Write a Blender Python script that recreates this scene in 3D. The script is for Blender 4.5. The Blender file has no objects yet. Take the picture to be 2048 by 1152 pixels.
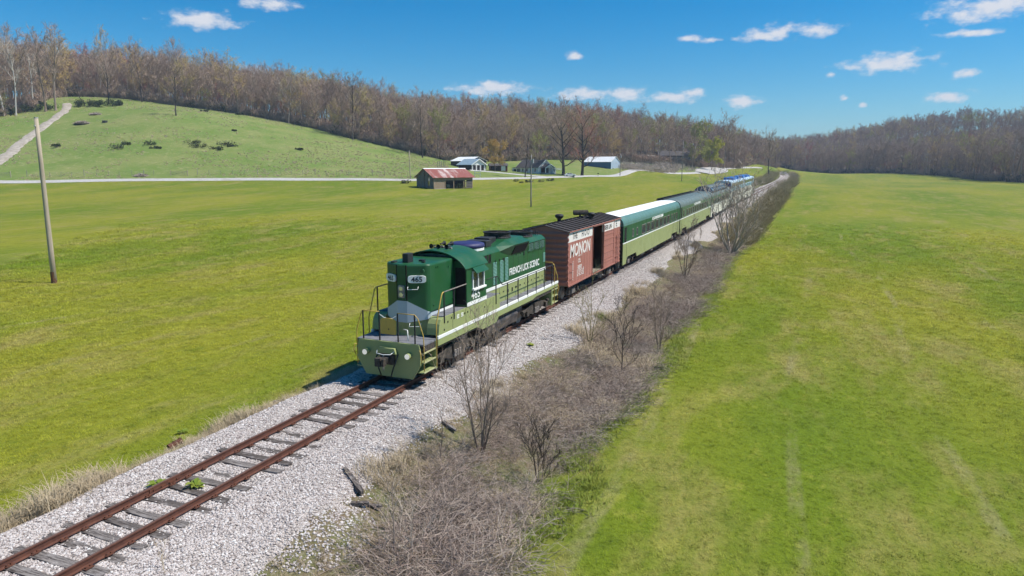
import bpy, math, random
import numpy as np
from mathutils import Vector, Matrix

# ------------------------------------------------------------------ camera
scene = bpy.context.scene
F_PX, CAM_H, PITCH, YAW, CAM_X = 1365.33, 7.906, math.radians(10.0846), math.radians(22.833), 13.79
cam_data = bpy.data.cameras.new("camera")
cam_data.sensor_width = 36.0
cam_data.lens = 24.0
cam_data.clip_start = 0.2
cam_data.clip_end = 12000
cam = bpy.data.objects.new("camera", cam_data)
scene.collection.objects.link(cam)
cam.location = (CAM_X, 0, CAM_H)
cam.rotation_euler = (math.pi / 2 - PITCH, 0, YAW)
scene.camera = cam

# ------------------------------------------------------------------ sky, sun, exposure
SUN_DIR = Vector((3.4, 1.3, 5.1)).normalized()
SUN_EL = math.asin(SUN_DIR.z)
SUN_AZ = math.atan2(SUN_DIR.x, SUN_DIR.y)
sun_data = bpy.data.lights.new("sun", 'SUN')
sun_data.energy = 5.0
sun_data.angle = math.radians(0.5)
sun_data.color = (1.0, 0.955, 0.89)
sun = bpy.data.objects.new("sun", sun_data)
scene.collection.objects.link(sun)
sun.rotation_euler = SUN_DIR.to_track_quat('Z', 'Y').to_euler()

scene.view_settings.view_transform = 'Standard'
scene.view_settings.look = 'None'
scene.view_settings.exposure = 0.3
scene.view_settings.gamma = 1.0
scene.view_settings.use_curve_mapping = False
scene.render.engine = 'CYCLES'
scene.cycles.use_denoising = True
scene.cycles.use_adaptive_sampling = True
scene.cycles.adaptive_threshold = 0.03
scene.cycles.max_bounces = 5
scene.cycles.diffuse_bounces = 2
scene.cycles.glossy_bounces = 2
scene.cycles.transparent_max_bounces = 6
scene.cycles.sample_clamp_indirect = 4.0

# geometry of the photograph: pixel -> direction in the world
_c, _s = math.cos(YAW), math.sin(YAW)
FW = np.array([-_s * math.cos(PITCH), _c * math.cos(PITCH), -math.sin(PITCH)])
RT = np.array([_c, _s, 0.0])
UP = np.cross(RT, FW)
CO = np.array([CAM_X, 0.0, CAM_H])
def pix_dir(px, py):
    return FW * F_PX + RT * (px - 1024) - UP * (py - 576)
def pix_at(px, py, depth):
    return CO + pix_dir(px, py) * depth / F_PX
def pix_z(px, py, z):
    d = pix_dir(px, py)
    return CO + d * (z - CO[2]) / d[2]

world = bpy.data.worlds.new("World")
scene.world = world
world.use_nodes = True

# clouds: (centre x, y, half width, half height) as seen, turned into azimuth and elevation on the sky
CLOUDS = [(403, 40, 62, 15), (535, 9, 66, 10), (997, 177, 84, 13), (1165, 190, 62, 12), (1250, 189, 46, 14), (1149, 111, 21, 8),
          (1350, 194, 52, 11), (1382, 187, 26, 12), (1480, 202, 38, 12), (1520, 73, 46, 12), (1562, 64, 34, 16),
          (1636, 60, 37, 12), (1778, 124, 72, 16), (1375, 78, 30, 6), (1935, 147, 21, 8), (1898, 193, 33, 10),
          (1985, 14, 90, 22), (505, 146, 34, 13), (1940, 66, 44, 6), (1662, 149, 12, 6), (1688, 197, 9, 6), (1724, 210, 8, 6), (1420, 80, 24, 5)]
def build_world():
    nt = world.node_tree
    nt.nodes.clear()
    N, L = nt.nodes.new, nt.links.new
    out = N('ShaderNodeOutputWorld')
    bg = N('ShaderNodeBackground')
    sky = N('ShaderNodeTexSky')
    sky.sky_type = 'NISHITA'
    sky.sun_disc = False
    sky.sun_elevation = SUN_EL
    sky.sun_rotation = SUN_AZ
    sky.altitude = 200
    sky.air_density = 1.0
    sky.dust_density = 0.6
    sky.ozone_density = 3.2
    bg.inputs['Strength'].default_value = 0.09
    hs = N('ShaderNodeHueSaturation')
    hs.inputs['Saturation'].default_value = 1.36
    tint = N('ShaderNodeMix'); tint.data_type = 'RGBA'; tint.blend_type = 'MULTIPLY'; tint.inputs[0].default_value = 1.0; tint.inputs[7].default_value = (0.74, 0.98, 1.10, 1)
    L(sky.outputs[0], tint.inputs[6]); L(tint.outputs[2], hs.inputs['Color'])
    tc = N('ShaderNodeTexCoord')
    sep = N('ShaderNodeSeparateXYZ'); L(tc.outputs['Generated'], sep.inputs[0])
    def M(op, a, b=None, c=None, clamp=False):
        n = N('ShaderNodeMath'); n.operation = op; n.use_clamp = clamp
        for i, v in enumerate((a, b, c)):
            if v is None: continue
            if isinstance(v, (int, float)): n.inputs[i].default_value = v
            else: L(v, n.inputs[i])
        return n.outputs[0]
    az = M('ARCTAN2', sep.outputs[0], sep.outputs[1])
    el = M('ARCSINE', sep.outputs[2])
    noise = N('ShaderNodeTexNoise'); noise.inputs['Scale'].default_value = 46; noise.inputs['Detail'].default_value = 4
    noise.inputs['Roughness'].default_value = 0.58
    mp = N('ShaderNodeMapping'); mp.inputs['Scale'].default_value = (1, 1, 2.0); L(tc.outputs['Generated'], mp.inputs[0]); L(mp.outputs[0], noise.inputs['Vector'])
    nz = noise.outputs[0]
    ae = N('ShaderNodeCombineXYZ'); L(az, ae.inputs[0]); L(el, ae.inputs[1])
    dens = None
    for (cx, cy, hw, hh) in CLOUDS:
        d = pix_dir(cx, cy); d = d / np.linalg.norm(d)
        a0 = math.atan2(d[0], d[1]); e0 = math.asin(d[2])
        sa = hw / F_PX / math.cos(e0) * 1.05; se = hh / F_PX * 1.15
        vm = N('ShaderNodeVectorMath'); vm.operation = 'MULTIPLY_ADD'; L(ae.outputs[0], vm.inputs[0])
        vm.inputs[1].default_value = (1 / sa, 1 / se, 0); vm.inputs[2].default_value = (-a0 / sa, -e0 / se, 0)
        ln = N('ShaderNodeVectorMath'); ln.operation = 'LENGTH'; L(vm.outputs[0], ln.inputs[0])
        dens = ln.outputs['Value'] if dens is None else M('MINIMUM', dens, ln.outputs['Value'])
    dens = M('MULTIPLY', M('SUBTRACT', 1.0, dens), 0.85)
    k = M('ADD', dens, M('MULTIPLY', M('SUBTRACT', nz, 0.46), 2.0))
    mr = N('ShaderNodeMapRange'); mr.interpolation_type = 'SMOOTHSTEP'
    mr.inputs['From Min'].default_value = 0.0; mr.inputs['From Max'].default_value = 0.85
    L(k, mr.inputs['Value'])
    near = M('GREATER_THAN', dens, -0.35)
    mask = M('MULTIPLY', mr.outputs[0], near)
    mix = N('ShaderNodeMix'); mix.data_type = 'RGBA'
    shade = N('ShaderNodeMix'); shade.data_type = 'RGBA'
    shade.inputs[6].default_value = (6.2, 6.4, 7.2, 1); shade.inputs[7].default_value = (7.8, 7.8, 8.0, 1)
    L(nz, shade.inputs[0])
    L(M('MULTIPLY', mask, 0.93), mix.inputs[0]); L(hs.outputs[0], mix.inputs[6]); L(shade.outputs[2], mix.inputs[7])
    L(mix.outputs[2], bg.inputs['Color'])
    L(bg.outputs[0], out.inputs['Surface'])
build_world()

# ------------------------------------------------------------------ helpers
COL = scene.collection
def link(o):
    COL.objects.link(o)
    return o
def tag(o, label=None, category=None, group=None, kind=None):
    if label: o["label"] = label
    if category: o["category"] = category
    if group: o["group"] = group
    if kind: o["kind"] = kind
    return o
def empty(name, loc=(0, 0, 0), rz=0.0, parent=None):
    o = bpy.data.objects.new(name, None)
    o.empty_display_size = 0.5
    link(o)
    o.location = loc
    o.rotation_euler = (0, 0, rz)
    if parent: o.parent = parent
    return o
def copy_tree(o, parent=None):
    c = o.copy()
    link(c)
    c.parent = parent
    for ch in o.children:
        if ch is not c: copy_tree(ch, c)
    return c

class MB:
    """collects shapes and links them as one mesh object"""
    def __init__(self):
        self.v = []; self.f = []; self.m = []; self.mi = 0
    def add(self, vs, fs):
        b = len(self.v)
        self.v.extend([tuple(map(float, p)) for p in vs])
        for f in fs:
            self.f.append(tuple(i + b for i in f)); self.m.append(self.mi)
        return self
    def box(self, x0, x1, y0, y1, z0, z1):
        vs = [(x0, y0, z0), (x1, y0, z0), (x1, y1, z0), (x0, y1, z0), (x0, y0, z1), (x1, y0, z1), (x1, y1, z1), (x0, y1, z1)]
        return self.add(vs, [(0, 3, 2, 1), (4, 5, 6, 7), (0, 1, 5, 4), (1, 2, 6, 5), (2, 3, 7, 6), (3, 0, 4, 7)])
    def prism(self, pts, a, b, axis='y'):
        """polygon (p,q) pushed along an axis; for y: (x,z), for x: (y,z), for z: (x,y)"""
        def P(p, t):
            return {'y': (p[0], t, p[1]), 'x': (t, p[0], p[1]), 'z': (p[0], p[1], t)}[axis]
        n = len(pts)
        vs = [P(p, a) for p in pts] + [P(p, b) for p in pts]
        fs = [tuple(range(n)), tuple(range(2 * n - 1, n - 1, -1))]
        fs += [(i, n + i, n + (i + 1) % n, (i + 1) % n) for i in range(n)]
        return self.add(vs, fs)
    def cyl(self, p0, p1, r0, r1=None, n=10, caps=True):
        r1 = r0 if r1 is None else r1
        p0 = Vector(p0); p1 = Vector(p1); d = (p1 - p0)
        if d.length < 1e-9: return self
        d.normalize()
        a = d.orthogonal().normalized(); b = d.cross(a)
        vs = []
        for p, r in ((p0, r0), (p1, r1)):
            for i in range(n):
                t = 2 * math.pi * i / n
                vs.append(p + a * (r * math.cos(t)) + b * (r * math.sin(t)))
        fs = [(i, (i + 1) % n, n + (i + 1) % n, n + i) for i in range(n)]
        if caps: fs += [tuple(range(n - 1, -1, -1)), tuple(range(n, 2 * n))]
        return self.add(vs, fs)
    def tube(self, pts, r, n=6, r_end=None):
        pts = [Vector(p) for p in pts]
        m = len(pts); vs = []
        prev = None
        for k, p in enumerate(pts):
            d = (pts[min(k + 1, m - 1)] - pts[max(k - 1, 0)]).normalized()
            a = d.orthogonal().normalized() if prev is None else (prev - d * prev.dot(d)).normalized()
            prev = a
            b = d.cross(a)
            rr = r if r_end is None else r + (r_end - r) * k / (m - 1)
            for i in range(n):
                t = 2 * math.pi * i / n
                vs.append(p + a * (rr * math.cos(t)) + b * (rr * math.sin(t)))
        fs = []
        for k in range(m - 1):
            for i in range(n):
                fs.append((k * n + i, k * n + (i + 1) % n, (k + 1) * n + (i + 1) % n, (k + 1) * n + i))
        fs += [tuple(range(n - 1, -1, -1)), tuple(range((m - 1) * n, m * n))]
        return self.add(vs, fs)
    def lathe(self, prof, c=(0, 0, 0), n=20):
        """profile of (r, z) round the z axis"""
        vs = []; m = len(prof)
        for (r, z) in prof:
            for i in range(n):
                t = 2 * math.pi * i / n
                vs.append((c[0] + r * math.cos(t), c[1] + r * math.sin(t), c[2] + z))
        fs = []
        for k in range(m - 1):
            for i in range(n):
                fs.append((k * n + i, k * n + (i + 1) % n, (k + 1) * n + (i + 1) % n, (k + 1) * n + i))
        fs += [tuple(range(n - 1, -1, -1)), tuple(range((m - 1) * n, m * n))]
        return self.add(vs, fs)
    def build(self, name, mat=None, parent=None, smooth=False, bevel=0, loc=None, mats=None, segs=2):
        me = bpy.data.meshes.new(name)
        me.from_pydata(self.v, [], self.f)
        if mats:
            for m_ in mats: me.materials.append(m_)
            me.polygons.foreach_set('material_index', self.m)
        elif mat: me.materials.append(mat)
        if smooth: me.polygons.foreach_set('use_smooth', [True] * len(me.polygons))
        me.update()
        o = link(bpy.data.objects.new(name, me))
        if parent: o.parent = parent
        if loc: o.location = loc
        if bevel:
            bm = o.modifiers.new("bevel", 'BEVEL'); bm.width = bevel; bm.segments = segs; bm.limit_method = 'ANGLE'; bm.angle_limit = math.radians(35)
        return o

def text_mesh(name, body, size, mat, parent, loc, rot, extrude=0.004, bold=0.0, align='LEFT', sx=1.0, shear=0.0, mirror=False):
    cu = bpy.data.curves.new(name, 'FONT')
    cu.body = body; cu.size = size; cu.extrude = extrude; cu.offset = bold; cu.align_x = align; cu.shear = shear
    cu.resolution_u = 3
    t = bpy.data.objects.new(name + "_curve", cu)
    link(t)
    dg = bpy.context.evaluated_depsgraph_get()
    me = bpy.data.meshes.new_from_object(t.evaluated_get(dg))
    bpy.data.objects.remove(t); bpy.data.curves.remove(cu)
    me.name = name
    me.materials.clear(); me.materials.append(mat)
    o = link(bpy.data.objects.new(name, me))
    o.location = loc; o.rotation_euler = rot; o.scale = (sx, 1, 1)
    o.parent = parent
    return o
FACE_RIGHT = (math.pi / 2, 0, math.pi / 2)     # lettering read from +x
FACE_FRONT = (math.pi / 2, 0, 0)               # lettering read from -y

# ------------------------------------------------------------------ materials
def new_mat(name):
    m = bpy.data.materials.new(name); m.use_nodes = True
    nt = m.node_tree; nt.nodes.clear()
    out = nt.nodes.new('ShaderNodeOutputMaterial'); p = nt.nodes.new('ShaderNodeBsdfPrincipled')
    nt.links.new(p.outputs[0], out.inputs[0])
    return m, nt, p, out
def mixrgb(nt, fac, a, b, blend='MIX'):
    n = nt.nodes.new('ShaderNodeMix'); n.data_type = 'RGBA'; n.blend_type = blend
    for idx, v in ((0, fac), (6, a), (7, b)):
        if isinstance(v, (int, float)): n.inputs[idx].default_value = v
        elif isinstance(v, (tuple, list)): n.inputs[idx].default_value = (v[0], v[1], v[2], 1)
        else: nt.links.new(v, n.inputs[idx])
    return n.outputs[2]
def noise_node(nt, scale, detail=4, rough=0.55, vec=None, stretch=None, dim='3D'):
    n = nt.nodes.new('ShaderNodeTexNoise'); n.inputs['Scale'].default_value = scale
    n.inputs['Detail'].default_value = detail; n.inputs['Roughness'].default_value = rough
    if vec is not None:
        if stretch:
            m = nt.nodes.new('ShaderNodeMapping'); m.inputs['Scale'].default_value = stretch
            nt.links.new(vec, m.inputs[0]); vec = m.outputs[0]
        nt.links.new(vec, n.inputs['Vector'])
    return n.outputs[0]
def ramp(nt, val, lo, hi, a=0.0, b=1.0):
    n = nt.nodes.new('ShaderNodeMapRange'); n.interpolation_type = 'SMOOTHSTEP'
    nt.links.new(val, n.inputs['Value'])
    for k, v in (('From Min', lo), ('From Max', hi), ('To Min', a), ('To Max', b)): n.inputs[k].default_value = v
    return n.outputs[0]
def math_node(nt, op, a, b=0.0):
    n = nt.nodes.new('ShaderNodeMath'); n.operation = op
    for i, v in enumerate((a, b)):
        if isinstance(v, (int, float)): n.inputs[i].default_value = v
        else: nt.links.new(v, n.inputs[i])
    return n.outputs[0]
def bump(nt, p, h, strength, dist):
    n = nt.nodes.new('ShaderNodeBump'); n.inputs['Strength'].default_value = strength; n.inputs['Distance'].default_value = dist
    nt.links.new(h, n.inputs['Height']); nt.links.new(n.outputs[0], p.inputs['Normal'])
def world_pos(nt):
    return nt.nodes.new('ShaderNodeNewGeometry').outputs['Position']
def obj_co(nt):
    return nt.nodes.new('ShaderNodeTexCoord').outputs['Object']
def mat_paint(name, col, rough=0.45, dirt=(0.10, 0.085, 0.065), amount=0.35, scale=1.6, metallic=0.0, streak=True, spec=0.4, fade=0.25):
    """paint with faded patches, grime and streaks running down"""
    m, nt, p, _ = new_mat(name)
    co = obj_co(nt)
    n1 = noise_node(nt, scale, 5, 0.6, co)
    n2 = noise_node(nt, scale * 5, 4, 0.6, co, (1, 1, 0.12) if streak else None)
    n3 = noise_node(nt, 0.8, 2, 0.5, co)
    faded = mixrgb(nt, ramp(nt, n3, 0.3, 0.75, 0, fade), col, tuple(min(1, c * 1.25 + 0.03) for c in col))
    g = math_node(nt, 'MULTIPLY', ramp(nt, n1, 0.45, 0.8), ramp(nt, n2, 0.35, 0.75))
    c = mixrgb(nt, math_node(nt, 'MULTIPLY', g, amount), faded, dirt)
    nt.links.new(c, p.inputs['Base Color'])
    nt.links.new(ramp(nt, n1, 0.2, 0.8, max(0.05, rough - 0.1), min(1, rough + 0.15)), p.inputs['Roughness'])
    p.inputs['Metallic'].default_value = metallic
    p.inputs['Specular IOR Level'].default_value = spec
    bump(nt, p, n1, 0.05, 0.02)
    return m
def mat_rough(name, a, b, scale=6, rough=0.9, bump_s=0.3, bump_d=0.02, stretch=None, detail=6, spec=0.2):
    m, nt, p, _ = new_mat(name)
    co = obj_co(nt)
    n = noise_node(nt, scale, detail, 0.65, co, stretch)
    nt.links.new(mixrgb(nt, ramp(nt, n, 0.3, 0.7), a, b), p.inputs['Base Color'])
    p.inputs['Roughness'].default_value = rough
    p.inputs['Specular IOR Level'].default_value = spec
    if bump_s: bump(nt, p, n, bump_s, bump_d)
    return m
def mat_glass(name, col=(0.02, 0.025, 0.03)):
    m, nt, p, _ = new_mat(name)
    n = noise_node(nt, 2.0, 3, 0.5, obj_co(nt))
    nt.links.new(mixrgb(nt, n, col, tuple(c * 2.2 for c in col)), p.inputs['Base Color'])
    p.inputs['Roughness'].default_value = 0.08; p.inputs['Specular IOR Level'].default_value = 0.7
    return m
def soft_up(nt, p, k=0.4):
    """blades catch the light like the sward as a whole, not like stiff cards"""
    ge = nt.nodes.new('ShaderNodeNewGeometry'); vm = nt.nodes.new('ShaderNodeVectorMath'); vm.operation = 'MULTIPLY_ADD'
    nt.links.new(ge.outputs['Normal'], vm.inputs[0]); vm.inputs[1].default_value = (k, k, k); vm.inputs[2].default_value = (0, 0, 1)
    nn = nt.nodes.new('ShaderNodeVectorMath'); nn.operation = 'NORMALIZE'; nt.links.new(vm.outputs[0], nn.inputs[0]); nt.links.new(nn.outputs[0], p.inputs['Normal'])
def mat_plant(name, cols, rough=0.8, rand=True, trans=0.0, up=0.0):
    """colour from a per-plant random number and a fine noise"""
    m, nt, p, out = new_mat(name)
    oi = nt.nodes.new('ShaderNodeObjectInfo')
    cr = nt.nodes.new('ShaderNodeValToRGB')
    cr.color_ramp.elements.remove(cr.color_ramp.elements[0])
    for i, c in enumerate(cols):
        e = cr.color_ramp.elements[0] if i == 0 else cr.color_ramp.elements.new(0)
        e.position = i / max(1, len(cols) - 1); e.color = (c[0], c[1], c[2], 1)
    val = oi.outputs['Random']
    n = noise_node(nt, 3.0, 3, 0.6, obj_co(nt))
    v = math_node(nt, 'ADD', math_node(nt, 'MULTIPLY', val, 0.8), math_node(nt, 'MULTIPLY', math_node(nt, 'SUBTRACT', n, 0.4), 0.7))
    nt.links.new(v, cr.inputs[0])
    c = cr.outputs[0]
    nt.links.new(c, p.inputs['Base Color'])
    p.inputs['Roughness'].default_value = rough
    p.inputs['Specular IOR Level'].default_value = 0.15
    if up: soft_up(nt, p, up)
    if trans:
        t = nt.nodes.new('ShaderNodeBsdfTranslucent'); nt.links.new(c, t.inputs[0])
        mx = nt.nodes.new('ShaderNodeMixShader'); mx.inputs[0].default_value = trans
        nt.links.new(p.outputs[0], mx.inputs[1]); nt.links.new(t.outputs[0], mx.inputs[2]); nt.links.new(mx.outputs[0], out.inputs[0])
    return m
# ------------------------------------------------------------------ terrain
_ty = np.array([-80, 90, 150, 200, 270, 380, 514, 580, 640, 720, 900.])
_tx = np.array([0, 0, 0.25, 1.1, 2.4, 3.2, 2.4, -2.0, -9.0, -24.0, -70.])
_tz = np.array([0, 0, 0.25, 0.6, 0.9, 1.2, 1.6, 1.9, 2.1, 2.4, 3.])
def _smooth(a):
    yy = np.arange(-80, 901, 2.0)
    v = np.interp(yy, _ty, a)
    k = np.hanning(31); k /= k.sum()
    return yy, np.convolve(np.pad(v, 15, mode='edge'), k, 'valid')
_ys, _xs = _smooth(_tx)
_, _zs = _smooth(_tz)
def track_x(y): return np.interp(y, _ys, _xs)
def track_z(y): return np.interp(y, _ys, _zs)

CTRL = []
for X in (10, 25, 60, 120):
    for Y in (-60, 0, 40, 90, 150):
        CTRL.append((X, Y, -1.15))
for X in (-6, -20, -45):
    for Y in (-60, 0, 30, 60): CTRL.append((X, Y, -0.95))
for (X, Y, z) in [(-6, 110, -0.9), (-25, 110, -0.9), (8, 220, -0.9), (60, 220, -0.9), (110, 220, -1.0), (8, 330, -0.2), (70, 330, -0.3), (160, 200, -0.8), (230, 60, -0.5),
                  (-4, 200, -0.5), (-4, 330, 0.4), (4, 480, 0.9), (220, -60, 0), (420, 50, 12), (420, 250, 14), (-100, 20, -0.5), (-100, -60, -0.3), (-250, -60, 10), (-420, 0, 40)]:
    CTRL.append((X, Y, z))
for (px, py, d) in [(112, 594, 55.7), (0, 430, 115), (400, 440, 105), (700, 430, 115), (0, 398, 150), (400, 395, 155), (700, 392, 165),
                    (0, 368, 195), (200, 364, 200), (400, 361, 205), (600, 361.5, 210), (800, 363, 215), (945, 361, 226), (1060, 358, 255), (1140, 354, 275), (1240, 350, 325), (1310, 345, 370),
                    (868, 378, 192), (940, 376, 200), (1062, 412, 150), (1200, 385, 195), (1300, 365, 250), (1350, 352, 330),
                    (950, 341, 272), (905, 334, 300), (1060, 346, 288), (1100, 346, 288), (1220, 336, 335), (1180, 337, 335), (990, 341, 285),
                    (0, 330, 222), (60, 270, 262), (135, 206, 312), (0, 234, 285), (60, 222, 300), (130, 194, 345), (210, 215, 312),
                    (200, 300, 243), (350, 300, 245), (350, 260, 268), (352, 228, 290), (350, 209, 345), (480, 300, 252), (480, 240, 310), (480, 228, 345),
                    (600, 310, 255), (600, 262, 322), (600, 251, 345), (700, 325, 250), (700, 285, 318), (700, 275, 335), (800, 342, 243), (800, 305, 318), (800, 299, 332),
                    (890, 335, 270), (890, 321, 325), (960, 322, 340), (1100, 321, 360), (1200, 322, 380), (1300, 326, 410), (1280, 312, 440), (1400, 338, 430), (1500, 336, 500),
                    (1000, 281, 450), (1150, 281, 470), (1300, 292, 520), (1420, 308, 560), (1540, 330, 640),
                    (1600, 346, 600), (1700, 346, 580), (1800, 347, 540), (1900, 352, 480), (2040, 363, 395), (1700, 400, 180),
                    (2040, 352, 450), (1900, 346, 520), (1750, 344, 620), (1620, 343, 680), (2040, 268, 650), (1900, 274, 690), (1800, 286, 750), (1700, 299, 820), (1600, 314, 900), (1520, 325, 900)]:
    p = pix_at(px, py, d)
    CTRL.append(tuple(p))
for (px, z, d) in [(0, 44, 420), (130, 48, 430), (350, 46, 430), (600, 38, 430), (800, 26, 420), (0, 50, 700), (500, 52, 700), (1000, 40, 700), (1400, 30, 900), (1700, 40, 1100), (2048, 58, 900), (1000, 45, 1600), (1600, 40, 1800), (2300, 55, 900), (2300, 60, 1500), (-400, 50, 500), (300, 50, 1500)]:
    p = pix_at(px, 333, d); CTRL.append((p[0], p[1], z))
CTRL = np.array(CTRL, float)
def _tps_fit(P, reg=4.0):
    S = 300.0
    xy = P[:, :2] / S; n = len(P)
    r2 = ((xy[:, None] - xy[None]) ** 2).sum(-1)
    K = np.where(r2 > 0, r2 * np.log(r2 + 1e-12), 0) * 0.5
    A = np.zeros((n + 3, n + 3)); A[:n, :n] = K + np.eye(n) * reg * 1e-4
    A[:n, n] = 1; A[:n, n + 1:] = xy; A[n, :n] = 1; A[n + 1:, :n] = xy.T
    b = np.zeros(n + 3); b[:n] = P[:, 2]
    w = np.linalg.solve(A, b)
    def ev(x, y):
        q = np.stack([np.ravel(x), np.ravel(y)], 1) / S
        out = np.empty(len(q))
        for i in range(0, len(q), 20000):
            d = q[i:i + 20000]
            r = ((d[:, None] - xy[None]) ** 2).sum(-1)
            out[i:i + 20000] = (np.where(r > 0, r * np.log(r + 1e-12), 0) * 0.5) @ w[:n] + w[n] + d @ w[n + 1:]
        return out.reshape(np.shape(x))
    return ev
_tps = _tps_fit(CTRL)
def vnoise(x, y, s, seed=0):
    """smooth value noise in numpy"""
    x = np.asarray(x, float) / s; y = np.asarray(y, float) / s
    xi = np.floor(x).astype(int); yi = np.floor(y).astype(int)
    fx = x - xi; fy = y - yi
    fx = fx * fx * (3 - 2 * fx); fy = fy * fy * (3 - 2 * fy)
    def h(a, b):
        v = np.sin(a * 127.1 + b * 311.7 + seed * 74.7) * 43758.5453
        return v - np.floor(v)
    return (h(xi, yi) * (1 - fx) + h(xi + 1, yi) * fx) * (1 - fy) + (h(xi, yi + 1) * (1 - fx) + h(xi + 1, yi + 1) * fx) * fy
def emb_w(s):
    return np.interp(s, [-4.6, -3.6, -2.9, -2.1, 2.1, 3.2, 4.6, 6.8], [0, 0.12, 0.5, 1, 1, 0.58, 0.2, 0])
def height(x, y):
    x = np.asarray(x, float); y = np.asarray(y, float)
    b = _tps(x, y)
    b = np.where(b < -1.3, -1.3 + (b + 1.3) * 0.15, b)
    dist = np.hypot(x - CAM_X, y)
    b = b + (vnoise(x, y, 14, 1) - 0.5) * 0.18 + (vnoise(x, y, 45, 2) - 0.5) * np.clip((dist - 60) / 200, 0, 1) * 1.2
    s = x - track_x(y) - (vnoise(x, y, 3.0, 3) - 0.5) * 0.5
    w = emb_w(s)
    # the drain ditch under the brush
    b = b - 0.25 * np.exp(-((s - 6.8) / 1.2) ** 2) * (np.abs(y) < 200)
    z = b * (1 - w) + (track_z(y) - 0.27) * w
    # a mound of old dark ballast and dirt beside the track
    z = z + 0.42 * np.exp(-(((x - 3.9) / 0.95) ** 2 + ((y - 11.9) / 1.3) ** 2))
    return z
def _lines(breaks):
    out = []
    for (a, b, st) in breaks: out += list(np.arange(a, b, st))
    return np.array(out + [breaks[-1][1]])
GX = _lines([(-1500, -600, 60), (-600, -150, 6.5), (-150, -20, 3), (-20, -5.2, 0.9), (-5.2, 9.2, 0.32), (9.2, 30, 1.3), (30, 120, 5), (120, 560, 12), (560, 1500, 70)])
GY = _lines([(-60, 4, 6), (4, 40, 0.5), (40, 90, 1.2), (90, 200, 2.5), (200, 480, 5), (480, 1000, 11), (1000, 2600, 80)])
_gx, _gy = np.meshgrid(GX, GY)
GZ = height(_gx, _gy)
def ground(x, y):
    """height of the ground sheet itself (bilinear on its grid)"""
    x = np.clip(x, GX[0], GX[-1] - 1e-6); y = np.clip(y, GY[0], GY[-1] - 1e-6)
    i = np.clip(np.searchsorted(GX, x, 'right') - 1, 0, len(GX) - 2); j = np.clip(np.searchsorted(GY, y, 'right') - 1, 0, len(GY) - 2)
    u = (x - GX[i]) / (GX[i + 1] - GX[i]); v = (y - GY[j]) / (GY[j + 1] - GY[j])
    return (GZ[j, i] * (1 - u) + GZ[j, i + 1] * u) * (1 - v) + (GZ[j + 1, i] * (1 - u) + GZ[j + 1, i + 1] * u) * v
def gz(x, y): return float(ground(x, y))
def drop(px, py, z0=-1.0, far=1400):
    """the point where the line of sight through a pixel of the photograph meets the ground"""
    d = pix_dir(px, py); d = d / np.linalg.norm(d)
    t = np.arange(6, far, 0.5)
    P = CO[None] + d[None] * t[:, None]
    h = ground(P[:, 0], P[:, 1]) - P[:, 2]
    k = np.argmax(h > 0)
    if h[k] <= 0: k = len(t) - 1
    a, b = t[max(k - 1, 0)], t[k]
    for _ in range(14):
        m = (a + b) / 2; q = CO + d * m
        if ground(q[0], q[1]) > q[2]: b = m
        else: a = m
    q = CO + d * b
    return Vector((q[0], q[1], gz(q[0], q[1])))

# zones of the ground: pasture / woodland floor / brush and dirt
EDGE_L = [(-60, 236, 280), (0, 232, 288), (55, 224, 302), (128, 196, 345), (240, 200, 348), (350, 210, 345), (480, 229, 345), (600, 252, 345), (700, 277, 335), (800, 300, 332), (890, 321, 328), (985, 324, 345), (1100, 323, 365), (1200, 324, 385), (1300, 330, 412), (1400, 338, 440), (1475, 338, 480), (1560, 338, 640)]
EDGE_R = [(1560, 347, 640), (1650, 345.5, 610), (1750, 346, 570), (1850, 349, 515), (1900, 353, 478), (1960, 358, 430), (2048, 364, 392), (2200, 378, 330), (2500, 400, 270)]
def edge_world(E): return np.array([pix_at(*e)[:2] for e in E])
EL_W, ER_W = edge_world(EDGE_L), edge_world(EDGE_R)
def polar(x, y):
    return np.degrees(np.arctan2(x - CAM_X, y)), np.hypot(x - CAM_X, y)
def edge_dist(E, x, y):
    a, r = polar(x, y); ea, er = polar(E[:, 0], E[:, 1])
    return r - np.interp(a, ea, er), a
def woods_mask(x, y):
    dl, a = edge_dist(EL_W, x, y); dr, _ = edge_dist(ER_W, x, y)
    a_split = polar(EL_W[-1, 0], EL_W[-1, 1])[0]
    return np.where(a < a_split, dl, dr)
ROAD_PX = [(-120, 369.5, 197), (0, 367, 197), (130, 364.5, 200), (300, 362, 203), (450, 361.5, 206), (620, 362.5, 211), (800, 363.5, 217), (945, 361, 228), (1040, 359, 250), (1090, 356, 268), (1150, 354, 280), (1240, 350, 322), (1310, 345.5, 366), (1400, 342, 405)]
ROAD_W = np.array([pix_at(*e)[:2] for e in ROAD_PX])
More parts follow.
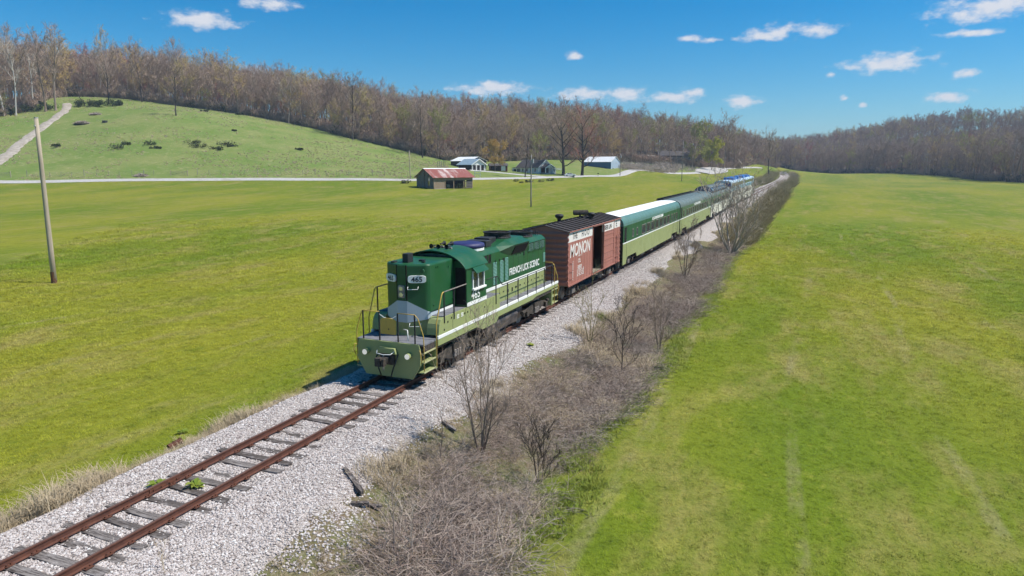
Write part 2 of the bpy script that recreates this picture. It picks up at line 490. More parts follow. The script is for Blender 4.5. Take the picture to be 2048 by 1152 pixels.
def build_ground():
    ny, nx = GZ.shape
    vs = np.stack([_gx.ravel(), _gy.ravel(), GZ.ravel()], 1)
    idx = np.arange(ny * nx).reshape(ny, nx)
    fs = np.stack([idx[:-1, :-1], idx[:-1, 1:], idx[1:, 1:], idx[1:, :-1]], -1).reshape(-1, 4)
    me = bpy.data.meshes.new("ground")
    me.vertices.add(len(vs)); me.vertices.foreach_set('co', vs.ravel())
    me.loops.add(len(fs) * 4); me.loops.foreach_set('vertex_index', fs.ravel())
    me.polygons.add(len(fs)); me.polygons.foreach_set('loop_start', np.arange(0, len(fs) * 4, 4)); me.polygons.foreach_set('loop_total', np.full(len(fs), 4))
    me.polygons.foreach_set('use_smooth', np.ones(len(fs), bool))
    me.update(calc_edges=True)
    x, y = _gx.ravel(), _gy.ravel()
    wd = woods_mask(x, y) + (vnoise(x, y, 12, 7) - 0.5) * 8
    forest = np.clip(wd / 6 + 0.4, 0, 1)
    a, r = polar(x, y)
    ra, rr = polar(ROAD_W[:, 0], ROAD_W[:, 1])
    past = np.clip((r - np.interp(a, ra, rr)) / 4, 0, 1) * (a < ra[-1]) * (1 - forest)
    s = x - track_x(y)
    dirt = np.clip((s - 2.4) / 0.8, 0, 1) * np.clip((8.2 - s + (vnoise(x, y, 2.5, 9) - 0.5) * 2.0) / 0.6, 0, 1)
    dirt = np.maximum(dirt, np.clip((-1.5 - s) / 0.4, 0, 1) * np.clip((s + 4.2 + (vnoise(x, y, 2, 10) - 0.5) * 0.8) / 0.5, 0, 1))
    dirt = np.maximum(dirt, (np.abs(s) < 3))
    dirt *= (y < 560)
    col = np.stack([past, forest, dirt, np.ones_like(past)], 1).astype(np.float32)
    at = me.color_attributes.new("zone", 'FLOAT_COLOR', 'POINT'); at.data.foreach_set('color', col.ravel())
    me.materials.append(MAT_GROUND)
    o = link(bpy.data.objects.new("ground", me))
    tag(o, "flat green fields rising to a pasture hill, seen under the train and farm", "ground", kind="structure")

def field_colour(nt):
    """colour of the mown fields by place: mottled greens, dry wheel lines along the track"""
    pos = world_pos(nt)
    big = noise_node(nt, 0.05, 3, 0.55, pos, (1.0, 0.30, 1))
    mid = noise_node(nt, 0.42, 4, 0.6, pos, (1.0, 0.35, 1))
    fine = noise_node(nt, 7.0, 4, 0.7, pos)
    sep = nt.nodes.new('ShaderNodeSeparateXYZ'); nt.links.new(pos, sep.inputs[0])
    c = mixrgb(nt, ramp(nt, big, 0.34, 0.66), (0.122, 0.172, 0.012), (0.222, 0.222, 0.022))
    c = mixrgb(nt, math_node(nt, 'MULTIPLY', ramp(nt, mid, 0.46, 0.72), 0.8), c, (0.265, 0.225, 0.070))
    c = mixrgb(nt, math_node(nt, 'MULTIPLY', ramp(nt, fine, 0.44, 0.75), 0.55), c, (0.058, 0.100, 0.008))
    mot = noise_node(nt, 1.1, 5, 0.78, pos, (0.8, 0.45, 1))
    c = mixrgb(nt, math_node(nt, 'MULTIPLY', ramp(nt, mot, 0.52, 0.70), 0.50), c, (0.075, 0.110, 0.010))
    c = mixrgb(nt, math_node(nt, 'MULTIPLY', ramp(nt, mot, 0.46, 0.30), 0.40), c, (0.330, 0.310, 0.060))
    # wheel tracks along the field
    wob = noise_node(nt, 0.10, 2, 0.5, pos, (0.6, 0.25, 1))
    xx = math_node(nt, 'ADD', math_node(nt, 'MULTIPLY', sep.outputs[0], 0.62), math_node(nt, 'MULTIPLY', wob, 3.0))
    wv = math_node(nt, 'SINE', math_node(nt, 'MULTIPLY', xx, 2.0))
    brk = noise_node(nt, 0.35, 5, 0.75, pos, (1, 0.35, 1))
    tr = math_node(nt, 'MULTIPLY', ramp(nt, wv, 0.93, 1.0), ramp(nt, brk, 0.48, 0.70))
    c = mixrgb(nt, math_node(nt, 'MULTIPLY', tr, 0.62), c, (0.27, 0.235, 0.12))
    return c, fine, pos
def make_ground_mat():
    m, nt, p, _ = new_mat("ground")
    c, fine, pos = field_colour(nt)
    at = nt.nodes.new('ShaderNodeAttribute'); at.attribute_name = "zone"
    sp = nt.nodes.new('ShaderNodeSeparateColor'); nt.links.new(at.outputs['Color'], sp.inputs[0])
    # pasture: greyer green with pale dry tufts
    n1 = noise_node(nt, 0.06, 4, 0.6, pos); n2 = noise_node(nt, 0.45, 5, 0.75, pos, (1, 1, 2.5)); n3 = noise_node(nt, 0.16, 5, 0.75, pos)
    pc = mixrgb(nt, ramp(nt, n1, 0.35, 0.65), (0.135, 0.195, 0.042), (0.195, 0.220, 0.068))
    pc = mixrgb(nt, math_node(nt, 'MULTIPLY', ramp(nt, n2, 0.52, 0.70), 0.75), pc, (0.320, 0.300, 0.140))
    pc = mixrgb(nt, math_node(nt, 'MULTIPLY', ramp(nt, n3, 0.56, 0.72), 0.55), pc, (0.085, 0.120, 0.030))
    fc = mixrgb(nt, n2, (0.135, 0.105, 0.075), (0.085, 0.068, 0.050))
    dn = noise_node(nt, 1.3, 6, 0.7, pos)
    dn2 = noise_node(nt, 9.0, 5, 0.75, pos)
    dc = mixrgb(nt, ramp(nt, dn, 0.35, 0.65), (0.150, 0.112, 0.068), (0.115, 0.125, 0.045))
    dc = mixrgb(nt, math_node(nt, 'MULTIPLY', ramp(nt, dn2, 0.45, 0.7), 0.7), dc, (0.30, 0.255, 0.185))
    c = mixrgb(nt, sp.outputs[0], c, pc)
    c = mixrgb(nt, sp.outputs[1], c, fc)
    c = mixrgb(nt, sp.outputs[2], c, dc)
    nt.links.new(c, p.inputs['Base Color'])
    p.inputs['Roughness'].default_value = 0.95; p.inputs['Specular IOR Level'].default_value = 0.1
    b2 = noise_node(nt, 2.2, 6, 0.75, pos)
    bump(nt, p, math_node(nt, 'ADD', math_node(nt, 'MULTIPLY', fine, 0.5), b2), 0.7, 0.10)
    return m
MAT_GROUND = make_ground_mat()
build_ground()

def ribbon(name, pts, width, mat, lift, label, step=4.0, crown=0.0, edge_noise=0.0, seg=4, category=None):
    """a road or track laid on the ground along world points"""
    pts = np.array(pts, float)[:, :2]
    d = np.r_[0, np.cumsum(np.hypot(*np.diff(pts, axis=0).T))]
    t = np.arange(0, d[-1], step)
    # smooth the line
    x = np.interp(t, d, pts[:, 0]); y = np.interp(t, d, pts[:, 1])
    k = np.hanning(9); k /= k.sum()
    x = np.convolve(np.pad(x, 4, mode='edge'), k, 'valid'); y = np.convolve(np.pad(y, 4, mode='edge'), k, 'valid')
    tx = np.gradient(x); ty = np.gradient(y); l = np.hypot(tx, ty); nx_, ny_ = ty / l, -tx / l
    w = np.interp(t, np.linspace(0, d[-1], len(width)), width) if hasattr(width, '__len__') else np.full(len(t), width)
    mb = MB(); vs = []; fs = []
    rng = np.random.RandomState(3)
    m = seg + 1
    for i in range(len(t)):
        for j in range(m):
            u = (j / seg - 0.5) * w[i] + (rng.uniform(-1, 1) * edge_noise if j in (0, seg) else 0)
            px, py = x[i] + nx_[i] * u, y[i] + ny_[i] * u
            vs.append((px, py, gz(px, py) + lift + crown * (1 - (2 * j / seg - 1) ** 2) - (0.25 if j in (0, seg) else 0)))
    for i in range(len(t) - 1):
        for j in range(seg): fs.append((i * m + j, i * m + j + 1, (i + 1) * m + j + 1, (i + 1) * m + j))
    mb.add(vs, fs)
    o = mb.build(name, mat, smooth=True)
    tag(o, label, category or name.replace('_', ' '), kind="structure")
    return o
def mat_gravelroad(name, a, b, scale=1.5):
    m, nt, p, _ = new_mat(name)
    pos = world_pos(nt)
    n = noise_node(nt, scale, 6, 0.7, pos); n2 = noise_node(nt, 0.2, 4, 0.6, pos)
    c = mixrgb(nt, ramp(nt, n, 0.35, 0.7), a, b)
    c = mixrgb(nt, math_node(nt, 'MULTIPLY', ramp(nt, n2, 0.5, 0.7), 0.35), c, (0.24, 0.20, 0.12))
    nt.links.new(c, p.inputs['Base Color']); p.inputs['Roughness'].default_value = 0.95
    bump(nt, p, n, 0.4, 0.05)
    return m
M_ROAD = mat_gravelroad("road", (0.46, 0.44, 0.41), (0.36, 0.345, 0.32))
M_LANE = mat_gravelroad("lane", (0.44, 0.385, 0.32), (0.25, 0.21, 0.165), 0.7)
ribbon("road", ROAD_W, 4.6, M_ROAD, 0.30, "pale grey country road running past the farm", crown=0.06, category="road")
def pxline(L): return [pix_at(*q)[:2] for q in L]
ribbon("farm_drive", [drop(*q)[:2] for q in [(1100, 355), (1050, 350.5), (1010, 347), (980, 344), (955, 342), (930, 340)]], 3.4, M_ROAD, 0.28, "gravel drive from the road to the farm garage", step=2.5, edge_noise=0.25, category="drive")
ribbon("hill_track", [drop(*q)[:2] for q in [(-60, 352), (0, 322), (40, 288), (80, 258), (112, 236), (130, 222), (134, 210), (133, 205)]], [4.4, 4.2, 3.8, 3.6], M_LANE, 0.32, "pale gravel track climbing the pasture hill", step=2.5, edge_noise=0.5, category="track")
ribbon("upper_lane", [drop(*q)[:2] for q in [(1290, 311), (1330, 313), (1365, 321), (1395, 329), (1415, 334), (1432, 338)]], 4.0, M_LANE, 0.35, "pale lane climbing through trees toward the wooded hill", step=3, edge_noise=0.3, category="lane")
ribbon("gravel_lot", [drop(*q)[:2] for q in [(1403, 347), (1412, 344.5), (1430, 340.5), (1442, 337)]], [9, 15, 15, 9], M_ROAD, 0.45, "pale grey gravel lot beside the road beyond the train", step=4, edge_noise=0.6, seg=6, category="gravel lot")
ribbon("far_road", [drop(*q)[:2] for q in [(1442, 337.5), (1470, 335.5), (1500, 335), (1530, 336)]], 5, M_ROAD, 0.35, "far pale road at the foot of the woods behind the blue cars", step=6, category="road")
# ------------------------------------------------------------------ ballast and track
def mat_ballast():
    m, nt, p, _ = new_mat("ballast")
    pos = world_pos(nt)
    v = nt.nodes.new('ShaderNodeTexVoronoi'); v.inputs['Scale'].default_value = 17; nt.links.new(pos, v.inputs['Vector'])
    bw = nt.nodes.new('ShaderNodeSeparateColor'); nt.links.new(v.outputs['Color'], bw.inputs[0])
    c = mixrgb(nt, bw.outputs[0], (0.52, 0.455, 0.415), (0.66, 0.60, 0.56))
    c = mixrgb(nt, math_node(nt, 'MULTIPLY', ramp(nt, bw.outputs[1], 0.7, 0.95), 0.6), c, (0.33, 0.28, 0.25))
    c = mixrgb(nt, math_node(nt, 'MULTIPLY', ramp(nt, v.outputs['Distance'], 0.028, 0.06), 0.35), c, (0.20, 0.175, 0.155))
    big = noise_node(nt, 0.5, 5, 0.65, pos)
    c = mixrgb(nt, math_node(nt, 'MULTIPLY', ramp(nt, big, 0.55, 0.75), 0.45), c, (0.22, 0.185, 0.15))
    nt.links.new(c, p.inputs['Base Color']); p.inputs['Roughness'].default_value = 0.95; p.inputs['Specular IOR Level'].default_value = 0.15
    inv = math_node(nt, 'SUBTRACT', 0.1, v.outputs['Distance'])
    bump(nt, p, inv, 0.6, 0.2)
    return m
M_BALLAST = mat_ballast()
def build_ballast():
    ys = np.r_[np.arange(-12, 45, 0.45), np.arange(45, 120, 1.2), np.arange(120, 640, 4.0)]
    nu = 22
    vs = []; fs = []
    for y in ys:
        tx, tz = float(track_x(y)), float(track_z(y))
        wl = -2.75 + (vnoise(0, y, 2.2, 21) - 0.5) * 0.8 + (vnoise(0, y, 0.9, 22) - 0.5) * 0.3
        wr = 3.15 + (vnoise(5, y, 4.5, 23) - 0.5) * 1.7 + (vnoise(5, y, 1.1, 24) - 0.5) * 0.5
        if y < 13: wr += 0.35
        if 26 < y < 90: wr += 0.35
        s = np.r_[np.linspace(wl - 0.35, -1.2, 7), np.linspace(-0.9, 0.9, 7), np.linspace(1.2, wr + 0.35, nu - 14)]
        x = tx + s
        g = ground(x, np.full_like(x, y))
        top = np.minimum(tz - 0.19, g + 0.14)
        lift = np.interp(s, [wl - 0.35, wl + 0.1, wr - 0.2, wr + 0.35], [-0.12, 1, 1, -0.12])
        z = np.where(np.abs(s) < 1.95, tz - np.where(np.abs(s) < 1.35, 0.222, 0.205), np.where(lift > 0, np.maximum(g + 0.09 * lift, np.minimum(top, g + 0.12)), g - 0.12))
        z = np.where(lift <= 0, g - 0.12, z)
        z += (vnoise(x, np.full_like(x, y), 0.6, 25) - 0.5) * 0.05 * (np.abs(s) > 1.2)
        vs += [(a, y, b) for a, b in zip(x, z)]
    m = nu
    for i in range(len(ys) - 1):
        for j in range(m - 1): fs.append((i * m + j, i * m + j + 1, (i + 1) * m + j + 1, (i + 1) * m + j))
    mb = MB(); mb.add(vs, fs)
    o = mb.build("ballast_bed", M_BALLAST, smooth=True)
    tag(o, "bed of pale crushed limestone ballast under the rails", "ballast", kind="structure")
    return vs, m, ys
BAL_V, BAL_M, BAL_Y = build_ballast()
_bal = np.array(BAL_V).reshape(len(BAL_Y), BAL_M, 3)
def ballast_zs(x, y):
    """ballast or ground height, for arrays"""
    i = np.clip(np.searchsorted(BAL_Y, y) - 1, 0, len(BAL_Y) - 2)
    t = (y - BAL_Y[i]) / (BAL_Y[i + 1] - BAL_Y[i])
    row = _bal[i] * (1 - t)[:, None, None] + _bal[i + 1] * t[:, None, None]
    rx, rz_ = row[:, :, 0], row[:, :, 2]
    k = np.clip((rx <= x[:, None]).sum(1) - 1, 0, BAL_M - 2); n = np.arange(len(x))
    u = np.clip((x - rx[n, k]) / (rx[n, k + 1] - rx[n, k]), 0, 1)
    z = rz_[n, k] * (1 - u) + rz_[n, k + 1] * u
    return np.maximum(np.where((x < rx[:, 0]) | (x > rx[:, -1]), -1e3, z), ground(x, y))
def ballast_z(x, y):
    i = int(np.clip(np.searchsorted(BAL_Y, y) - 1, 0, len(BAL_Y) - 2))
    t = (y - BAL_Y[i]) / (BAL_Y[i + 1] - BAL_Y[i])
    row = _bal[i] * (1 - t) + _bal[i + 1] * t
    if x < row[0, 0] or x > row[-1, 0]: return gz(x, y)
    return max(float(np.interp(x, row[:, 0], row[:, 2])), gz(x, y))

def mat_tie():
    m, nt, p, _ = new_mat("tie_wood")
    co = obj_co(nt)
    oi = nt.nodes.new('ShaderNodeObjectInfo')
    n = noise_node(nt, 2.2, 6, 0.7, co, (1.0, 14, 14))
    n2 = noise_node(nt, 3.0, 3, 0.6, co)
    a = mixrgb(nt, oi.outputs['Random'], (0.255, 0.225, 0.205), (0.105, 0.088, 0.078))
    c = mixrgb(nt, ramp(nt, n, 0.42, 0.62), a, (0.055, 0.045, 0.040))
    c = mixrgb(nt, math_node(nt, 'MULTIPLY', ramp(nt, n2, 0.5, 0.7), 0.5), c, (0.36, 0.33, 0.31))
    nt.links.new(c, p.inputs['Base Color']); p.inputs['Roughness'].default_value = 0.9; p.inputs['Specular IOR Level'].default_value = 0.15
    bump(nt, p, n, 0.8, 0.03)
    return m
M_TIE = mat_tie()
M_RAIL = mat_rough("rusty_rail", (0.130, 0.055, 0.036), (0.085, 0.037, 0.027), 5, 0.8, 0.25, 0.004)
M_RAILTOP = mat_rough("rail_top", (0.105, 0.062, 0.048), (0.150, 0.092, 0.072), 8, 0.5, 0.05, 0.002)
M_PLATE = mat_rough("rusty_plate", (0.150, 0.058, 0.034), (0.075, 0.036, 0.026), 9, 0.85, 0.3, 0.004)

def build_track():
    root = empty("railroad_track")
    tag(root, "rusty single railroad track on weathered wooden ties in pale ballast", "railroad track")
    rng = random.Random(5)
    # rails: swept section, head on top
    sec = [(-0.066, -0.17), (0.066, -0.17), (0.066, -0.158), (0.012, -0.140), (0.010, -0.046), (0.034, -0.036), (0.034, -0.006), (0.027, 0.0), (-0.027, 0.0), (-0.034, -0.006), (-0.034, -0.036), (-0.010, -0.046), (-0.012, -0.140), (-0.066, -0.158)]
    ys = np.r_[np.arange(-10, 90, 2.0), np.arange(90, 640, 5.0)]
    for side in (-1, 1):
        mb = MB(); n = len(sec)
        vs = []; fs = []
        for y in ys:
            wob = (vnoise(side * 9.0, y, 7, 31) - 0.5) * 0.035 * (1 if y < 20 else 0.3)
            wz = (vnoise(side * 9.0, y, 9, 32) - 0.5) * 0.02 * (1 if y < 19 else 0.0)
            for (a, b) in sec: vs.append((float(track_x(y)) + side * 0.7525 + a + wob, y, float(track_z(y)) + b + wz))
        ms = []
        for i in range(len(ys) - 1):
            for j in range(n):
                fs.append((i * n + j, (i + 1) * n + j, (i + 1) * n + (j + 1) % n, i * n + (j + 1) % n)); ms.append(1 if j == 7 else 0)
        mb.add(vs, fs); mb.m = ms
        rail = mb.build("rail", None, root, mats=[M_RAIL, M_RAILTOP])
        # joint bars bolted over the rail joints
        jm = None
        for k, y in enumerate(np.arange(11.6 if side < 0 else 16.6, 40, 11.9)):
            mbj = MB()
            for s2 in (-1, 1):
                mbj.box(s2 * 0.012, s2 * 0.034, -0.46, 0.46, -0.135, -0.05)
                for by in (-0.35, -0.12, 0.12, 0.35): mbj.cyl((s2 * 0.03, by, -0.09), (s2 * 0.058, by, -0.09), 0.02, n=6)
            mbj.build("joint_bar", M_PLATE, rail, loc=(side * 0.7525, y, 0))
    # ties, each a beam of its own, uneven and weathered
    beams = []
    for v in range(6):
        r = random.Random(40 + v)
        L = 2.55 / 2; W = 0.115; H = 0.17
        mb = MB()
        nseg = 8
        vs = []; fs = []
        for i in range(nseg + 1):
            x = -L + 2 * L * i / nseg
            for (a, b) in ((-W, -H), (W, -H), (W, 0), (0.02, 0), (-W, 0)):
                jx = r.uniform(-0.03, 0.03) if i in (0, nseg) else 0
                vs.append((x + jx, a + r.uniform(-0.012, 0.012), b + (r.uniform(-0.022, 0.004) if b == 0 else 0)))
        for i in range(nseg):
            for j in range(5): fs.append((i * 5 + j, i * 5 + (j + 1) % 5, (i + 1) * 5 + (j + 1) % 5, (i + 1) * 5 + j))
        fs += [(4, 3, 2, 1, 0), tuple(nseg * 5 + k for k in range(5))]
        mb.add(vs, fs)
        beams.append(mb.build("tie", M_TIE, root))
    plate = MB()
    plate.box(-0.14, 0.14, -0.09, 0.09, 0.0, 0.016)
    for (a, b) in ((-0.085, -0.05), (0.085, 0.05), (-0.085, 0.05), (0.085, -0.05)): plate.box(a - 0.014, a + 0.014, b - 0.014, b + 0.014, 0.016, 0.045)
    pm = plate.build("tie_plate", M_PLATE, root)
    y = 6.0; k = 0
    for b in beams: b.location = (0, -40 - k, -1); k += 1
    first = set()
    global TIES; TIES = []
    idx = 0
    while y < 112:
        v = rng.randrange(6)
        if v in first: o = beams[v].copy(); link(o); o.parent = root
        else: o = beams[v]; first.add(v)
        sink = rng.choice((0.0, 0.004, 0.012, 0.026, 0.042)) if y < 30 else 0.006
        o.location = (rng.uniform(-0.07, 0.07) + float(track_x(y)), y, float(track_z(y)) - 0.172 - sink)
        o.rotation_euler = (rng.uniform(-0.02, 0.02), rng.uniform(-0.006, 0.006), rng.gauss(0, 0.03))
        o.scale = (rng.uniform(0.95, 1.04), rng.uniform(0.85, 1.1), 1)
        if y < 42:
            for s2 in (-1, 1):
                q = pm if idx == 0 and s2 == -1 else pm.copy()
                if q is not pm: link(q)
                q.parent = o; q.location = (s2 * 0.7525 - o.location.x, 0, sink); idx = 1
        TIES.append((y, o.rotation_euler.z, o.location.x)); y += rng.uniform(0.50, 0.66)
    return root
TRACK = build_track()
# ------------------------------------------------------------------ the train
M_DGREEN = mat_paint("dark_green_paint", (0.012, 0.080, 0.026), 0.38, amount=0.30)
M_LGREEN = mat_paint("light_green_paint", (0.265, 0.300, 0.118), 0.5, amount=0.40)
M_WHITE = mat_paint("white_paint", (0.74, 0.74, 0.70), 0.5, amount=0.30)
M_SILVER = mat_paint("silver_nose_paint", (0.42, 0.47, 0.50), 0.4, amount=0.2)
M_BLACK = mat_paint("black_paint", (0.018, 0.018, 0.019), 0.6, dirt=(0.10, 0.08, 0.06), amount=0.5)
M_UNDER = mat_rough("grimy_underframe", (0.030, 0.027, 0.024), (0.095, 0.078, 0.062), 7, 0.85, 0.3, 0.01)
M_DECK = mat_rough("walkway_steel", (0.20, 0.20, 0.215), (0.14, 0.14, 0.15), 5, 0.75, 0.2, 0.006)
M_YELLOW = mat_paint("yellow_paint", (0.50, 0.33, 0.065), 0.5, amount=0.35)
M_STEEL = mat_rough("worn_steel", (0.33, 0.30, 0.27), (0.17, 0.14, 0.12), 6, 0.55, 0.1, 0.004)
M_GLASS = mat_glass("dark_glass")
M_NAVY = mat_paint("navy_cover", (0.020, 0.022, 0.095), 0.55, amount=0.15, streak=False)
M_LENS, _nt, _p, _ = new_mat("lamp_lens")
_p.inputs['Base Color'].default_value = (0.75, 0.73, 0.68, 1); _p.inputs['Roughness'].default_value = 0.12; _p.inputs['Metallic'].default_value = 0.6
M_DITCH, _nt, _p, _ = new_mat("lit_lens")
_p.inputs['Base Color'].default_value = (0.85, 0.82, 0.72, 1); _p.inputs['Roughness'].default_value = 0.2; _p.inputs['Emission Color'].default_value = (1.0, 0.9, 0.75, 1); _p.inputs['Emission Strength'].default_value = 0.3
M_BROWN = mat_paint("boxcar_brown", (0.320, 0.125, 0.090), 0.7, dirt=(0.09, 0.05, 0.04), amount=0.55, fade=0.45)
M_BROWNW = mat_paint("boxcar_white", (0.66, 0.63, 0.58), 0.7, dirt=(0.30, 0.20, 0.15), amount=0.65)
M_TARROOF = mat_paint("black_roof", (0.040, 0.032, 0.030), 0.8, dirt=(0.16, 0.13, 0.12), amount=0.6, streak=False)
M_DARK = mat_rough("dark_interior_and_shade", (0.012, 0.010, 0.009), (0.020, 0.016, 0.014), 3, 0.95, 0)
M_FLOORW = mat_rough("worn_planks", (0.30, 0.26, 0.20), (0.20, 0.17, 0.13), 4, 0.9, 0.2, 0.01)
M_ROOFWHITE = mat_paint("white_roof", (0.80, 0.79, 0.76), 0.6, amount=0.25, streak=False)
M_ROOFTEAL = mat_paint("green_roof_sheen", (0.085, 0.180, 0.150), 0.45, dirt=(0.20, 0.22, 0.20), amount=0.4, streak=False)  # green lightened, with the sheen of the sky put into the base colour
M_ROOFGREY = mat_paint("grey_green_roof", (0.115, 0.150, 0.135), 0.5, dirt=(0.22, 0.22, 0.20), amount=0.5, streak=False)
M_OLIVE = mat_paint("faded_green", (0.060, 0.115, 0.045), 0.5, amount=0.5)
M_CREAM = mat_paint("cream_paint", (0.62, 0.60, 0.47), 0.6, amount=0.55)
M_BLUEEND = mat_paint("deep_blue_paint", (0.008, 0.045, 0.200), 0.5, amount=0.3)
M_BLUE = mat_paint("blue_unit_paint", (0.012, 0.130, 0.420), 0.5, amount=0.25)
M_AQUA = mat_paint("aqua_paint", (0.170, 0.360, 0.430), 0.5, amount=0.4)
M_PALEBLUE = mat_paint("pale_blue_roof", (0.42, 0.56, 0.66), 0.5, amount=0.4, streak=False)

def wheel_mesh():
    mb = MB()
    prof = [(0.10, -0.09), (0.20, -0.06), (0.40, -0.05), (0.47, -0.065), (0.50, -0.065), (0.50, 0.05), (0.545, 0.06), (0.545, 0.085), (0.44, 0.085), (0.40, 0.02), (0.2, 0.02), (0.1, 0.05)]
    mb.lathe(prof, n=22)
    o = mb.build("wheel", M_UNDER, None, smooth=False)
    me = o.data; bpy.data.objects.remove(o)
    me.materials.clear(); me.materials.append(M_STEEL)
    return me
WHEEL = wheel_mesh()
def truck(parent, y, wb=2.6, heavy=False, wr=0.46, w=1.12):
    t = empty("truck", (0, y, 0), 0, parent)
    for s in (-1, 1):
        mb = MB(); h = wb / 2
        z0 = wr
        # side frame: journal boxes, arched top bar, spring nest
        pts = [(-h - 0.32, z0 + 0.16), (-h - 0.32, z0 - 0.06), (-h - 0.12, z0 - 0.16), (-h + 0.25, z0 - 0.02), (-0.42, z0 - 0.22), (0.42, z0 - 0.22), (h - 0.25, z0 - 0.02), (h + 0.12, z0 - 0.16), (h + 0.32, z0 - 0.06), (h + 0.32, z0 + 0.16), (h - 0.2, z0 + 0.24), (0.5, z0 + 0.38), (-0.5, z0 + 0.38), (-h + 0.2, z0 + 0.24)]
        mb.prism(pts, s * (w - 0.05), s * (w + 0.09), 'x')
        for d in (-h, h): mb.box(s * (w + 0.09), s * (w + 0.22), y * 0 + d - 0.15, d + 0.15, z0 - 0.13, z0 + 0.15)
        if heavy:
            mb.box(s * (w + 0.09), s * (w + 0.16), -0.32, 0.32, z0 + 0.02, z0 + 0.36)
            for d in (-h - 0.62, h + 0.62): mb.cyl((s * (w + 0.1), d, z0 + 0.16), (s * (w + 0.1), d * 0.8, z0 + 0.16), 0.10, n=10)
        sf = mb.build("side_frame", M_UNDER, t, bevel=0.015)
        sp = MB()
        for d in (-0.2, 0.0, 0.2):
            for k in range(5): sp.lathe([(0.05, 0), (0.085, 0.015), (0.085, 0.035), (0.05, 0.05)], (s * (w + 0.13), d, z0 - 0.17 + 0.06 * k), 10)
        sp.build("spring", M_STEEL, sf)
        for d in (-h, h):
            o = link(bpy.data.objects.new("wheel", WHEEL)); o.parent = t
            o.location = (s * 0.74, d, wr); o.rotation_euler = (0, -s * math.pi / 2, 0); k = wr / 0.5; o.scale = (k, k, 1)
    ax = MB()
    for d in (-wb / 2, wb / 2): ax.cyl((-0.8, d, wr), (0.8, d, wr), 0.085, n=10)
    ax.build("axle", M_UNDER, t)
    bo = MB(); bo.box(-w, w, -0.25, 0.25, wr + 0.05, wr + 0.34)
    bo.build("bolster", M_UNDER, t)
    return t
def coupler(parent, y, d, z=0.86):
    mb = MB()
    mb.box(-0.11, 0.11, min(y, y + d * 0.55), max(y, y + d * 0.55), z - 0.11, z + 0.11)
    a, b = sorted((y + d * 0.45, y + d * 0.80))
    mb.box(-0.20, 0.05, a, b, z - 0.16, z + 0.16); mb.box(0.09, 0.19, a, b - 0.05, z - 0.14, z + 0.14)
    return mb.build("coupler", M_UNDER, parent, bevel=0.02)
def rail_tube(name, pts, r, mat, parent, n=6):
    mb = MB(); mb.tube(pts, r, n); return mb.build(name, mat, parent, smooth=True)

